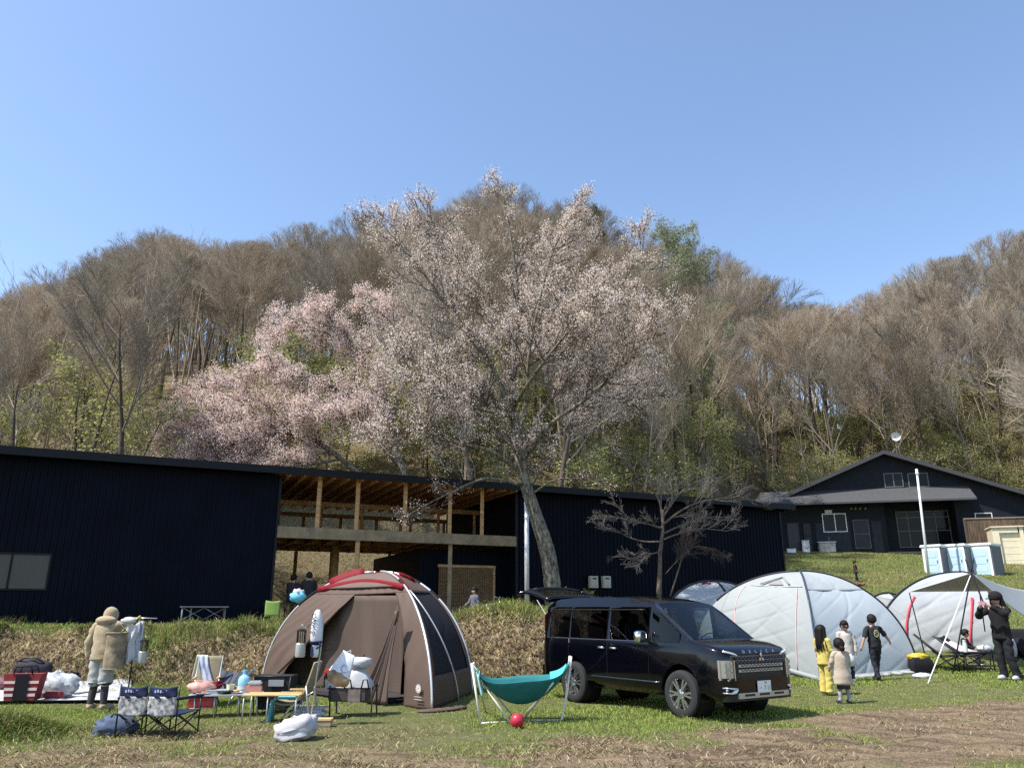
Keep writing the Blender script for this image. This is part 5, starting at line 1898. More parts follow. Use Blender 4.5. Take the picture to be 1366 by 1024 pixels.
def panel(name, A, B, T, m, root, s0=0, s1=1, sag=.06, cr=.02, nu=32, nv=34, off=0.0, skip=None, k=0., e=1.0, thick=.004):
    n = Vector((B.y - A.y, A.x - B.x, 0)).normalized()
    def f(u, v):
        s = s0 + (s1 - s0) * v
        return pan(A, B, T, u, s, sag, e) + n * (off + cr * folds(u, s, k))
    b = MB(); b.grid(f, nu, nv, skip=(lambda u, v: skip(u, s0 + (s1 - s0) * v)) if skip else None)
    return part(name, b, m, root, True, world=True, solid=thick)


def strip_on(name, A, B, T, m, root, path, wdt, off=.012, sag=.06, e=1.0, thick=.006):
    """ribbon on a panel: path of (w, s), width in metres"""
    n = Vector((B.y - A.y, A.x - B.x, 0)).normalized()
    P_ = [pan(A, B, T, w, s, sag, e) + n * off for w, s in path]
    b = MB(); vs = []
    for i, p in enumerate(P_):
        d = (P_[min(i + 1, len(P_) - 1)] - P_[max(i - 1, 0)]).normalized()
        a = d.cross(n).normalized()
        vs += [p - a * wdt / 2, p + a * wdt / 2]
    b.add(vs, [(2 * i, 2 * i + 1, 2 * i + 3, 2 * i + 2) for i in range(len(P_) - 1)])
    return part(name, b, m, root, True, world=True, solid=thick)


def pole_on(name, A, T, m, root, r=.016, s0=0, s1=1, off=Vector((0, 0, .015)), e=1.0, n=26):
    b = MB(); b.tube([arcp(A, T, s0 + (s1 - s0) * i / n, e) + off for i in range(n + 1)], r, 8)
    return part(name, b, m, root, True, world=True)


def fabric(name, rgb, bscale=5, bump=.35, rough=.65, transl=.0, stretch=(1, 1, .5), var=.06):
    m = mat(name, rgb, rough, var=var, vscale=2.5, bump=bump, bscale=bscale, stretch=stretch, spec=.2, bdist=.03)
    if transl:
        t = m.node_tree
        out = [n for n in t.nodes if n.type == 'OUTPUT_MATERIAL'][0]
        b = t.nodes['Principled BSDF']
        tr = t.nodes.new('ShaderNodeBsdfTranslucent'); tr.inputs[0].default_value = (*rgb, 1)
        mx = t.nodes.new('ShaderNodeMixShader'); mx.inputs[0].default_value = transl
        t.links.new(b.outputs[0], mx.inputs[1]); t.links.new(tr.outputs[0], mx.inputs[2]); t.links.new(mx.outputs[0], out.inputs[0])
    return m


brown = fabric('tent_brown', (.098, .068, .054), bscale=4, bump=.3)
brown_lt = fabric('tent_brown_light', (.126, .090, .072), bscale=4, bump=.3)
brown_dk = fabric('tent_brown_dark', (.088, .063, .052), bscale=5, bump=.3)  # darker copy of the brown: doorway shade put into the inner wall's colour
red = fabric('tent_red', (.17, .006, .014), bscale=5, bump=.3)
mesh_dk = mat('tent_mesh', (.016, .016, .022), .8, spec=.2)
alu_pole = mat('tent_pole', (.62, .62, .63), .35, metal=.5, spec=.5)
blk = mat('black_cloth', (.012, .012, .014), .75, spec=.2, bump=.2, bscale=40)

# ---- brown dome tent
FL, FR, BR = gt(349, 914), gt(576, 948), gt(630, 926)
BL = FL + BR - FR; BL.z = FR.z
for p in (FL, FR, BR, BL): p.z = min(p.z, .06)
cc = (FL + FR + BR + BL) / 4
T = at(505, 763, cc.y); 
print('brown tent', FL, FR, BR, BL, T)
tent = thing('dome_tent', 'big brown dome tent with red trim and silver poles', 'tent', (cc.x, cc.y, 0))
n_f = Vector((FR.y - FL.y, FL.x - FR.x, 0)).normalized()      # towards the camera
d_f = (FR - FL).normalized()
def fpx(x, y, off=0.0):
    """photo pixel on the tent's front plane moved off towards the camera"""
    r = ray(x, y); o = Vector((0, 0, CAMZ)) - (FL + n_f * off)
    t_ = -o.dot(n_f) / r.dot(n_f)
    return FL + n_f * off + o + r * t_
def door(w, s):
    if s > .60: return False
    lo = .13 + .33 * (s / .60) ** 1.05
    hi = .865 + .02 * s
    return lo < w < hi
def lo_(s): return .10 + .36 * (s / .60) ** 1.05
def hi_(s): return .865 + .02 * s
def fpart(nm, wa, wb, s0, s1, m_, nu=24, nv=36):
    b = MB()
    def f(u, v):
        s = s0 + (s1 - s0) * v
        w = wa(s) + (wb(s) - wa(s)) * u
        return pan(FL, FR, T, w, s, .05) + n_f * (.022 * folds(w, s, 0) + .010 * math.sin(75 * (w - .55 * s) + 3 * math.sin(9 * s)) * min(1, 3 * (1 - s)) * (.4 + .6 * math.sin(7 * s + 4 * w) ** 2) + .03 * math.sin(30 * w + 20 * s) * u * (1 - v) * (1 if nm == 'front_flap' else 0))
    b.grid(f, nu, nv)
    return part(nm, b, m_, tent, True, world=True, solid=.004)
fpart('front_flap', lambda s: 0, lo_, 0, .60, brown)
fpart('door_jamb', hi_, lambda s: 1, 0, .60, brown, 8, 36)
fpart('front_panel', lambda s: 0, lambda s: 1, .60, .70, brown, 44, 8)
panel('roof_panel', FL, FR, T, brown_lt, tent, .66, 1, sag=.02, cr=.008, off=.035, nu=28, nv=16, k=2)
strip_on('red_eave', FL, FR, T, red, tent, [(i / 24, .645 + .085 * math.sin(math.pi * i / 24)) for i in range(25)], .13, off=.05, sag=.03, thick=.003)
strip_on('red_trim', FL, FR, T, red, tent, [(.055, .70), (.06, .74), (.075, .80), (.10, .86), (.16, .91)], .26, off=.045, sag=.02, thick=.003)
panel('red_roof_panel', FL, FR, T, red, tent, .92, 1, sag=.0, cr=.004, off=.045, nu=16, nv=6)
panel('left_panel', BL, FL, T, brown, tent, 0, .64, sag=.05, k=1)
panel('red_roof_panel', BL, FL, T, red, tent, .64, 1, sag=.02, k=1)
panel('back_panel', BR, BL, T, brown, tent, 0, .6, sag=.05, k=3)
panel('red_roof_panel', BR, BL, T, red, tent, .6, 1, sag=.02, k=1)
panel('side_panel', FR, BR, T, brown, tent, 0, .14, sag=.03, k=1, nu=20, nv=6)
panel('side_panel', FR, BR, T, brown, tent, .14, .80, sag=.03, k=1, nu=30, nv=24, skip=lambda w, s: .10 < w < .92 and s < .62)
panel('mesh_window', FR, BR, T, mesh_dk, tent, .12, .64, sag=.05, k=1, off=-.02)
panel('roof_panel', FR, BR, T, brown_lt, tent, .80, 1, sag=.02, k=1)
strip_on('red_trim', FR, BR, T, red, tent, [(.05, .62), (.05, .70), (.06, .78), (.10, .84)], .12, off=.03, sag=.03)
strip_on('red_trim', FR, BR, T, red, tent, [(.02, .0), (.02, .08), (.02, .17)], .05, off=.02, sag=.03)
strip_on('red_trim', FR, BR, T, red, tent, [(.84, .72), (.84, .76), (.83, .80), (.80, .84)], .24, off=.02, sag=.03)
for c in (FL, FR, BR, BL): pole_on('pole', c, T, alu_pole, tent, .022, 0, .97)
b = MB()   # hoop over the side window
pts_ = [pan(FR, BR, T, .62 - .55 * (i / 14) ** 1.3, .62 * (i / 14), .03) + Vector((.03, -.03, 0)) for i in range(15)]
b.tube(pts_, .014, 8); part('pole', b, alu_pole, tent, True, world=True)
# black pole sleeves near the hubs
for c, s0, s1 in ((FL, .50, .66), (FL, .72, .8), (FR, .66, .72), (BR, .55, .62), (BR, .7, .76)): pole_on('pole_sleeve', c, T, blk, tent, .03, s0, s1)
# inside: back wall with shade put into its brown, and groundsheet seen through the doorway
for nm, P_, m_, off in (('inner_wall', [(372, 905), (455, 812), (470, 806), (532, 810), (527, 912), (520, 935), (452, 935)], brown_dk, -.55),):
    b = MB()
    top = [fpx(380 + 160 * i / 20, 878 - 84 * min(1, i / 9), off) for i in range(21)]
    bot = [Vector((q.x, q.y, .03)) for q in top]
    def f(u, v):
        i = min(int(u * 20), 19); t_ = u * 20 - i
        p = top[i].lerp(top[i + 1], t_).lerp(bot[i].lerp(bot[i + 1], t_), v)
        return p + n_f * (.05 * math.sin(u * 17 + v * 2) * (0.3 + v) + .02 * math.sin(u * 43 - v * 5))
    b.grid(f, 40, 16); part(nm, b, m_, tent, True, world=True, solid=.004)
# the hanging door flap with deep folds, gathered at the upper right
top_a, top_b = fpx(527, 815, .03), fpx(534, 811, .04)
bot_a, bot_b = fpx(480, 945, .26), fpx(522, 947, .10)
bot_a.z = bot_b.z = .04
def flap(u, v):
    p = top_a.lerp(top_b, u).lerp(bot_a.lerp(bot_b, u), v)
    p = p + d_f * (.10 * math.sin(math.pi * v) * (1 - u) - .05 * math.sin(math.pi * v) * u)
    return p + n_f * ((.008 + .055 * v) * math.sin(u * 21 + 1.5 * v) + .02 * v * math.sin(u * 43 + 3 * v) + .10 * v * u)
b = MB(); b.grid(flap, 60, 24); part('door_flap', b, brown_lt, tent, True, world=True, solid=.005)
# rolled edge of the door, tie, white emblem (leaf star with two short lines) on the right jamb
b = MB(); b.tube([fpx(452, 812, .04), fpx(425, 840, .05), fpx(395, 873, .06), fpx(362, 906, .08)], [.02, .028, .03, .025], 8); part('rolled_edge', b, brown, tent, True, world=True)
b = MB(); b.tube([fpx(531, 808, .08), fpx(529, 822, .10), fpx(526, 835, .07)], [.02, .018, .014], 8); part('flap_tie', b, brown_dk, tent, True, world=True)
b = MB()
ec = fpx(558, 918, .05)
for k in range(6):
    a = math.pi * k / 6
    u = d_f * math.cos(a) + Vector((0, 0, 1)) * math.sin(a)
    v = n_f.cross(u)
    b.bar(ec - u * .075, ec + u * .075, .016, .004, up=tuple(n_f))
for k in (0, 1):
    c_ = ec + Vector((0, 0, -.13 - .045 * k)); b.bar(c_ - d_f * .10, c_ + d_f * .10, .012, .004, up=(0, 0, 1))
part('emblem', b, mat('print_white', (.6, .57, .55), .7), tent, world=True)
# skirt bunched on the ground at the corner
b = MB()
for k, (x, y) in enumerate(((572, 950), (585, 949), (600, 948), (612, 946))):
    p = gt(x, y); b.ball((p.x, p.y + .03, .015), (.20, .10, .035), 14, 8, rot=Matrix.Rotation(k * .4, 3, 'Z'), fn=lambda d: 1 + .25 * math.sin(9 * d.x + k) * math.sin(7 * d.y))
part('skirt', b, brown, tent, True, world=True)
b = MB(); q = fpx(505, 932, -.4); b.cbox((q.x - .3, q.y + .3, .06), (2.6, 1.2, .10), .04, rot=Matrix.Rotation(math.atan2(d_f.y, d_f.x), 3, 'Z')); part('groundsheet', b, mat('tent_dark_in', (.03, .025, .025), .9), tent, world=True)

# ---- big pale tent
white = fabric('tent_white', (.275, .296, .30), bscale=3.2, bump=.3, var=.03)
white2 = fabric('tent_white_b', (.32, .345, .355), bscale=3.6, bump=.3, var=.03)
shade_blue = fabric('tent_shade_blue', (.36, .40, .43), bscale=3.2, bump=.3, var=.04)  # bluer copy of the white fabric, side-panel shade put into its colour
zipm = mat('zip_pink', (.55, .36, .36), .7)
greyv = mat('vent_grey', (.22, .22, .22), .8)
black_sleeve = mat('black_sleeve', (.012, .013, .018), .6, spec=.3)
L_, C_, R_ = gt(896, 894), gt(1094, 908), gt(1226, 896)
L_ = at(934, 890, 22.4); L_.z = hgt(L_.x, L_.y)
B_ = L_ + R_ - C_; B_.z = hgt(B_.x, B_.y)
cc = (L_ + C_ + R_ + B_) / 4
T = at(1066, 762, cc.y - .3)
print('white tent', L_, C_, R_, B_, T)
wt = thing('dome_tent', 'large white dome tent with black pole sleeves behind the children', 'tent', (cc.x, cc.y, C_.z))
panel('front_panel', L_, C_, T, white, wt, sag=.05, cr=.05, nu=90, nv=90, k=.7)
panel('side_panel', C_, R_, T, shade_blue, wt, 0, .60, sag=.05, cr=.035, nu=90, nv=60, k=2.1)
panel('roof_panel', C_, R_, T, white2, wt, .595, 1, sag=.05, cr=.05, nu=40, nv=24, k=4.0, off=.01)
panel('back_panel', R_, B_, T, white2, wt, k=3)
panel('back_panel', B_, L_, T, white2, wt, k=5)
for c in (L_, C_, R_, B_): pole_on('pole_sleeve', c, T, black_sleeve if c is not C_ else mat('navy_sleeve', (.03, .04, .07), .6), wt, .026, .42 if c is L_ else 0, 1)
for w0 in (.36, .84):
    strip_on('zip', L_, C_, T, zipm, wt, [(w0 + (.04 if w0 > .5 else -.26) * (i / 12) ** 1.5, .02 + .60 * i / 12) for i in range(13)], .022, off=.03)
strip_on('seam', L_, C_, T, shade_blue, wt, [(.16 + .8 * i / 14, .635) for i in range(15)], .03, off=.03)
n_w = Vector((C_.y - L_.y, L_.x - C_.x, 0)).normalized()
b = MB()
va = [pan(L_, C_, T, w, s, .05) + n_w * .05 for w, s in ((.40, .655), (.66, .655), (.53, .735))]
b.prism(va, n_w * .012); part('vent', b, greyv, wt, world=True)
b = MB(); b.tube([pan(L_, C_, T, w, s, .05) + n_w * .07 for w, s in ((.28, .66), (.53, .79), (.76, .665))], .03, 8, flat=.5); part('vent_hood', b, white, wt, True, world=True)
strip_on('hem', L_, C_, T, white, wt, [(i / 20, .012) for i in range(21)], .12, off=.05)
strip_on('hem', C_, R_, T, white, wt, [(i / 20, .012) for i in range(21)], .12, off=.06)
b = MB()
for k in range(9):
    p = C_.lerp(R_, .05 + .1 * k); b.ball((p.x - .02, p.y - .12, hgt(p.x, p.y) + .03), (.20, .10, .05), 10, 8, rot=Matrix.Rotation(k * .7, 3, 'Z'))
part('skirt', b, white, wt, True, world=True)
for a_, dx, dy in ((C_, -.5, -1.3), (R_, 1.5, -.3), (L_, -1.2, -1.0)):
    top_ = arcp(a_, T, .55); g_ = Vector((a_.x + dx, a_.y + dy, 0)); g_.z = hgt(g_.x, g_.y) + .02
    b = MB(); b.tube([top_, g_], .004, 5); part('guy_line', b, mat('guy_cord', (.3, .3, .32), .7) if 'guy_cord' not in bpy.data.materials else bpy.data.materials['guy_cord'], wt, world=True)
    b = MB(); b.tube([g_ + Vector((0, 0, .10)), g_ - Vector((0, 0, .1))], .008, 6); part('peg', b, alu_pole, wt, world=True)
# ---- white tent behind it, only its left shoulder showing
cA = at(962, 800, 26.0)
gA = hgt(cA.x, cA.y)
q = [Vector((at(x, 800, Y_).x, Y_, hgt(at(x, 800, Y_).x, Y_))) for x, Y_ in ((884, 24.8), (985, 24.4), (1030, 27.2), (925, 28.0))]
T = at(950, 775, 26.0)
cc = (q[0] + q[1] + q[2] + q[3]) / 4
t2 = thing('dome_tent', 'white dome tent mostly hidden between the minivan roof and the large white tent', 'tent', cc)
for i in range(4): panel('panel', q[i], q[(i + 1) % 4], T, white if i % 2 else white2, t2, k=i, nu=20, nv=20)
for i in range(4): pole_on('pole_sleeve', q[i], T, black_sleeve, t2, .035)
strip_on('red_mark', q[0], q[1], T, red, t2, [(.25, .78), (.36, .86), (.5, .80), (.6, .85)], .10, off=.03)
# ---- small tent between the two big ones
q = [Vector((at(x, 800, Y_).x, Y_, hgt(at(x, 800, Y_).x, Y_))) for x, Y_ in ((1140, 25.6), (1206, 25.2), (1222, 27.6), (1160, 28.0))]
T = at(1184, 791, 26.6)
cc = (q[0] + q[1] + q[2] + q[3]) / 4
t3 = thing('dome_tent', 'small pale blue tent with a dark mesh side between the two big white tents', 'tent', cc)
for i in range(4): panel('panel', q[i], q[(i + 1) % 4], T, shade_blue if i % 2 else white2, t3, k=i, nu=20, nv=20)
for i in range(4): pole_on('pole_sleeve', q[i], T, black_sleeve, t3, .03)
strip_on('mesh_window', q[0], q[1], T, greyv, t3, [(.72, .25 + .45 * i / 8) for i in range(9)], .7, off=.04)

# ---- right-hand tent with red stripes, its awning, poles and guy line
L_, C_ = at(1172, 880, 24.2), at(1350, 880, 23.4)
L_.z = hgt(L_.x, L_.y); C_.z = hgt(C_.x, C_.y)
R_ = Vector((C_.x + 1.4, C_.y + 2.6, 0)); B_ = L_ + R_ - C_
R_.z = hgt(R_.x, R_.y); B_.z = hgt(B_.x, B_.y)
cc = (L_ + C_ + R_ + B_) / 4
T = at(1282, 763, cc.y)
print('right tent', L_, C_, R_, T)
rt = thing('dome_tent', 'white dome tent with red stripes behind the camp chairs', 'tent', (cc.x, cc.y, cc.z))
panel('front_panel', L_, C_, T, mat('tent_white_c', (.34, .36, .37), .7, var=.05, vscale=2, bump=.3, bscale=4, spec=.15), rt, sag=.03, cr=.07, nu=60, nv=56, k=1.3)
panel('side_panel', C_, R_, T, shade_blue, rt, k=2)
panel('back_panel', R_, B_, T, white2, rt, k=3)
panel('side_panel', B_, L_, T, shade_blue, rt, k=4)
for c in (L_, C_, R_, B_): pole_on('pole_sleeve', c, T, black_sleeve, rt, .028)
n_r = Vector((C_.y - L_.y, L_.x - C_.x, 0)).normalized()
def rpx(x, y, off=.08):
    r = ray(x, y); best = None
    for i in range(81):
        for j in range(81):
            p = pan(L_, C_, T, i / 80, j / 80, .03)
            d = p - Vector((0, 0, CAMZ)); a = (d / d.y - r / r.y).length
            if best is None or a < best[0]: best = (a, i / 80, j / 80)
    return best[1], best[2]
redst = mat('red_stripe', (.55, .05, .08), .6)
for xa, ya, xb, yb in ((1221, 796, 1211, 866), (1297, 797, 1293, 866)):
    wa_, sa_ = rpx(xa, ya); wb_, sb_ = rpx(xb, yb)
    strip_on('red_stripe', L_, C_, T, redst, rt, [(wa_ + (wb_ - wa_) * i / 8, sa_ + (sb_ - sa_) * i / 8) for i in range(9)], .075, off=.035, sag=.03, thick=.002)
# awning
shaded_tarp = fabric('tarp_shaded', (.36, .34, .33), bscale=4, bump=.3, transl=.03)  # white tarp; shade of its underside put into this grey
YA = C_.y - 3.6
PA = at(1296, 764, YA)
QL, QR = at(1214, 789, C_.y - .4), at(1330, 788, C_.y - .4)
aw = thing('awning', 'white awning tarp with underside shade coloured grey into its left wing, pitched in front of the red-striped tent', 'awning', (PA.x, PA.y, hgt(PA.x, PA.y)))
b = MB()
def awl(u, v):
    p = PA.lerp(QL.lerp(QR, u), v); return p - Vector((0, 0, .10 * math.sin(math.pi * v) * math.sin(math.pi * u)))
b.grid(awl, 16, 12); part('left_wing', b, shaded_tarp, aw, True, world=True, solid=.005)
Q2, Q3 = at(1392, 788, C_.y - 1.0), at(1400, 842, YA + .8)
b = MB(); b.grid(lambda u, v: PA.lerp(Q2.lerp(Q3, u), v).lerp(PA.lerp(QR, .55), .12 * (1 - u) * v) - Vector((0, 0, .12 * math.sin(math.pi * v))), 14, 14); part('right_wing', b, white, aw, True, world=True, solid=.005)
def gpole(nm, a, b_, r, m_, foot=True):
    b = MB(); b.tube([a, b_], r, 8); return part(nm, b, m_, aw, True, world=True)
def gfoot(x, y): return gt(x, y)
tb1 = at(1288, 746, YA); tb2 = at(1299, 745, YA)
gpole('pole', tb1, gfoot(1356, 909), .018, blk); gpole('pole', tb2, gfoot(1271, 899), .018, blk)
gpole('red_strap', at(1306, 790, YA - .03), gfoot(1352, 905) + Vector((0, -.03, .25)), .016, redst)
gpole('pole', at(1213, 790, C_.y - .4), gfoot(1236, 882), .016, blk); gpole('pole', at(1306, 784, C_.y - .6), at(1314, 842, C_.y - .6), .016, blk)
gpole('guy_line', PA, gfoot(1238, 911), .013, mat('cord_white', (.75, .75, .72), .6))
# ================================================================== camp gear
def ppx(p):
    """metres per photo pixel at point p"""
    return (p.y * CP + (p.z - CAMZ) * SP) / FPX
def prop(name, label, cat, x, y, rz=0.0, group=None, dz=0.0, on=None):
    p = gt(x, y) if on is None else on
    o = thing(name, label, cat, (p.x, p.y, p.z + dz), R(rz), group)
    o['_s'] = ppx(p)
    return o
def S(o): return o['_s']
steel_g = mat('steel_tube', (.50, .51, .52), .35, metal=.6, spec=.5)
black_tube = mat('black_tube', (.015, .015, .017), .45, spec=.35)
navy_c = mat('navy_cloth', (.012, .018, .055), .7, var=.2, vscale=9, bump=.3, bscale=14, spec=.2)
silver_c = mat('silver_print', (.26, .265, .27), .7, var=.85, vscale=18, rgb2=(.50, .50, .50), bump=.5, bscale=12, spec=.2)
white_c = mat('white_cloth', (.45, .45, .465), .8, var=.06, vscale=6, bump=.5, bscale=9, spec=.15)
white_p = mat('white_plastic', (.46, .47, .48), .4, spec=.4)
khaki = mat('khaki_canvas', (.25, .22, .14), .85, var=.12, vscale=8, bump=.2, bscale=40)
olive_g = mat('green_canvas', (.17, .27, .055), .8, var=.1, vscale=8, bump=.2)
wood_l = mat('light_wood', (.55, .38, .19), .6, var=.2, vscale=6, stretch=(1, 8, 8), spec=.3)
red_c = mat('red_cloth', (.20, .018, .022), .75, var=.25, vscale=8, bump=.2)
clear_p = mat('clear_bag', (.40, .42, .44), .3, var=.25, vscale=7, bump=.5, bscale=8, spec=.5)
cyan_c = mat('cyan_towel', (.13, .46, .57), .9, var=.12, vscale=12, bump=.4, bscale=30)
cush_blk = mat('black_fabric', (.014, .014, .017), .85, bump=.3, bscale=25, spec=.15)
stripe_blue = mat('blue_towel', (.26, .33, .53), .9, var=.4, vscale=14, stretch=(1, 1, .15), rgb2=(.62, .65, .70), bump=.3)


def cloth(fn, nu=16, nv=16, th=.006, m=None, nm='cloth', root=None):
    b = MB(); b.grid(fn, nu, nv)
    return part(nm, b, m, root, True, solid=th)


# ---- double camp chair seen from behind
c0, c1 = gt(150, 985), gt(232, 986)
s_ = ppx(c0)
W_ = 84 * s_; Hc = 66 * s_
ch = thing('camp_chair', 'two-seat folding camp chair with navy and silver backrest, seen from behind', 'camp chair', (c0.x, c0.y + .05, c0.z), R(-6))
zt, zs = Hc, Hc * .45
D_ = .62
def cl(nm, pts_, r, m_, root=ch): 
    b = MB(); b.tube(pts_, r, 8); return part(nm, b, m_, root, True)
for x in (0, W_ / 2, W_):
    cl('back_post', [(x, 0, 0), (x, 0, zt + .02)], .011, black_tube)
    cl('front_post', [(x, D_, 0), (x, D_, zs + .18)], .011, black_tube)
for k in (0, 1):
    xa, xb = k * W_ / 2, (k + 1) * W_ / 2
    for y in (0, D_):
        cl('cross_brace', [(xa, y - .012, .02), (xb, y - .012, zs)], .009, black_tube); cl('cross_brace', [(xb, y + .012, .02), (xa, y + .012, zs)], .009, black_tube)
for x in (0, W_ / 2, W_):
    cl('cross_brace', [(x - .012, 0, .02), (x - .012, D_, zs)], .009, black_tube); cl('cross_brace', [(x + .012, D_, .02), (x + .012, 0, zs)], .009, black_tube)
for k in (0, 1):
    xa = k * W_ / 2
    cloth(lambda u, v: (xa + .012 + (W_ / 2 - .024) * u, -.025 - .02 * math.sin(math.pi * u) + .012 * math.sin(u * 17 + v * 9), zs * 1.03 + (zt * .80 - zs * 1.03) * v - .03 * math.sin(math.pi * u) * (1 - v)), 16, 10, .006, silver_c, 'back_panel', ch)
    cloth(lambda u, v: (xa + .012 + (W_ / 2 - .024) * u, -.026 - .02 * math.sin(math.pi * u) + .010 * math.sin(u * 13 + v * 5), zt * .805 + (zt * .20) * v - .025 * math.sin(math.pi * u)), 14, 6, .008, navy_c, 'back_band', ch)
    cloth(lambda u, v: (xa + .012 + (W_ / 2 - .024) * u, D_ * v, zs - .05 * math.sin(math.pi * u) * math.sin(math.pi * v)), 10, 10, .008, navy_c, 'seat', ch)
    # worn white print on the band
    b = MB()
    for i in range(5): b.cbox((xa + W_ * (.13 + .045 * i), -.052, zt * .90 + .006 * (i % 2)), (W_ * .03, .003, .035), .001)
    part('band_print', b, mat('faded_print', (.32, .38, .50), .8) if k == 0 else bpy.data.materials['faded_print'], ch)
for x in (0, W_): cl('armrest', [(x, -.02, zs + .20), (x, D_ + .05, zs + .18)], .02, navy_c)
# blue-grey bag under it
o = prop('bag', 'crumpled blue-grey cloth bag on the ground beside the two-seat camp chair', 'bag', 149, 981)
b = MB(); b.ball((0, .1, .10), (.27, .17, .15), 24, 15, fn=lambda d: 1 + .09 * math.sin(9 * d.x + 7 * d.z) + .07 * math.sin(15 * d.y + 8 * d.x) + .07 * abs(math.sin(12 * d.x - 11 * d.z))); part('sack', b, mat('blue_grey_cloth', (.055, .08, .13), .85, var=.3, vscale=8, bump=.6, bscale=9), o, True, sharp=38)
b = MB(); b.tube([(-.08, .05, .2), (-.03, .03, .27), (.05, .04, .26), (.10, .06, .19)], .012, 6); part('handle', b, navy_c, o, True)

# ---- picnic sheet and the things on it
sh = [gt(-12, 940), gt(172, 938), gt(176, 908), gt(-8, 912)]
o = thing('picnic_sheet', 'white picnic sheet spread along the foot of the bank', 'picnic sheet', ((sh[0] + sh[2]) / 2))
b = MB()
def shf(u, v):
    p = sh[0].lerp(sh[1], u).lerp(sh[3].lerp(sh[2], u), v)
    return Vector((p.x, p.y, hgt(p.x, p.y) + .055 + .02 * math.sin(u * 31 + v * 5) * math.sin(v * 14)))
b.grid(shf, 50, 16); part('sheet', b, mat('sheet_white', (.42, .42, .43), .55, bump=.5, bscale=7, var=.08), o, True, world=True, solid=.006)
b = MB(); b.tube([shf(i / 30, 0) + Vector((0, -.012, 0)) for i in range(31)], .012, 6); part('dark_hem', b, cush_blk, o, True, world=True)
def onsheet(x, y):
    p = gt(x, y); p.z = hgt(p.x, p.y) + .065; return p
p = onsheet(28, 938); s_ = ppx(p)
o = thing('cooler_bag', 'red, white and black plaid tote bag standing on the picnic sheet', 'bag', p, R(8)); 
w1, w2, h1 = 37 * s_ / 2, 47 * s_ / 2, 33 * s_
secs_ = [[(-w * 1, -.12, z), (w, -.12, z), (w, .14, z), (-w, .14, z)] for w, z in ((w1, 0), ((w1 + w2) / 2, h1 * .5), (w2, h1))]
b = MB(); b.loft(secs_); part('body', b, red_c, o)
b = MB()
for z in (.2, .42, .68): 
    w = w1 + (w2 - w1) * z; b.box((0, -.128 if False else -.124, h1 * z), (2 * w - .01, .008, h1 * .10))
part('pale_stripe', b, mat('pale_stripe', (.62, .50, .47), .8), o)
b = MB(); b.prism([(-w1 * .45, -.131, .002), (w1 * .5, -.131, .002), (w1 * .5, -.131, h1), (-w1 * .4, -.131, h1)], (0, -.006, 0)); part('black_panel', b, cush_blk, o)
b = MB()
for y in (-.12, .13): b.tube([(-w2 * .5, y, h1), (-w2 * .4, y, h1 + .12), (w2 * .4, y, h1 + .12), (w2 * .5, y, h1)], .014, 6)
part('handles', b, cush_blk, o, True)
p = onsheet(57, 935); s_ = ppx(p)
o = thing('plastic_bag', 'bulging clear plastic bag lying beside the plaid tote', 'plastic bag', p + Vector((.1, .25, 0)))
b = MB(); b.ball((0, 0, .19), (.36, .22, .21), 26, 17, fn=lambda d: 1 + .10 * math.sin(11 * d.x + 9 * d.z) + .07 * math.sin(19 * d.y + 12 * d.x) + .08 * abs(math.sin(15 * d.z - 9 * d.x)) + .25 * max(0, d.z - .5) * (d.x < 0)); part('film', b, clear_p, o, True, sharp=38)
b = MB(); b.ball((0, .02, .16), (.26, .15, .14), 16, 10, fn=lambda d: 1 + .15 * math.sin(8 * d.x + 3 * d.y)); part('contents', b, white_c, o, True)
p = onsheet(70, 936)
o = thing('food_box', 'small red box lying at the front edge of the picnic sheet', 'box', p, R(12)); b = MB(); b.cbox((0, 0, .06), (.30, .16, .11), .02); part('box', b, red_c, o); b = MB(); b.cbox((-.22, .02, .05), (.14, .14, .09), .02); part('wrapper', b, mat('cream_wrap', (.6, .48, .36), .6), o)
p = onsheet(94, 916)
o = thing('backpack', 'black backpack lying at the back of the picnic sheet', 'backpack', p, R(-10)); b = MB(); b.cbox((0, 0, .12), (.36, .24, .24), .06); part('pack', b, cush_blk, o, True, sharp=50); b = MB(); b.cbox((.02, -.13, .09), (.24, .05, .14), .02); part('pocket', b, blackm, o); b = MB(); b.tube([(-.12, -.1, .24), (0, -.12, .29), (.12, -.1, .24)], .014, 6); part('strap', b, blackm, o, True)
p = onsheet(36, 908)
o = thing('duffel_bag', 'dark purple-black duffel behind the plaid tote', 'bag', p + Vector((0, .1, 0))); b = MB(); b.ball((0, 0, .20), (.44, .2, .22), 22, 14, fn=lambda d: 1 + .08 * math.sin(9 * d.x)); part('sack', b, mat('dark_purple', (.02, .016, .026), .8, bump=.3), o, True); b = MB(); b.tube([(-.3, -.1, .33), (-.1, -.16, .43), (.15, -.15, .42), (.32, -.1, .32)], .016, 6); part('strap', b, blackm, o, True)
p = onsheet(100, 928)
o = thing('blanket', 'pale grey blanket heaped on the picnic sheet beside the hooded person', 'blanket', p + Vector((0, .15, -.02)))
b = MB(); b.grid(lambda u, v: ((u - .5) * .75, (v - .5) * .5, .04 + .11 * math.sin(math.pi * u) * math.sin(math.pi * v) * (1 + .5 * math.sin(13 * u + 4 * v)) + .02 * math.sin(21 * v + 8 * u)), 24, 18); part('cloth', b, mat('pale_blanket', (.50, .49, .45), .9, bump=.4), o, True, solid=.02)
p = onsheet(4, 922)
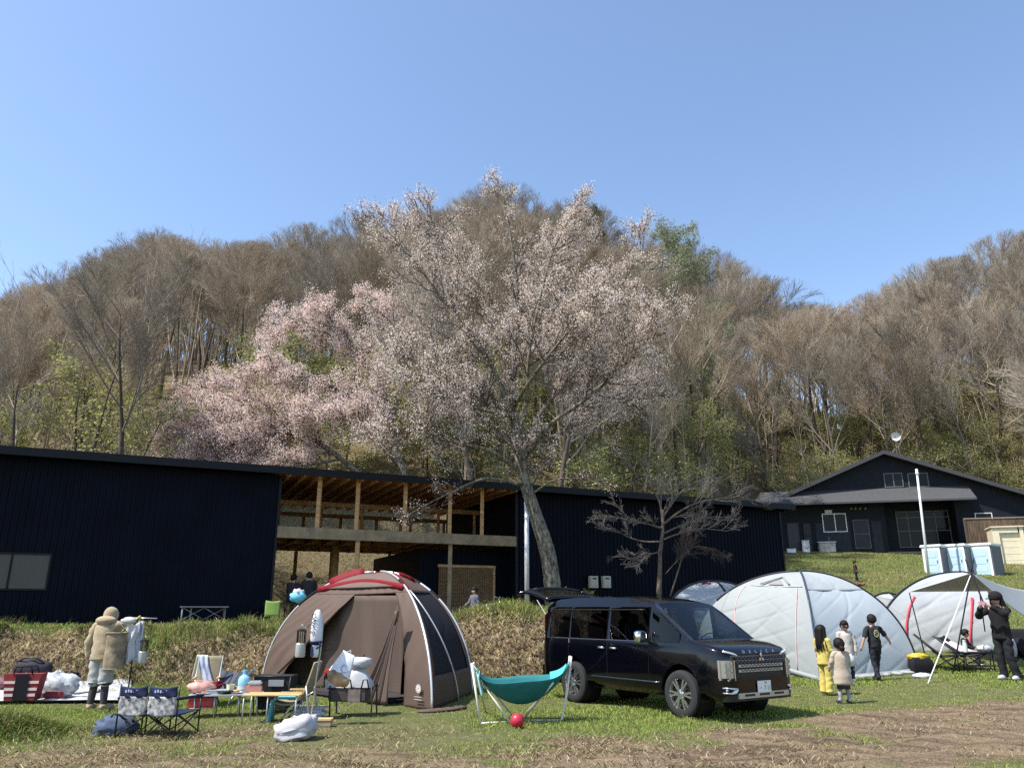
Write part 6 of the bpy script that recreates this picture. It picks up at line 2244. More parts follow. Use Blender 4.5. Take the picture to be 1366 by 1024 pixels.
o = thing('jacket', 'dark and pink folded jacket lying at the left end of the picnic sheet', 'jacket', p); b = MB(); b.ball((0, 0, .10), (.25, .2, .13), 18, 12, fn=lambda d: 1 + .12 * math.sin(9 * d.x + 7 * d.y)); part('cloth', b, mat('dusty_pink', (.16, .075, .085), .9, var=.6, vscale=7), o, True)

# ---- hanging rack with basket, towel and lantern
p = gt(167, 950); s_ = ppx(p)
o = thing('hanging_rack', 'black lantern stand with a cross bar beside the hooded person', 'rack', p)
hr = 121 * s_
b = MB(); b.tube([(0, 0, 0), (0, 0, hr)], .013, 8); part('pole', b, black_tube, o, True)
for a in (90, 210, 330):
    b = MB(); b.tube([(0, 0, .22), (.3 * math.cos(R(a)), .3 * math.sin(R(a)), .0)], .010, 6); part('leg', b, black_tube, o, True)
b = MB(); b.tube([(-.14, 0, hr), (.33, 0, hr - .01)], .010, 6); part('cross_bar', b, steel_g, o, True)
b = MB(); b.tube([(.05, -.02, hr + .03), (-.22, -.03, hr - .22)], .014, 6); part('hook_arm', b, mat('yellow_stick', (.55, .46, .08), .5), o, True)
rk = p
bask = thing('basket', 'tall mesh drying basket in tan cloth hanging from the rack', 'basket', Vector((at(154, 870, rk.y - .05).x, rk.y - .05, at(154, 891, rk.y).z)))
hb_ = 46 * s_
b = MB(); b.lathe([(.165, 0), (.172, hb_ * .3), (.168, hb_ * .33), (.162, hb_ * .66), (.165, hb_ * .69), (.158, hb_)], n=22, cap=False); part('sleeve', b, mat('tan_mesh', (.21, .165, .11), .9, var=.5, vscale=7, bump=.7, bscale=14), bask, True)
for z in (0, hb_):
    b = MB(); b.tube([(.172 * math.cos(t * .3142), .172 * math.sin(t * .3142), z) for t in range(21)], .011, 6); part('hoop', b, khaki, bask, True)
b = MB(); b.tube([(-.16, 0, hb_), (0, 0, hb_ + .16), (.16, 0, hb_)], .007, 6); part('cord', b, khaki, bask, True)
tw2 = thing('towel', 'white towel hung over the rack bar', 'towel', Vector((at(178, 830, rk.y).x, rk.y, at(178, 829, rk.y).z)))
cloth(lambda u, v: (-.10 + .22 * u + .02 * math.sin(9 * v) - .05 * v, -.03 - .02 * math.sin(u * 12) * (.4 + v), .01 - .62 * v - .06 * math.sin(math.pi * u)), 22, 18, .01, white_c, 'front', tw2)
cloth(lambda u, v: (-.02 + .20 * u, .03 + .02 * math.sin(u * 11), .01 - .66 * v), 18, 14, .01, mat('grey_towel', (.45, .47, .53), .85, bump=.4), 'back', tw2)
b = MB(); b.ball((-.07, -.02, .02), (.13, .06, .06), 14, 10, fn=lambda d: 1 + .12 * math.sin(11 * d.x)); part('bunch', b, white_c, tw2, True)
def lantern(name, lab, x, y0, y1, Y, wpx):
    a = at(x, y1, Y); t_ = at(x, y0, Y); h_ = t_.z - a.z; r_ = wpx * ppx(a) / 2
    o = thing(name, lab, 'lantern', a)
    b = MB(); b.lathe([(r_ * .9, 0), (r_, .02), (r_, h_ * .46), (r_ * .8, h_ * .5)], n=18); part('base', b, mat('lantern_tin', (.42, .43, .42), .45, metal=.3) if 'lantern_tin' not in bpy.data.materials else bpy.data.materials['lantern_tin'], o, True, sharp=40)
    b = MB(); b.lathe([(r_ * .78, h_ * .5), (r_ * .78, h_ * .9)], n=18, cap=False); part('glass', b, glassmat('lantern_glass', (.85, .88, .86), 1), o, True)
    b = MB()
    for k in range(4): t_ = k * math.pi / 2; b.tube([(r_ * .9 * math.cos(t_), r_ * .9 * math.sin(t_), h_ * .48), (r_ * .9 * math.cos(t_), r_ * .9 * math.sin(t_), h_ * .94)], .006, 5)
    b.lathe([(r_, h_ * .9), (r_ * .95, h_ * .96), (r_ * .3, h_)], n=18); part('cage', b, blackm, o, True, sharp=40)
    b = MB(); b.tube([(-r_ * .8, 0, h_ * .95), (0, 0, h_ * 1.16), (r_ * .8, 0, h_ * .95)], .005, 5); part('bail', b, steel_g, o, True)
lantern('lantern', 'silver lantern hanging beside the white towel on the rack', 189, 852, 884, rk.y + .02, 11)

# ---- beige canvas chair with a blue towel
p = gt(246, 949); s_ = ppx(p)
o = thing('canvas_chair', 'beige canvas chair with a blue striped towel over it, near the bank', 'camp chair', p + Vector((0, .9, 0)), R(14))
p2 = o.location; s_ = ppx(p2)
wv_, hv_ = 30 * s_, 62 * s_
cloth(lambda u, v: ((u - .5) * wv_, .06 + .12 * v - .03 * math.sin(math.pi * u), hv_ * (.42 + .58 * v)), 10, 8, .02, khaki, 'backrest', o)
cloth(lambda u, v: ((u - .5) * wv_, -.46 + .52 * v, hv_ * .40 - .05 * math.sin(math.pi * v)), 8, 8, .02, khaki, 'seat', o)
for x in (-wv_ / 2, wv_ / 2):
    b = MB(); b.tube([(x, -.45, .0), (x, .18, hv_)], .012, 6); part('leg', b, steel_g, o, True)
    b = MB(); b.tube([(x, .25, .0), (x, -.48, hv_ * .42)], .012, 6); part('leg', b, steel_g, o, True)
    b = MB(); b.cbox((x, -.2, hv_ * .58), (.05, .5, .03), .01); part('armrest', b, wood_l, o)
tw3 = thing('towel', 'blue striped towel draped over the beige canvas chair', 'towel', o.location + Vector((-.12, 0, 0)), R(14))
cloth(lambda u, v: (-.10 + .16 * u + .16 * v ** 1.5, .03 - .15 * v + .08 + .012 * math.sin(u * 12), hv_ * (1.02 - .58 * v)), 14, 14, .01, stripe_blue, 'drape', tw3)
cloth(lambda u, v: (-.14 + .12 * u - .06 * v, .20 + .03 * v, hv_ * (1.02 - .5 * v)), 8, 10, .01, mat('yellow_white', (.55, .53, .40), .9), 'back_drape', tw3)
cu = thing('cushion', 'dark red cushion on the seat of the beige canvas chair', 'cushion', o.location + Vector((.12, -.38, hv_ * .40)))
b = MB(); b.cbox((0, 0, .05), (.55, .36, .11), .045); part('pad', b, red_c, cu, True, sharp=60)
# ---- low sling chair in navy stripes
p = gt(272, 946)
o = thing('sling_chair', 'low navy striped sling chair behind the long table', 'camp chair', p + Vector((.05, .75, 0)), R(-12))
cloth(lambda u, v: ((u - .5) * .66 + .14 * v, -.3 + .45 * v, .24 + .34 * v - .05 * math.sin(math.pi * u)), 10, 10, .012, mat('navy_stripe', (.022, .03, .055), .8, var=.9, vscale=20, stretch=(1, .05, .05), rgb2=(.07, .08, .11)), 'sling', o)
for x in (-.33, .33):
    b = MB(); b.tube([(x + .14, .18, .60), (x, -.35, .10), (x, -.4, 0)], .012, 6); part('leg', b, steel_g, o, True)
    b = MB(); b.tube([(x + .1, .25, 0), (x, -.32, .26)], .012, 6); part('leg', b, steel_g, o, True)

# ---- long low table with dishes
a, b_ = gt(243, 962), gt(338, 958)
a.y += .25; b_.y += .25
tl = (b_ - a); ta = math.atan2(tl.y, tl.x); Lt = tl.length
o = thing('low_table', 'long low camp table crowded with dishes between the chairs', 'table', (a.x, a.y, a.z), ta)
zt_ = 29 * ppx(a)
b = MB(); b.cbox((Lt / 2, .22, zt_), (Lt + .1, .52, .025), .008); part('tabletop', b, mat('table_alu', (.46, .47, .47), .4, metal=.3), o)
for x in (.05, Lt * .33, Lt * .68, Lt - .05):
    for y in (.02, .42):
        b = MB(); b.tube([(x, y, zt_), (x + .02, y, 0)], .011, 6); part('leg', b, steel_g, o, True)
b = MB(); b.cbox((Lt * .14, .2, zt_ * .45), (Lt * .3, .40, .018), .006); part('shelf', b, wood_l, o)
def ontable(u, v, lab, nm, cat, build, zz=None):
    q = Matrix.Rotation(ta, 4, 'Z') @ Vector((Lt * u, v, (zt_ + .013) if zz is None else zz)) + Vector((a.x, a.y, a.z))
    t_ = thing(nm, lab, cat, q, ta); build(t_); return t_
def jug(t_):
    b = MB(); b.lathe([(.085, 0), (.095, .02), (.095, .19), (.075, .235), (.03, .27), (.03, .31)], n=20); part('bottle', b, mat('pet_blue', (.24, .52, .66), .2, spec=.6, var=.3, vscale=9), t_, True, sharp=50)
    b = MB(); b.lathe([(.036, .30), (.036, .335), (0, .338)], n=14); part('cap', b, mat('cap_blue', (.10, .42, .60), .4), t_)
    b = MB(); b.lathe([(.098, .045), (.098, .10)], n=20, cap=False); part('label', b, white_p, t_)
ontable(.73, .30, 'large blue-tinted water bottle standing on the long low table', 'water_bottle', 'bottle', jug)
def tissue(t_):
    b = MB(); b.cbox((0, 0, .055), (.24, .13, .11), .012); part('carton', b, mat('peach_carton', (.58, .25, .18), .6), t_)
    b = MB(); b.cbox((.0, 0, .145), (.22, .13, .065), .02); part('lid', b, white_p, t_)
ontable(.90, .18, 'white tub stacked on a red carton at the table end near the black bin', 'food_tub', 'food box', tissue)
def cup(t_):
    b = MB(); b.lathe([(.055, 0), (.065, .12), (.06, .12), (.05, .01)], n=18); part('cup', b, mat('cream_cup', (.60, .55, .36), .5), t_, True, sharp=40)
    b = MB(); b.tube([(.06, 0, .10), (.10, 0, .08), (.10, 0, .04), (.055, 0, .02)], .008, 6); part('handle', b, M.get('z') or bpy.data.materials['cream_cup'], t_, True)
ontable(.53, .34, 'cream mug on the low table in front of the striped sling chair', 'mug', 'mug', cup)
def book(t_):
    b = MB(); b.cbox((0, 0, .025), (.34, .24, .05), .006); part('block', b, white_p, t_)
    b = MB(); b.cbox((0, 0, .053), (.35, .25, .006), .002); part('cover', b, mat('grey_cover', (.30, .34, .36), .5), t_)
ontable(.36, .18, 'grey-covered white box lying flat on the low table', 'flat_box', 'box', book)
def plate_(t_):
    b = MB(); b.lathe([(.04, 0), (.09, .006), (.125, .02), (.12, .022), (.085, .01), (0, .008)], n=24); part('rim', b, white_p, t_, True, sharp=50)
    b = MB(); b.ball((0, 0, .022), (.06, .05, .022), 12, 8, fn=lambda d: 1 + .2 * math.sin(9 * d.x)); part('food', b, mat('food_brown', (.32, .15, .06), .7), t_, True)
ontable(.17, .12, 'white plate of food at the table end by the two-seat chair', 'plate', 'plate', plate_)
ontable(.62, .12, 'white plate of food beside the water bottle', 'plate', 'plate', plate_)
def pan_(t_):
    b = MB(); b.lathe([(.10, 0), (.13, .045), (.125, .045), (.095, .008), (0, .008)], n=22); part('bowl', b, blackm, t_, True, sharp=50)
    b = MB(); b.tube([(.12, 0, .04), (.30, .03, .055)], .012, 6); part('handle', b, wood_l, t_, True)
ontable(.47, .1, 'black frying pan on the low table beside the flat box', 'frying_pan', 'pan', pan_)
def redbox(t_):
    b = MB(); b.cbox((0, 0, .06), (.40, .28, .12), .02); part('tub', b, mat('red_plastic', (.45, .05, .05), .4), t_); b = MB(); b.cbox((0, 0, .125), (.42, .30, .015), .006); part('lid', b, mat('red_lid', (.55, .10, .09), .4), t_)
ontable(.14, .18, 'red plastic tub on the shelf under the low table', 'storage_tub', 'tub', redbox, zt_ * .45 + .012)
def redbag(t_):
    b = MB(); b.ball((0, 0, .09), (.22, .14, .10), 16, 10, fn=lambda d: 1 + .1 * math.sin(8 * d.x + 5 * d.z)); part('packet', b, mat('pink_packet', (.55, .28, .24), .5, var=.5, vscale=9), t_, True); b = MB(); b.cbox((.05, -.02, .18), (.26, .05, .02), .008, rot=Matrix.Rotation(.1, 3, 'Y')); part('stick', b, mat('peach_stick', (.65, .42, .28), .6), t_)
ontable(.10, .26, 'pink snack packet on the table end behind the two-seat chair', 'snack_packet', 'food packet', redbag)

# ---- black collapsible bin
p = gt(356, 955)
o = prop('folding_bin', 'black mesh folding bin on legs in front of the tent corner', 'bin', 356, 953)
o.location.y += .35
s_ = ppx(o.location); w_ = 49 * s_; h_ = 46 * s_
b = MB(); b.loft([[(-x, -y, z), (x, -y, z), (x, y, z), (-x, y, z)] for x, y, z in ((w_ * .38, .16, h_ * .10), (w_ * .42, .18, h_ * .5), (w_ * .5, .22, h_))]); part('sack', b, mat('black_mesh', (.016, .016, .018), .8, var=.4, vscale=25, bump=.5, bscale=12), o)
b = MB()
q = [(-w_ * .5, -.22, h_), (w_ * .5, -.22, h_), (w_ * .5, .22, h_), (-w_ * .5, .22, h_)]
for i in range(4): b.tube([q[i], q[(i + 1) % 4]], .010, 6)
part('rim', b, black_tube, o, True)
for sx in (-1, 1):
    for sy in (-1, 1):
        b = MB(); b.tube([(sx * w_ * .5, sy * .22, h_), (-sx * w_ * .0 + sx * w_ * .42, sy * .24, 0)], .010, 6); part('leg', b, black_tube, o, True)
b = MB(); b.cbox((w_ * .12, -.225, h_ * .82), (w_ * .42, .02, h_ * .18), .004); part('pocket', b, mat('grey_film', (.25, .26, .27), .3), o)
# ---- low slatted wooden table
a, b_ = gt(316, 962), gt(350, 968)
o = thing('slat_table', 'low light-wood slat table with steel legs before the black bin', 'table', gt(318, 966), R(0))
s_ = ppx(o.location); L2 = 78 * s_; h2 = 36 * s_
for i in range(5):
    b = MB(); b.cbox((L2 / 2, .06 + .085 * i, h2), (L2, .075, .018), .004); part('slat', b, wood_l, o)
for x in (.03, L2 * .45, L2 - .05):
    for y in (.05, .42):
        b = MB(); b.tube([(x, y, h2 - .01), (x, y, 0)], .011, 6); part('leg', b, steel_g, o, True)

# ---- reclining beige chair seen from the side
o = prop('recliner_chair', 'beige low recliner with wooden arms, seen from its side by the lantern stand', 'camp chair', 395, 962)
s_ = S(o)
X_ = lambda x: (x - 395) * s_
Z_ = lambda y: (962 - y) * s_
for yy, sfx in ((0, 0), (.52, 0)):
    b = MB(); b.tube([(X_(372), yy, Z_(962)), (X_(398), yy, Z_(932))], .013, 6); part('leg', b, steel_g, o, True)
    b = MB(); b.tube([(X_(413), yy, Z_(962)), (X_(405), yy, Z_(918))], .013, 6); part('leg', b, steel_g, o, True)
    b = MB(); b.cbox((X_(386), yy, Z_(926)), (30 * s_, .05, .028), .008); part('armrest', b, wood_l, o)
cloth(lambda u, v: (X_(394) + (X_(414) - X_(394)) * (v ** .7) + 0 * u, .02 + .48 * u, Z_(940) + (Z_(888) - Z_(940)) * v), 8, 14, .03, khaki, 'backrest', o)
cloth(lambda u, v: (X_(358) + (X_(398) - X_(358)) * v, .02 + .48 * u, Z_(937) - .05 * math.sin(math.pi * v)), 8, 10, .03, khaki, 'seat', o)
tw4 = thing('towel', 'bright cyan towel hanging off the seat of the beige recliner', 'towel', o.location)
cloth(lambda u, v: (X_(390) + (X_(360) - X_(390)) * min(1, v * 2) + .02 * math.sin(6 * u) - (.06 * max(0, v - .5)), -.04 + .3 * u - .06 * max(0, v - .5), Z_(936) + .03 - max(0, v - .42) * 30 * s_ * 1.75 + .008 * math.sin(15 * u)), 14, 20, .014, cyan_c, 'drape', tw4)
# ---- white bags, tray, plank
o = prop('laundry_bag', 'slumped white cloth bag on the grass in the foreground', 'bag', 386, 990)
o.location.y += .12
s_ = S(o)
def bagf(d):
    k = 1 / (abs(d.x) ** 3 + abs(d.y) ** 3 + abs(d.z) ** 3) ** (1 / 3)
    return k * (1 + .05 * math.sin(9 * d.x + 4 * d.z) + .05 * math.sin(8 * d.z - 6 * d.y) + .10 * d.x * max(d.z, 0))
b = MB(); b.ball((0, .1, 13 * s_), (27 * s_, .22, 15 * s_), 22, 15, fn=lambda d: bagf(d) * (1 + .06 * math.sin(13 * d.x + 9 * d.y) + .05 * math.sin(17 * d.z - 13 * d.y) + .03 * abs(math.sin(7 * d.x - 9 * d.z))), rot=Matrix.Rotation(R(-14), 3, 'Y'))
sk_ = part('sack', b, white_c, o, True, sharp=60)
b = MB(); b.tube([(-.05, .05, 27 * s_), (.0, .02, 31 * s_), (.08, .03, 29 * s_)], .010, 6); part('drawstring', b, white_p, o, True)
o = prop('tray', 'white plastic tray lying on the grass behind the white cloth bag', 'tray', 410, 958); s_ = S(o)
b = MB(); b.cbox((0, .15, .07), (42 * s_, .34, .14), .05); part('tub', b, mat('foam_white', (.58, .60, .66), .6, bump=.4, bscale=9), o, True, sharp=50)
b = MB(); b.cbox((0, .15, .148), (44 * s_, .36, .02), .009); part('rim', b, white_p, o)
o = prop('wood_plank', 'yellow wood plank box on the grass right of the white cloth bag', 'plank', 418, 970); s_ = S(o)
b = MB(); b.cbox((0, .1, .10), (46 * s_, .16, .03), .006); part('board', b, wood_l, o)
b = MB(); b.cbox((0, .1, .045), (44 * s_, .14, .075), .006); part('block', b, mat('grey_wood', (.30, .24, .16), .8, var=.2), o)
# ---- lantern stand with folded white parasol-like sleeve
o = prop('lantern_stand', 'slim steel lantern stand planted by the recliner with hooks at two heights', 'stand', 413, 968); s_ = S(o)
zt = 136 * s_
b = MB(); b.tube([(0, 0, 0), (8 * s_, 0, zt * .70), (9 * s_, 0, zt)], .011, 8); part('pole', b, steel_g, o, True)
b = MB(); b.tube([(-.0, .02, 0), (-.10, .1, .40), (.02, 0, .46)], .010, 6); part('stay', b, steel_g, o, True)
b = MB(); b.tube([(8 * s_, 0, 95 * s_), (24 * s_, 0, 97 * s_), (26 * s_, 0, 101 * s_)], .007, 6); part('hook', b, black_tube, o, True)
b = MB(); b.tube([(8 * s_, 0, 130 * s_), (-6 * s_, 0, 131 * s_), (-11 * s_, 0, 128 * s_), (-12 * s_, 0, 125 * s_)], .007, 6); part('hook', b, black_tube, o, True)
Yp = o.location.y
fl = thing('folded_parasol', 'folded white parasol with dark lettering strapped upright to the lantern stand', 'parasol', at(420, 876, Yp - .05))
hp = 62 * s_
b = MB(); b.lathe([(.045, 0), (.055, hp * .1), (.052, hp * .28), (.085, hp * .36), (.088, hp * .55), (.075, hp * .8), (.045, hp * .96), (.02, hp)], n=16); part('canopy', b, mat('parasol_white', (.62, .63, .66), .7, bump=.4, bscale=9), fl, True)
b = MB(); b.lathe([(.062, hp * .25), (.095, hp * .31), (.098, hp * .335), (.07, hp * .28)], n=16, cap=False); b.tube([(.05, -.06, hp * .33), (.10, -.08, hp * .24), (.03, -.08, hp * .18)], .012, 6); part('strap', b, navy_c, fl, True)
b = MB(); b.prism([(-.060, -.035, .01), (-.01, -.06, .01), (-.02, -.062, hp * .22), (-.06, -.038, hp * .22)], (.0, -.008, 0)); part('navy_panel', b, navy_c, fl)
for k, (dx, gl) in enumerate((( .0, 'S'), (.0, 'V'), (.0, 'N'), (0, 'O'))):
    text_obj('lettering', gl, .10, blackm, fl, (-.03, -.096 + .004 * k, hp * (.52 + .115 * k)), (R(90), R(-80), R(-15)), .003)
lantern('lantern', 'tall glass lantern hanging left of the folded white parasol', 400, 838, 876, Yp - .02, 13)
hb3 = thing('shopping_bag', 'white shopping bag with a blue print and brown base hung from the stand hook', 'bag', at(447, 912, Yp + .15), R(-10))
wb, hb_ = 33 * s_, 42 * s_
rt_ = Matrix.Rotation(R(24), 3, 'Y')
b = MB(); b.grid(lambda u, v: rt_ @ Vector(((u - .5) * wb * (1 - .45 * v), -.05 * math.sin(math.pi * u) * (1 - v), hb_ * (.30 + .75 * v))), 12, 12); part('upper', b, mat('bag_white', (.62, .66, .72), .5, var=.2, vscale=6, bump=.5, bscale=8), hb3, True, solid=.012)
b = MB(); b.ball(rt_ @ Vector((0, 0, hb_ * .20)), (wb * .52, .10, hb_ * .24), 18, 12, rot=rt_, fn=lambda d: 1 + .06 * math.sin(9 * d.x)); part('lower', b, mat('bag_brown', (.20, .125, .07), .6, var=.5, vscale=6, rgb2=(.42, .28, .15)), hb3, True)
b = MB(); b.tube([rt_ @ Vector((-.05, 0, hb_ * 1.0)), rt_ @ Vector((0, 0, hb_ * 1.14)), rt_ @ Vector((.05, 0, hb_ * 1.0))], .009, 6); part('handle', b, white_p, hb3, True)
b = MB()
for k in range(14):
    t_ = 2 * math.pi * k / 14; b.ball(rt_ @ Vector((.05 + .055 * math.cos(t_), -.055, hb_ * .58 + .055 * math.sin(t_))), (.010, .004, .010), 6, 4)
part('print', b, mat('print_blue', (.16, .25, .48), .6), hb3)
# ---- dark cot with white bedding
o = prop('camp_cot', 'low black-framed cot in front of the tent door', 'cot', 426, 962); o.location.y += .5
s_ = ppx(o.location); Lc, hc = 60 * s_, 36 * s_
b = MB(); b.cbox((Lc * .42, .25, hc - .10), (Lc * .85, .5, .2), .02); part('side_cloth', b, mat('dark_taupe', (.075, .055, .058), .85, var=.3, vscale=5), o)
b = MB(); b.cbox((Lc * .58, -.006, hc - .11), (Lc * .28, .012, .20), .004); part('mesh_pocket', b, mat('taupe_mesh', (.17, .14, .125), .8, var=.3, vscale=14), o)
b = MB(); b.tube([(-.02, 0, hc), (Lc, 0, hc)], .012, 6); b.tube([(-.02, .5, hc), (Lc, .5, hc)], .012, 6); part('rail', b, black_tube, o, True)
for x in (.02, Lc - .03):
    for y in (0, .5):
        b = MB(); b.tube([(x, y, hc + .04), (x + .02, y, 0), (x + .07, y, 0)], .014, 6); part('leg', b, black_tube, o, True)
for x in (Lc * .42, Lc * .80):
    b = MB(); b.tube([(x - .05, -.01, hc), (x - .02, -.01, hc + .13), (x + .04, -.01, hc + .13), (x + .07, -.01, hc)], .012, 6); part('hoop', b, black_tube, o, True)
co = o
bd = thing('bedding', 'heap of white quilts piled on the black-framed cot', 'bedding', co.location + Vector((Lc * .40, .25, hc)))
def bedf(u, v):
    x = (u - .5) * .70; y = (v - .5) * .44
    e = (1 - abs(2 * u - 1) ** 4) * (1 - abs(2 * v - 1) ** 4)
    hump = .12 + .22 * math.exp(-((x - .16) / .16) ** 2) + .06 * math.exp(-((x + .22) / .12) ** 2)
    return (x * (1 + .05 * math.sin(v * 9)), y, e ** .5 * hump * (1 + .12 * math.sin(13 * u + 7 * v) + .08 * math.sin(23 * v - 9 * u)))
b = MB(); b.grid(bedf, 34, 22); part('quilt', b, white_c, bd, True)
b = MB(); b.ball((.15, 0, .37), (.18, .19, .085), 14, 9, fn=lambda d: bagf(d) * (1 + .06 * math.sin(15 * d.x + 9 * d.y))); part('pillow', b, white_c, bd, True)
b = MB(); b.cbox((.14, -.175, .335), (.15, .02, .022), .006); part('dark_slit', b, cush_blk, bd)
st = thing('cassette_stove', 'dark stove with a red lid standing on the cot left of the white quilts', 'stove', co.location + Vector((-.0, .2, hc)))
b = MB(); b.cbox((0, 0, .10), (.22, .26, .20), .02); part('body', b, blackm, st); b = MB(); b.cbox((0, 0, .235), (.24, .28, .07), .02); part('lid', b, mat('lid_red', (.45, .03, .04), .4), st); b = MB(); b.cbox((-.03, -.14, .08), (.10, .02, .10), .008); part('dial_plate', b, white_p, st)

# ---- hammock
a, b_ = gt(640, 966), gt(754, 963)
s_ = ppx(a)
o = thing('hammock', 'teal cloth hammock slung on a white tube frame in front of the minivan', 'hammock', ((a + b_) / 2))
fr = mat('frame_white', (.62, .60, .54), .4, spec=.4)
lt_ = at(629, 884, a.y + .15); rt2 = at(762, 875, b_.y + .05)
ctr = o.location
def hb_tube(nm, pts_, r, m_):
    b = MB(); b.tube(pts_, r, 8); return part(nm, b, m_, o, True, world=True)
G = lambda x, y, dy=0: gt(x, y) + Vector((0, dy, .018))
hb_tube('upright', [lt_, G(641, 966, -.0)], .017, fr); hb_tube('upright', [lt_ + Vector((.03, .05, 0)), at(636, 905, a.y + .5), G(648, 950)], .017, fr)
hb_tube('upright', [rt2, at(757, 920, b_.y), at(750, 958, b_.y), G(747, 963)], .017, fr); hb_tube('upright', [rt2 + Vector((-.02, .05, 0)), at(757, 915, b_.y + .35), G(752, 952)], .017, fr)
for yy, xo in ((0, 0), (.34, 4)):
    hb_tube('cross_tube', [at(645 + xo, 912, a.y + yy + .05), G(681 + xo, 966 - 9 * (yy > 0))], .016, fr); hb_tube('cross_tube', [at(738 + xo, 910, a.y + yy + .05), G(698 + xo, 960 - 8 * (yy > 0))], .016, fr)
hb_tube('base_tube', [G(641, 966), G(680, 964)], .016, fr); hb_tube('base_tube', [G(700, 962), G(748, 962)], .016, fr)
teal = mat('teal_cloth', (.012, .135, .145), .8, var=.15, vscale=5, bump=.5, bscale=7, stretch=(1, 1, 2))
teal_l = mat('teal_light', (.28, .52, .52), .85, var=.25, vscale=9, bump=.4)
E0, E1 = at(637, 893, a.y + .12), at(758, 884, b_.y + .10)
def hamf(u, v):
    w_ = math.sin(math.pi * (.06 + .88 * u)) ** .6
    p = E0.lerp(E1, u)
    sag = (4 * u * (1 - u)) ** .8
    side = (v - .5) * 2
    front = .34
    dep = .53 * sag - .36 * sag * w_ * abs(side) ** 1.6 - .02 * side * sag
    return Vector((p.x, p.y + side * front * w_ - .02, p.z - dep + .006 * math.sin(50 * v) * (1 - sag)))
b = MB(); b.grid(hamf, 40, 24); part('bed', b, teal, o, True, world=True, solid=.006)
b = MB()
for k in range(9):
    v = k / 8
    b.tube([hamf(0, v), E0.lerp(lt_, .6), lt_], .006, 5)
    b.tube([hamf(1, v), E1.lerp(rt2, .6), rt2], .006, 5)
part('cords', b, teal_l, o, True, world=True)
b = MB(); b.grid(lambda u, v: hamf(.0 + .05 * u, v) + Vector((.01 + .02 * math.sin(9 * v), -.04, -.05 - .18 * u - .03 * math.sin(22 * v))), 6, 14); part('fringe', b, teal_l, o, True, world=True, solid=.008)
b = MB(); b.grid(lambda u, v: hamf(.80 + .18 * u, .60 + .4 * v) + Vector((0, -.03, .035)), 10, 8); part('cloth_fold', b, mat('teal_mid', (.06, .38, .42), .8, var=.2, vscale=6), o, True, world=True, solid=.01)
# ---- red ball
p = gt(690, 971)
o = thing('ball', 'pinkish red rubber ball on the grass under the hammock', 'ball', p + Vector((0, 0, 0)))
rb = 9.6 * ppx(p)
b = MB(); b.ball((0, 0, rb), rb, 28, 18); part('shell', b, mat('red_rubber', (.42, .022, .045), .35, spec=.4), o, True)
b = MB(); b.lathe([(rb * .12, 0), (rb * .09, .004), (0, .004)], n=12); vv = part('valve', b, mat('valve_pink', (.35, .03, .05), .5), o); vv.location = (rb * .3, -rb * .55, rb * 1.78); vv.rotation_euler = (R(35), R(20), 0)

# ---- by the barn: folding table, green chair
q0 = at(271, 833, 21.9); q0.z = hgt(q0.x, q0.y)
o = thing('folding_table', 'black folding table with crossed legs in the shade of the barn wall', 'table', q0, math.atan2(FD.y, FD.x))
s_ = ppx(q0); Lf = 60 * s_; hf = max(.5, at(271, 809, 21.9).z - q0.z)
gt_ = mat('grey_edge', (.20, .21, .22), .5)
b = MB(); b.cbox((0, .2, hf), (Lf, .55, .03), .006); part('tabletop', b, gt_, o)
for x in (-Lf / 2 + .05, 0 - Lf * .28, Lf / 2 - .08):
    for y in (.0, .4):
        b = MB(); b.tube([(x, y, 0), (x, y, hf)], .013, 6); part('leg', b, gt_, o, True)
for k in range(2):
    xa, xb = -Lf / 2 + .06 + k * Lf * .44, -Lf / 2 + .06 + (k + 1) * Lf * .44
    b = MB(); b.tube([(xa, -.01, hf * .35), (xb, -.01, hf * .95)], .009, 6); part('brace', b, gt_, o, True)
    b = MB(); b.tube([(xb, -.02, hf * .35), (xa, -.02, hf * .95)], .009, 6); part('brace', b, gt_, o, True)
q0 = at(362, 828, 22.6); q0.z = hgt(q0.x, q0.y)
o = thing('camp_chair', 'green canvas camp chair by the barn corner', 'camp chair', q0, R(12)); s_ = ppx(q0)
zt = at(362, 802, 22.6).z - q0.z; wq = 19 * s_
cloth(lambda u, v: ((u - .5) * wq, .0 + .05 * v - .02 * math.sin(math.pi * u), zt * (.42 + .58 * v) + .03 * abs(2 * u - 1) * v), 10, 8, .012, olive_g, 'backrest', o)
cloth(lambda u, v: ((u - .5) * wq, -.02 + .42 * v, zt * .42), 6, 6, .012, olive_g, 'seat', o)
for x in (-wq / 2, wq / 2):
    b = MB(); b.tube([(x, 0, 0), (x, .05, zt)], .012, 6); part('leg', b, black_tube, o, True)
    b = MB(); b.tube([(x, .42, 0), (x, 0, zt * .5)], .012, 6); part('leg', b, black_tube, o, True)
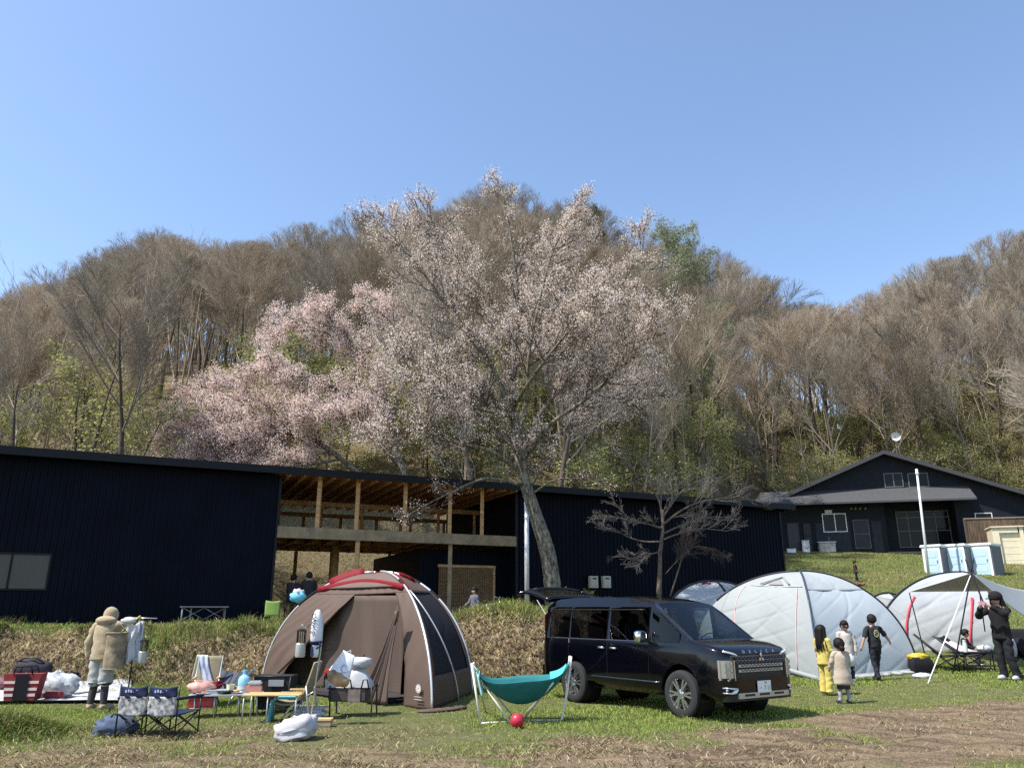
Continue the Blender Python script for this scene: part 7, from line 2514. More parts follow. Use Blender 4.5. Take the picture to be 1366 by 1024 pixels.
# cyan bag and dark folding stuff in the open bay
q0 = at(396, 800, 23.6); q0.z = hgt(q0.x, q0.y)
o = thing('bench_table', 'dark folding table behind the tent in the barn bay', 'table', q0 + Vector((-.2, .1, 0)), math.atan2(FD.y, FD.x))
b = MB(); b.cbox((0, 0, .62), (1.5, .6, .04), .008); part('tabletop', b, blackm, o)
for x in (-.68, .68):
    for y in (-.25, .25):
        b = MB(); b.tube([(x, y, 0), (x, y, .6)], .014, 6); part('leg', b, black_tube, o, True)
o = thing('carrier_bag', 'cyan and white carrier bag on the dark table in the barn bay', 'bag', Vector((at(397, 796, 23.5).x, 23.5, q0.z + .64)))
b = MB(); b.ball((0, 0, .17), (.24, .16, .18), 18, 12, fn=lambda d: 1 + .1 * math.sin(8 * d.x + 6 * d.z)); part('sack', b, mat('carrier_cyan', (.16, .50, .68), .5, bump=.4), o, True)
b = MB(); b.ball((0, 0, .30), (.17, .13, .10), 14, 10, fn=lambda d: 1 + .2 * math.sin(9 * d.x)); part('white_top', b, white_c, o, True)
# bicycle by the lattice door
q0 = at(655, 812, 25.2); q0.z = ZF
o = thing('bicycle', 'small grey bicycle leaning by the lattice door of the barn', 'bicycle', q0, R(-20))
bm_ = mat('bike_grey', (.32, .33, .34), .4, metal=.5)
for x, nm in ((-.42, 'wheel'), (.42, 'wheel')):
    b = MB(); b.tube([(x + .27 * math.cos(t * .2618), 0, .28 + .27 * math.sin(t * .2618)) for t in range(25)], .018, 6, cap=False)
    wv = part(nm, b, rubber, o, True)
    b = MB()
    for k in range(6): b.bar((x - .26 * math.cos(k * .5236), 0, .28 - .26 * math.sin(k * .5236)), (x + .26 * math.cos(k * .5236), 0, .28 + .26 * math.sin(k * .5236)), .004)
    part('spokes', b, bm_, wv)
b = MB()
for p_, q_ in (((-.42, 0, .28), (-.05, 0, .26)), ((-.42, 0, .28), (-.15, 0, .62)), ((-.05, 0, .26), (-.18, 0, .70)), ((-.15, 0, .62), (.28, 0, .66)), ((-.05, 0, .26), (.29, 0, .60)), ((.42, 0, .28), (.26, 0, .80))): b.tube([p_, q_], .018, 6)
part('frame', b, bm_, o, True)
b = MB(); b.tube([(.20, -.24, .86), (.26, -.1, .82), (.26, .1, .82), (.20, .24, .86)], .014, 6); part('handlebar', b, bm_, o, True)
b = MB(); b.ball((-.19, 0, .73), (.12, .06, .03), 12, 8); part('saddle', b, blackm, o, True)

# ---- right camp: chairs, table, bin, blanket
def lounge(x, y, rz, lab, w_=.56, h_=.86):
    o = prop('lounge_chair', lab, 'camp chair', x, y, rz)
    cloth(lambda u, v: ((u - .5) * w_, .05 + .55 * v, .34 + (h_ - .34) * v - .04 * math.sin(math.pi * u)), 8, 10, .016, cush_blk, 'backrest', o)
    cloth(lambda u, v: ((u - .5) * w_, -.45 + .5 * v, .40 - .06 * v), 8, 8, .016, cush_blk, 'seat', o)
    for sx in (-1, 1):
        b = MB(); b.tube([(sx * w_ / 2, .62, h_), (sx * w_ / 2, .0, .32), (sx * w_ / 2, -.45, .40), (sx * w_ / 2, -.40, .02)], .014, 6); part('side_rail', b, black_tube, o, True)
        b = MB(); b.tube([(sx * w_ / 2, .35, 0), (sx * w_ / 2, -.35, .38)], .012, 6); part('leg', b, black_tube, o, True)
        b = MB(); b.tube([(sx * w_ / 2, -.3, 0), (sx * w_ / 2, .25, .46)], .012, 6); part('leg', b, black_tube, o, True)
    return o
lounge(1262, 894, 62, 'black reclining camp chair under the white guy line, facing the low table')
lc = lounge(1292, 893, 38, 'black camp chair with a pink blanket beside the seated child', .6, .80)
o = thing('blanket', 'pink and white blanket draped on the camp chair beside the seated child', 'blanket', lc.location + Vector((-.02, -.05, .40)), R(38))
cloth(lambda u, v: ((u - .5) * .5, -.38 + .75 * v, .03 + .26 * max(0, v - .45) * 1.6 + .02 * math.sin(11 * u + 7 * v)), 14, 14, .02, mat('pink_blanket', (.60, .40, .46), .9, var=.25, vscale=8, rgb2=(.7, .66, .68), bump=.4), 'cloth', o)
p = gt(1318, 898)
o = thing('low_table', 'black low table in front of the seated child', 'table', p + Vector((0, .25, 0)), R(-3))
b = MB(); b.cbox((0, 0, .46), (1.0, .55, .03), .006); part('tabletop', b, blackm, o)
for x in (-.42, .42):
    for y in (-.2, .2):
        b = MB(); b.tube([(x, y, .46), (x, y, 0)], .013, 6); part('leg', b, black_tube, o, True)
b = MB(); b.cbox((0, 0, .16), (.9, .45, .015), .004); part('mesh_shelf', b, black_tube, o)
bt = thing('thermos', 'pale thermos bottle on the black low table', 'bottle', o.location + Vector((-.36, -.1, .477)))
b = MB(); b.lathe([(.05, 0), (.05, .17), (.04, .2), (.035, .26), (0, .262)], n=14); part('bottle', b, mat('pale_flask', (.50, .55, .50), .4), bt, True, sharp=40); b = MB(); b.lathe([(.038, .22), (.038, .275), (0, .277)], n=14); part('cap', b, white_p, bt)
pk = thing('snack_bag', 'white and silver snack bag open on the black low table', 'food packet', o.location + Vector((.12, -.05, .477)))
b = MB(); b.ball((0, 0, .07), (.17, .10, .08), 16, 10, fn=lambda d: 1 + .2 * math.sin(9 * d.x + 5 * d.y)); part('packet', b, white_c, pk, True); b = MB(); b.ball((.18, .02, .05), (.08, .07, .06), 10, 8, fn=lambda d: 1 + .2 * math.sin(9 * d.x)); part('wrapper', b, mat('green_wrap', (.12, .2, .1), .5), pk, True)
o = prop('waste_bin', 'soft black bin with a crumpled yellow bag on top by the large white tent corner', 'bin', 1229, 897)
s_ = S(o)
b = MB(); b.loft([[(x * sx, y * sy, z) for sx, sy in ((-1, -1), (0, -1.1), (1, -1), (1.06, 0), (1, 1), (0, 1.05), (-1, 1), (-1.04, 0))] for x, y, z in ((.20, .17, 0), (.25, .2, .16), (.22, .19, .30), (.17, .15, .36))]); part('bucket', b, cush_blk, o, True, sharp=50)
b = MB(); b.ball((-.02, -.03, .37), (.22, .17, .08), 18, 12, fn=lambda d: 1 + .22 * math.sin(8 * d.x + 5 * d.y) + .14 * math.sin(13 * d.y - 4 * d.x)); part('yellow_bag', b, mat('yellow_bag', (.45, .33, .03), .5, var=.5, vscale=9, bump=.4), o, True)
o = prop('cloth_heap', 'small heap of white cloth on the grass below the yellow-bagged black bin', 'cloth', 1231, 904)
b = MB(); b.ball((0, 0, .04), (.20, .14, .07), 16, 10, fn=lambda d: 1 + .2 * math.sin(8 * d.x + 5 * d.y)); part('cloth', b, white_c, o, True)
o = prop('camp_chair', 'black high-backed camp chair piled with dark clothes by the standing person in black', 'camp chair', 1372, 903, -10)
cloth(lambda u, v: ((u - .5) * .62, .05 + .2 * v, .40 + .62 * v), 8, 8, .02, cush_blk, 'backrest', o)
cloth(lambda u, v: ((u - .5) * .62, -.45 + .5 * v, .42), 8, 8, .02, cush_blk, 'seat', o)
for x in (-.3, .3):
    b = MB(); b.tube([(x, .28, 1.02), (x, -.45, .02)], .014, 6); part('leg', b, black_tube, o, True)
    b = MB(); b.tube([(x, .30, .02), (x, -.45, .45)], .014, 6); part('leg', b, black_tube, o, True)
b = MB(); b.ball((0, -.1, .60), (.30, .25, .24), 18, 12, fn=lambda d: 1 + .15 * math.sin(8 * d.x + 5 * d.z)); part('clothes', b, cush_blk, o, True)
b = MB(); b.ball((-.27, -.2, .62), (.05, .10, .20), 12, 8); part('white_sleeve', b, white_c, o, True)
# red bundle on the slope
q0 = gt(1146, 782)
o = thing('sled', 'red plastic sled lying on the grassy slope near the small dark child', 'sled', q0, R(30)); o.scale = (.6, .6, .6)
b = MB(); b.grid(lambda u, v: ((u - .5) * 1.3, (v - .5) * .5, .05 + .16 * abs(2 * v - 1) ** 3 + .2 * max(0, u - .75) ** 1 * 2), 14, 10); part('hull', b, mat('sled_red', (.22, .012, .02), .45), o, True, solid=.02)
b = MB(); b.tube([(.62, -.15, .18), (.85, 0, .12), (.62, .15, .18)], .012, 6); part('cord', b, blackm, o, True)
# ================================================================== people
skin = mat('skin', (.38, .235, .165), .55, var=.06, vscale=6, spec=.35)
hair_m = mat('hair_black', (.010, .008, .007), .6, spec=.2, bump=.5, bscale=60, stretch=(6, 6, .5))


def smooth_pts(pts, n=4):
    P_ = [Vector(p) for p in pts]; out = []
    for k in range(len(P_) - 1):
        a = P_[max(k - 1, 0)]; b = P_[k]; c = P_[k + 1]; d = P_[min(k + 2, len(P_) - 1)]
        for i in range(n):
            t = i / n
            out.append(.5 * ((2 * b) + (c - a) * t + (2 * a - 5 * b + 4 * c - d) * t * t + (3 * b - a - 3 * c + d) * t ** 3))
    return out + [P_[-1]]


def crumple(b, h, amp=.0065):
    """soft folds in a garment"""
    out = []
    for x, y, z in b.v:
        X_, Y_, Z_ = x / h, y / h, z / h
        q = math.sin(70 * Z_ + 34 * X_ + 9 * Y_) * .6 + math.sin(46 * Z_ - 61 * X_ + 25 * Y_) * .5 + math.sin(110 * Z_ + 20 * Y_) * .3
        r = math.hypot(x, y) + 1e-6
        out.append((x + x / r * q * amp * h, y + y / r * q * amp * h, z + .3 * amp * h * q))
    b.v = out
    return b


def sleeve(b, pts, radii, n=14, ring=7, flat=1.0):
    sp = smooth_pts(pts, ring)
    rs = []
    for k in range(len(radii) - 1):
        for i in range(ring): rs.append(radii[k] + (radii[k + 1] - radii[k]) * i / ring)
    rs.append(radii[-1])
    b.tube(sp, rs, n, flat=flat)


def figure(name, label, base, rz, h, pose, skin_m=skin, hs=1.0, group=None):
    """One body grown from joints (skin surface); local frame: facing -y, x to the figure's own left... pose holds joints as fractions of h."""
    J = dict(pelvis=(0, 0, .52), waist=(0, .0, .60), chest=(0, .0, .72), neck0=(0, .0, .815), neck=(0, -.005, .85), head=(0, -.012, .895), crown=(0, -.005, .955))
    for s, k in ((-1, 'r'), (1, 'l')):
        J.update({k + 'hip': (s * .052, 0, .50), k + 'knee': (s * .055, -.012, .28), k + 'ank': (s * .055, .012, .045), k + 'toe': (s * .062, -.085, .018),
                  k + 'sho': (s * .108, 0, .795), k + 'elb': (s * .145, .015, .635), k + 'wri': (s * .150, -.03, .50)})
    J.update(pose)
    J = {k: Vector(v) * h for k, v in J.items()}
    hk = hs * h
    # head stays in proportion hs about the neck
    for k in ('head', 'crown'): J[k] = J['neck'] + (J[k] - J['neck']) * hs
    V_, E_, r_ = [], [], []
    def vert(p, r):
        V_.append(tuple(p)); r_.append(r); return len(V_) - 1
    idx = {}
    rad = dict(pelvis=.070, waist=.062, chest=.075, neck0=.045, neck=.032, head=.056 * hs, crown=.040 * hs)
    order = ['pelvis', 'waist', 'chest', 'neck0', 'neck', 'head', 'crown']
    for k in order: idx[k] = vert(J[k], rad[k] * h)
    for a, b in zip(order[:-1], order[1:]): E_.append((idx[a], idx[b]))
    fdir = (J['face'] if 'face' in J else Vector((0, -1, 0))).normalized()
    nose = vert(J['head'] + fdir * .062 * hk - Vector((0, 0, .006 * hk)), .010 * hk); E_.append((idx['head'], nose))
    up = Vector((0, 0, 1))
    sidev = fdir.cross(up).normalized()
    for s in (-1, 1):
        e = vert(J['head'] + sidev * (s * .058 * hk) + Vector((0, 0, .0)), .012 * hk); E_.append((idx['head'], e))
    for s, k in ((-1, 'r'), (1, 'l')):
        prev = idx['pelvis']
        for j, r in (('hip', .052), ('knee', .036), ('ank', .024), ('toe', .020)):
            i = vert(J[k + j], r * h); E_.append((prev, i)); prev = i
        prev = idx['neck0']
        for j, r in (('sho', .036), ('elb', .026), ('wri', .018)):
            i = vert(J[k + j], r * h); E_.append((prev, i)); prev = i
        d = (J[k + 'wri'] - J[k + 'elb']).normalized()
        a = d.cross(Vector((0, 1, .2))).normalized()
        palm = vert(J[k + 'wri'] + d * .035 * h, .016 * h); E_.append((prev, palm))
        cb = d.cross(a).normalized()
        for q in range(4):
            o_ = a * ((q - 1.5) * .0095 * h)
            f1 = vert(J[k + 'wri'] + d * (.060 * h) + o_, .0055 * h); f2 = vert(J[k + 'wri'] + d * ((.083 - .004 * abs(q - 1.4)) * h) + o_ + cb * .010 * h, .0045 * h)
            E_.append((palm, f1)); E_.append((f1, f2))
        t1 = vert(J[k + 'wri'] + d * .040 * h + a * .024 * h, .006 * h); t2 = vert(J[k + 'wri'] + d * .060 * h + a * .030 * h + cb * .008 * h, .005 * h)
        E_.append((palm, t1)); E_.append((t1, t2))
    me = bpy.data.meshes.new(name)
    me.from_pydata(V_, E_, [])
    o = bpy.data.objects.new(name, me); col.objects.link(o)
    md = o.modifiers.new('skin', 'SKIN'); md.use_smooth_shade = True; md.branch_smoothing = .3
    sv = me.skin_vertices[0].data
    for i, r in enumerate(r_): sv[i].radius = (r, r)
    sv[0].use_root = True
    ss = o.modifiers.new('sub', 'SUBSURF'); ss.levels = 1; ss.render_levels = 1
    me.materials.append(skin_m)
    o.location = base; o.rotation_euler = (0, 0, rz)
    tag(o, label, 'person', group)
    o['_h'] = h
    return o, J, hk, fdir, sidev


def torso(o, J, h, m, z0, wide, deep, name='top', flare=1.0, sleeves=(.042, .034, .026), to=('sho', 'elb', 'wri'), cuff=1.0, neckr=.05, hood=None):
    """garment: a shaped trunk plus two sleeves in one mesh"""
    b = MB()
    base = J['pelvis']; ch = J['chest']; nk = J['neck']
    zb_ = z0 * h
    secs = []
    wide, deep = wide * .95, deep * .95
    axis_lo = Vector((J['pelvis'].x, J['pelvis'].y, zb_))
    levels = [(0, flare), (.06, flare), (.12, flare * .99), (.2, flare * .6 + .4), (.3, (flare + 1) / 2), (.38, 1.0), (.46, .98), (.55, .98), (.65, .99), (.78, 1.0), (.86, .95), (.91, .86), (.97, .55), (1.0, neckr / wide)]
    top = J['neck0'] + Vector((0, 0, .02 * h))
    for t, k in levels:
        c = axis_lo.lerp(top, t)
        if t > .3: c = c.lerp(Vector((ch.x, ch.y, c.z)), .4 * (1 - abs(t - .7)))
        ring = []
        for i in range(20):
            a = 2 * math.pi * i / 20
            f = 1 + (.03 * math.sin(5 * a + t * 7) if t < .9 else 0)
            ring.append(c + Vector((math.cos(a) * wide * h * k * f, math.sin(a) * deep * h * min(k, 1.1) * f, -.0 if t < 1 else 0)))
        secs.append(ring)
    b.loft(secs)
    for k in 'rl':
        e = [J[k + j] for j in to]
        pts = [J['neck0'] * .55 + J[k + 'sho'] * .45, J[k + 'sho'], (J[k + 'sho'] + e[1]) / 2, e[1]] + ([(e[1] + e[2]) / 2, e[1].lerp(e[2], cuff)] if len(e) > 2 else [])
        r0, r1, r2 = [q * .80 for q in sleeves]
        rr = [r0 * .8, r0 * 1.0, (r0 + r1) / 2 * 1.05, r1 * 1.02] + ([(r1 + r2) / 2, r2] if len(e) > 2 else [])
        sleeve(b, pts, [x * h for x in rr])
    return part(name, crumple(b, h), m, o, True, fix=False)


def legs_(o, J, h, m, name='trousers', hipw=.082, hipd=.066, r=(.060, .046, .036), end=1.0, z_top=.60):
    b = MB()
    secs = []
    for t, k in ((0, .86), (.35, 1.0), (.75, 1.03), (1.0, .85)):
        c = Vector((J['pelvis'].x, J['pelvis'].y, h * (z_top - (z_top - .455) * t)))
        secs.append([c + Vector((math.cos(2 * math.pi * i / 16) * hipw * h * k, math.sin(2 * math.pi * i / 16) * hipd * h * k, 0)) for i in range(16)])
    b.loft(secs)
    for k in 'rl':
        e = J[k + 'knee'].lerp(J[k + 'ank'], end) if end > 0 else J[k + 'knee']
        sleeve(b, [J[k + 'hip'] + Vector((0, 0, .02 * h)), J[k + 'hip'].lerp(J[k + 'knee'], .5), J[k + 'knee'], J[k + 'knee'].lerp(e, .5), e], [r[0] * .9 * h, (r[0] + r[1]) * .45 * h, r[1] * .9 * h, (r[1] + r[2]) * .45 * h, r[2] * .95 * h])
    return part(name, crumple(b, h), m, o, True, fix=False)


def shoes(o, J, h, m, size=1.0):
    for k in 'rl':
        b = MB()
        a, t = J[k + 'ank'], J[k + 'toe']
        d = Vector((t.x - a.x, t.y - a.y, 0)).normalized()
        c = a.lerp(t, .45); c.z = max(.024 * h, min(a.z, t.z + .02 * h))
        rot = Matrix.Rotation(math.atan2(d.y, d.x) - math.pi / 2, 3, 'Z')
        b.ball(c, (.033 * h * size, .075 * h * size, .030 * h * size), 14, 10, rot=rot, fn=lambda q: 1.0 if q.z > -.6 else .8)
        b.tube([a + Vector((0, 0, .02 * h)), a - Vector((0, 0, .012 * h))], .031 * h * size, 10)
        part('shoe', b, m, o, True, fix=False)


def hair(o, J, hk, fdir, m=hair_m, kind='short', length=.25):
    b = MB()
    c = (J['head'] + J['crown']) / 2 - fdir * .006 * hk
    side = fdir.cross(Vector((0, 0, 1))).normalized()
    M3 = Matrix((side, -fdir, Vector((0, 0, 1)))).transposed()
    def fn(d):          # d.y>0 is the back of the head
        k = 1.0
        if d.y < -.25 and d.z < .28: k = .80
        if d.z < -.62: k *= .85
        return k * (1 + .035 * math.sin(23 * d.x + 9 * d.z) + .025 * math.sin(31 * d.y + 14 * d.x))
    b.ball(c, (.064 * hk, .072 * hk, .073 * hk), 26, 18, rot=M3, fn=fn)
    if kind == 'long':
        L = length * hk / .13 * .13
        hr = random.Random(int(hk * 1000))
        for i in range(110):
            a = hr.uniform(-.15, PI + .15) if hr.random() < .85 else hr.uniform(0, 2 * PI)
            r_ = hr.uniform(.55, 1.0)
            e = L * hr.uniform(.75, 1.05)
            p0 = c + side * (math.cos(a) * .066 * r_ * hk) - fdir * (math.sin(a) * .070 * r_ * hk) + Vector((0, 0, .015 * hk))
            if math.sin(a) < 0: p0 = c + side * (math.copysign(.066, math.cos(a)) * hk) + Vector((0, 0, .01 * hk))
            q = p0 - fdir * (hr.uniform(.0, .03) * hk) + side * (hr.gauss(0, .012) * hk)
            b.tube([p0, p0.lerp(q, .5) + Vector((0, 0, -e * .5)), q + side * (hr.gauss(0, .010) * hk) + Vector((0, 0, -e))], [.011 * hk, .010 * hk, .003 * hk], 5, cap=False)
    if kind == 'bun': b.ball(c + Vector((0, 0, -.05 * hk)) - fdir * .07 * hk, (.034 * hk,) * 3, 12, 8)
    if kind == 'tied': b.ball(c - fdir * .075 * hk + Vector((0, 0, -.03 * hk)), (.03 * hk, .03 * hk, .05 * hk), 12, 8)
    return part('hair', b, m, o, True, fix=False)


def eyes(o, J, hk, fdir, sidev):
    b = MB()
    for s in (-1, 1): b.ball(J['head'] + fdir * .052 * hk + sidev * (s * .022 * hk) + Vector((0, 0, .010 * hk)), (.008 * hk, .008 * hk, .006 * hk), 8, 6)
    part('eyes', b, mat('eye_dark', (.02, .014, .012), .3) if 'eye_dark' not in bpy.data.materials else bpy.data.materials['eye_dark'], o, True)
    b = MB(); c = J['head'] + fdir * .054 * hk - Vector((0, 0, .028 * hk)); b.tube([c - sidev * .016 * hk, c + fdir * .002 * hk, c + sidev * .016 * hk], .004 * hk, 6)
    part('mouth', b, mat('lip', (.36, .13, .11), .5) if 'lip' not in bpy.data.materials else bpy.data.materials['lip'], o, True)


PI = math.pi
def hpx(x, yt, yb):
    p = gt(x, yb); return p, (yb - yt) * ppx(p) * 1.0
# 1. hooded adult at the rack, back turned, one arm raised to the bar
p, h = hpx(127, 818, 948)
h = h / .955
o, J, hk, fd, sd = figure('person', 'adult in beige hooded fleece and grey knee-length shorts, back turned at the hanging rack', p, PI - .12, h,
    dict(neck=(0, -.030, .845), head=(0, -.05, .885), crown=(0, -.055, .945), chest=(0, -.015, .72),
         lelb=(-.155 * -1, .02, .63), lwri=(.150, -.0, .50), rsho=(-.108, 0, .80), relb=(-.185, -.07, .70), rwri=(-.175, -.19, .79),
         lank=(.06, .01, .045), ltoe=(.07, -.075, .018), rank=(-.075, .0, .045), rtoe=(-.11, -.075, .018)))
# the figure faces away, so its right hand is on the picture's right
fleece = mat('fleece_beige', (.33, .26, .165), .95, var=.14, vscale=9, bump=.6, bscale=45, spec=.1, sheen=.3)
torso(o, J, h, fleece, .47, .130, .092, 'fleece_jacket', 1.0, (.058, .052, .040))
b = MB(); b.ball(J['head'] + Vector((0, .012 * h, .015 * h)), (.070 * h, .076 * h, .078 * h), 22, 16, fn=lambda d: 1 + .16 * max(0, d.z) ** 2 * max(0, d.y + .3)); b.ball(J['neck0'] + Vector((0, .035 * h, .035 * h)), (.105 * h, .060 * h, .045 * h), 20, 12); part('hood', b, fleece, o, True, fix=False)
legs_(o, J, h, mat('shorts_grey', (.36, .36, .35), .9, var=.1, vscale=7, bump=.4, bscale=9), 'wide_shorts', .098, .078, (.078, .076, .074), .10, .56)
b = MB()
for k in 'rl': sleeve(b, [J[k + 'knee'], J[k + 'knee'].lerp(J[k + 'ank'], .5), J[k + 'ank']], [.038 * h, .036 * h, .028 * h])
part('leggings', b, mat('leggings_dark', (.045, .042, .045), .85), o, True, fix=False)
shoes(o, J, h, mat('boot_tan', (.33, .26, .18), .8), 1.05)
# 2. girl in yellow, long hair, facing right
yel = mat('yellow_jersey', (.50, .41, .10), .9, var=.08, vscale=8, bump=.4, bscale=12, sheen=.2)
p, h = hpx(1104, 842, 927); h = h / .97
o, J, hk, fd, sd = figure('person', 'girl with long dark hair in a yellow sweatsuit, standing side-on by the minivan', p, PI / 2 + .5, h,
    dict(relb=(-.13, -.03, .65), rwri=(-.10, -.12, .56), lelb=(.13, -.03, .65), lwri=(.10, -.12, .56)), hs=1.22)
torso(o, J, h, yel, .44, .112, .088, 'yellow_top', 1.05, (.050, .046, .036))
legs_(o, J, h, yel, 'yellow_trousers', .090, .074, (.066, .060, .056), 1.0, .56)
shoes(o, J, h, mat('shoe_yellow', (.52, .45, .25), .7)); hair(o, J, hk, fd, kind='long', length=.27); eyes(o, J, hk, fd, sd)
# 3. girl in white with sunglasses, facing the camera
p, h = hpx(1142, 835, 910); p = p + Vector((-.12, .0, 0)); h = 1.36 * .97
whs = mat('white_sweatshirt', (.42, .385, .345), .9, var=.06, vscale=7, bump=.4, bscale=12)
o, J, hk, fd, sd = figure('person', 'girl in a white sweatshirt, pale skirt and dark sunglasses, facing the camera', p, -.15, h,
    dict(lelb=(.14, .0, .64), lwri=(.135, -.02, .50), relb=(-.13, .0, .64), rwri=(-.12, -.05, .52)), hs=1.18)
torso(o, J, h, whs, .45, .112, .085, 'sweatshirt', 1.08, (.050, .047, .036))
b = MB(); b.loft([[Vector((math.cos(2 * PI * i / 24) * r * h * (1 + .06 * math.sin(i * 2.1)), math.sin(2 * PI * i / 24) * r * .85 * h, z * h)) for i in range(24)] for r, z in ((.135, .27), (.118, .38), (.100, .50))]); part('skirt', b, mat('skirt_pale', (.55, .57, .60), .85, bump=.4), o, True, fix=False)
legs_(o, J, h, mat('navy_leggings', (.014, .018, .04), .8), 'leggings', .078, .062, (.050, .038, .030), 1.0, .54)
shoes(o, J, h, mat('shoe_navy', (.08, .09, .16), .6)); hair(o, J, hk, fd, kind='tied'); eyes(o, J, hk, fd, sd)
b = MB()
for s in (-1, 1): b.ball(J['head'] + fd * .057 * hk + sd * (s * .025 * hk) + Vector((0, 0, .010 * hk)), (.023 * hk, .010 * hk, .019 * hk), 12, 8)
b.tube([J['head'] + fd * .062 * hk - sd * .012 * hk + Vector((0, 0, .014 * hk)), J['head'] + fd * .062 * hk + sd * .012 * hk + Vector((0, 0, .014 * hk))], .004 * hk, 5)
for s in (-1, 1): b.tube([J['head'] + fd * .054 * hk + sd * (s * .045 * hk) + Vector((0, 0, .014 * hk)), J['head'] + sd * (s * .068 * hk) + Vector((0, 0, .014 * hk))], .004 * hk, 5)
part('sunglasses', b, mat('shades_red', (.05, .008, .008), .12, spec=.6), o, True)
# 4. toddler from behind in a cream coat
p, h = hpx(1128, 862, 938); h = h / .96
o, J, hk, fd, sd = figure('person', 'small child in a cream coat with a hair bun, seen from behind', p, PI + .05, h,
    dict(relb=(-.15, -.03, .66), rwri=(-.16, -.10, .58), lelb=(.15, -.03, .66), lwri=(.16, -.09, .56), rank=(-.075, .02, .045), lank=(.085, -.0, .045), rtoe=(-.08, -.075, .018), ltoe=(.10, -.08, .018)), hs=1.42)
torso(o, J, h, mat('cream_coat', (.38, .32, .245), .92, var=.08, vscale=7, bump=.5, bscale=18, sheen=.3), .30, .135, .105, 'coat', 1.22, (.056, .054, .044), neckr=.06)
b = MB(); b.loft([[Vector((math.cos(2 * PI * i / 20) * r * h, math.sin(2 * PI * i / 20) * r * .8 * h, z * h)) for i in range(20)] for r, z in ((.115, .235), (.105, .32), (.09, .45))]); part('skirt', b, mat('skirt_dark', (.04, .037, .04), .85), o, True, fix=False)
legs_(o, J, h, mat('tights_grey', (.26, .27, .29), .9), 'tights', .075, .06, (.048, .038, .032), 1.0, .5)
shoes(o, J, h, mat('shoe_dark', (.05, .055, .07), .6), 1.1); hair(o, J, hk, fd, kind='bun')
# 5. boy in black walking to the tents
p, h = hpx(1172, 818, 896); h = h / .955
p = gt(1173, 908); h = 1.43
blackt = mat('tshirt_black', (.012, .014, .018), .85, var=.2, vscale=8, bump=.3, bscale=14)
o, J, hk, fd, sd = figure('person', 'boy in a black t-shirt with a pale back print, walking away towards the tents', p, PI + .15, h,
    dict(lelb=(.185, .03, .66), lwri=(.235, .02, .53), relb=(-.20, .0, .69), rwri=(-.30, -.06, .60), lank=(.045, .07, .05), lknee=(.05, -.0, .28), ltoe=(.05, -.02, .018), rank=(-.035, -.11, .045), rtoe=(-.05, -.20, .02), rknee=(-.05, -.07, .28)), hs=1.15)
torso(o, J, h, blackt, .50, .108, .078, 'tshirt', 1.03, (.048, .046, .042), to=('sho', 'elb'), cuff=.55)
legs_(o, J, h, mat('jeans_black', (.012, .013, .020), .85, bump=.3), 'trousers', .088, .072, (.062, .046, .038), 1.0, .57)
shoes(o, J, h, mat('shoe_black', (.02, .02, .022), .6)); hair(o, J, hk, fd)
b = MB()
cpr = J['chest'] - fd * .088 * h + Vector((0, 0, -.0))
for k in range(22):
    t_ = 2 * PI * k / 22
    b.ball(cpr + Vector((.036 * h * math.cos(t_), .004 * h * abs(math.cos(t_)) * -1, .052 * h * math.sin(t_))), (.009 * h, .006 * h, .009 * h), 6, 4)
for q in ((-.01, .02), (.012, .005), (-.004, -.02), (.004, .035)): b.ball(cpr + Vector((q[0] * h, 0, q[1] * h)), (.010 * h, .006 * h, .010 * h), 6, 4)
part('back_print', b, mat('print_gold', (.36, .33, .19), .8), o)
# 6. adult in black with raised arms at the right
p, h = hpx(1347, 797, 908); h = h / .965
blk2 = mat('black_hoodie', (.005, .005, .006), .9, bump=.3, bscale=14)
o, J, hk, fd, sd = figure('person', 'adult in black hoodie and trousers with white shoes, arms raised to take a photo', p, -1.05, h,
    dict(relb=(-.16, -.14, .72), rwri=(-.07, -.22, .82), lelb=(.15, -.15, .74), lwri=(.05, -.23, .83), lank=(.08, .03, .045), ltoe=(.09, -.06, .018)), hs=1.0)
torso(o, J, h, blk2, .46, .108, .082, 'hoodie', 1.02, (.050, .044, .034))
legs_(o, J, h, mat('trousers_black', (.007, .0075, .011), .85, bump=.3), 'trousers', .092, .076, (.066, .052, .046), 1.0, .57)
shoes(o, J, h, white_p, 1.0); hair(o, J, hk, fd, kind='long', length=.16); eyes(o, J, hk, fd, sd)
b = MB(); b.ball((J['head'] + J['crown']) / 2 + Vector((0, 0, .02 * hk)) - fd * .008 * hk, (.076 * hk, .082 * hk, .066 * hk), 18, 12); b.cbox(J['crown'] + fd * .085 * hk - Vector((0, 0, .035 * hk)), (.10 * hk, .08 * hk, .012 * hk), .004); part('cap', b, blk2, o, True, fix=False)
hands = (J['rwri'] + J['lwri']) / 2 + Vector((0, -.06 * h, .04 * h))
ph = thing('phone', 'small pinkish phone held up by the adult in black', 'phone', Vector(p) + Matrix.Rotation(-1.05, 3, 'Z') @ hands, -1.05)
b = MB(); b.cbox((0, 0, 0), (.15, .012, .075), .005); part('case', b, mat('phone_pink', (.40, .20, .22), .4), ph)
b = MB(); b.cbox((0, .007, 0), (.14, .003, .066), .001); part('screen', b, glass_d, ph)
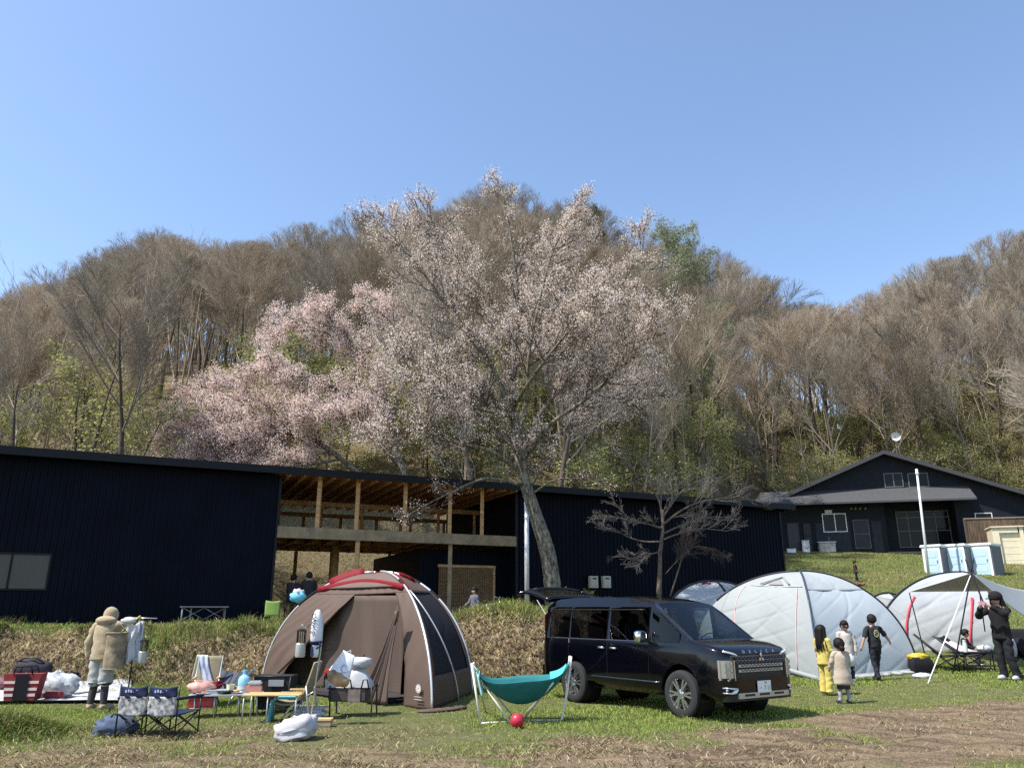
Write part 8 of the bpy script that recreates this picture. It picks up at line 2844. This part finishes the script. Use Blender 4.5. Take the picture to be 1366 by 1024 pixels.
# 7. child sitting by the low table
p = gt(1318, 892) + Vector((.0, .85, 0))
h = 1.18
o, J, hk, fd, sd = figure('person', 'dark-haired child in black sitting behind the black low table', p - Vector((0, 0, .26)), .85, h,
    dict(lknee=(.07, -.20, .50), rknee=(-.07, -.20, .50), lank=(.07, -.22, .27), rank=(-.07, -.22, .27), ltoe=(.07, -.30, .245), rtoe=(-.07, -.30, .245),
         relb=(-.14, -.06, .66), rwri=(-.08, -.18, .62), lelb=(.14, -.06, .66), lwri=(.08, -.18, .62), neck=(0, -.02, .85), head=(0, -.035, .89), crown=(0, -.04, .95)), hs=1.22)
torso(o, J, h, blackt, .50, .110, .085, 'top', 1.0, (.048, .042, .034))
legs_(o, J, h, mat('trousers_dark', (.02, .02, .026), .85), 'trousers', .088, .072, (.056, .046, .036), 1.0, .56)
shoes(o, J, h, white_p); hair(o, J, hk, fd); eyes(o, J, hk, fd, sd)
# 8, 9. two people in dark clothes sitting in the barn bay
for x, yt, lab, rz in ((392, 768, 'person in dark clothes seated in the barn bay by the cyan bag', PI - .5), (413, 765, 'dark-haired person in a dark jacket seated in the barn bay behind the tent shoulder', PI + .4)):
    Yq = 24.6
    top = at(x, yt, Yq)
    q = Vector((top.x, Yq, hgt(top.x, Yq)))
    h = 1.58
    dz = top.z - .955 * h - q.z
    o, J, hk, fd, sd = figure('person', lab, q + Vector((0, 0, dz)), rz, h,
        dict(lknee=(.07, -.24, .50), rknee=(-.07, -.24, .50), lank=(.07, -.25, .28), rank=(-.07, -.25, .28), ltoe=(.07, -.32, .255), rtoe=(-.07, -.32, .255), relb=(-.15, -.04, .66), rwri=(-.09, -.16, .60), lelb=(.15, -.04, .66), lwri=(.09, -.16, .60)))
    torso(o, J, h, mat('dark_jacket', (.022, .019, .024), .9, bump=.3) if 'dark_jacket' not in bpy.data.materials else bpy.data.materials['dark_jacket'], .48, .125, .09, 'jacket', 1.0, (.052, .046, .036))
    legs_(o, J, h, bpy.data.materials['trousers_dark'], 'trousers'); shoes(o, J, h, blackm); hair(o, J, hk, fd)
    ck = thing('camp_stool', lab.replace('person in dark clothes seated', 'black camp stool under the person').replace('dark-haired person in a dark jacket seated', 'black camp stool under the dark-haired person'), 'camp stool', q)
    zz = .47 * h + dz
    b = MB(); b.cbox((0, 0, zz), (.42, .38, .03), .01); part('seat', b, cush_blk, ck)
    for sx in (-1, 1):
        b = MB(); b.tube([(sx * .2, -.17, zz), (sx * .2, .17, 0)], .013, 6); part('leg', b, black_tube, ck, True)
        b = MB(); b.tube([(sx * .2, .17, zz), (sx * .2, -.17, 0)], .013, 6); part('leg', b, black_tube, ck, True)
# 10. child by the bicycle
Yq = 25.0
top = at(633, 786, Yq)
h = 1.30
q = Vector((top.x, Yq, top.z - .955 * h))
o, J, hk, fd, sd = figure('person', 'child in a grey top and blue trousers beside the bicycle at the lattice door', q, -.9, h, dict(relb=(-.14, -.06, .65), rwri=(-.12, -.16, .60)), hs=1.18)
torso(o, J, h, mat('grey_top', (.11, .115, .14), .9), .50, .112, .085, 'top', 1.02, (.048, .042, .034))
b = MB(); b.loft([[Vector((math.cos(2 * PI * i / 16) * .118 * h, math.sin(2 * PI * i / 16) * .09 * h, z * h)) for i in range(16)] for z in (.485, .52)]); part('white_hem', b, white_c, o, True)
legs_(o, J, h, mat('blue_trousers', (.02, .03, .12), .85), 'trousers'); shoes(o, J, h, blackm); hair(o, J, hk, fd)
# 11. small child on the slope
p = gt(1143, 776); h = 27 * ppx(p)
o, J, hk, fd, sd = figure('person', 'small child in dark clothes walking on the grassy slope below the house', p, .9, h, dict(relb=(-.16, -.03, .66), rwri=(-.2, -.08, .56), lank=(.06, -.06, .045)), hs=1.3)
torso(o, J, h, mat('dark_maroon', (.045, .012, .018), .9), .42, .12, .095, 'jacket', 1.15, (.052, .046, .036))
legs_(o, J, h, bpy.data.materials['trousers_dark'], 'trousers'); shoes(o, J, h, blackm); hair(o, J, hk, fd)
for o in sc.objects:
    for k in ('_s', '_h'):
        if k in o: del o[k]
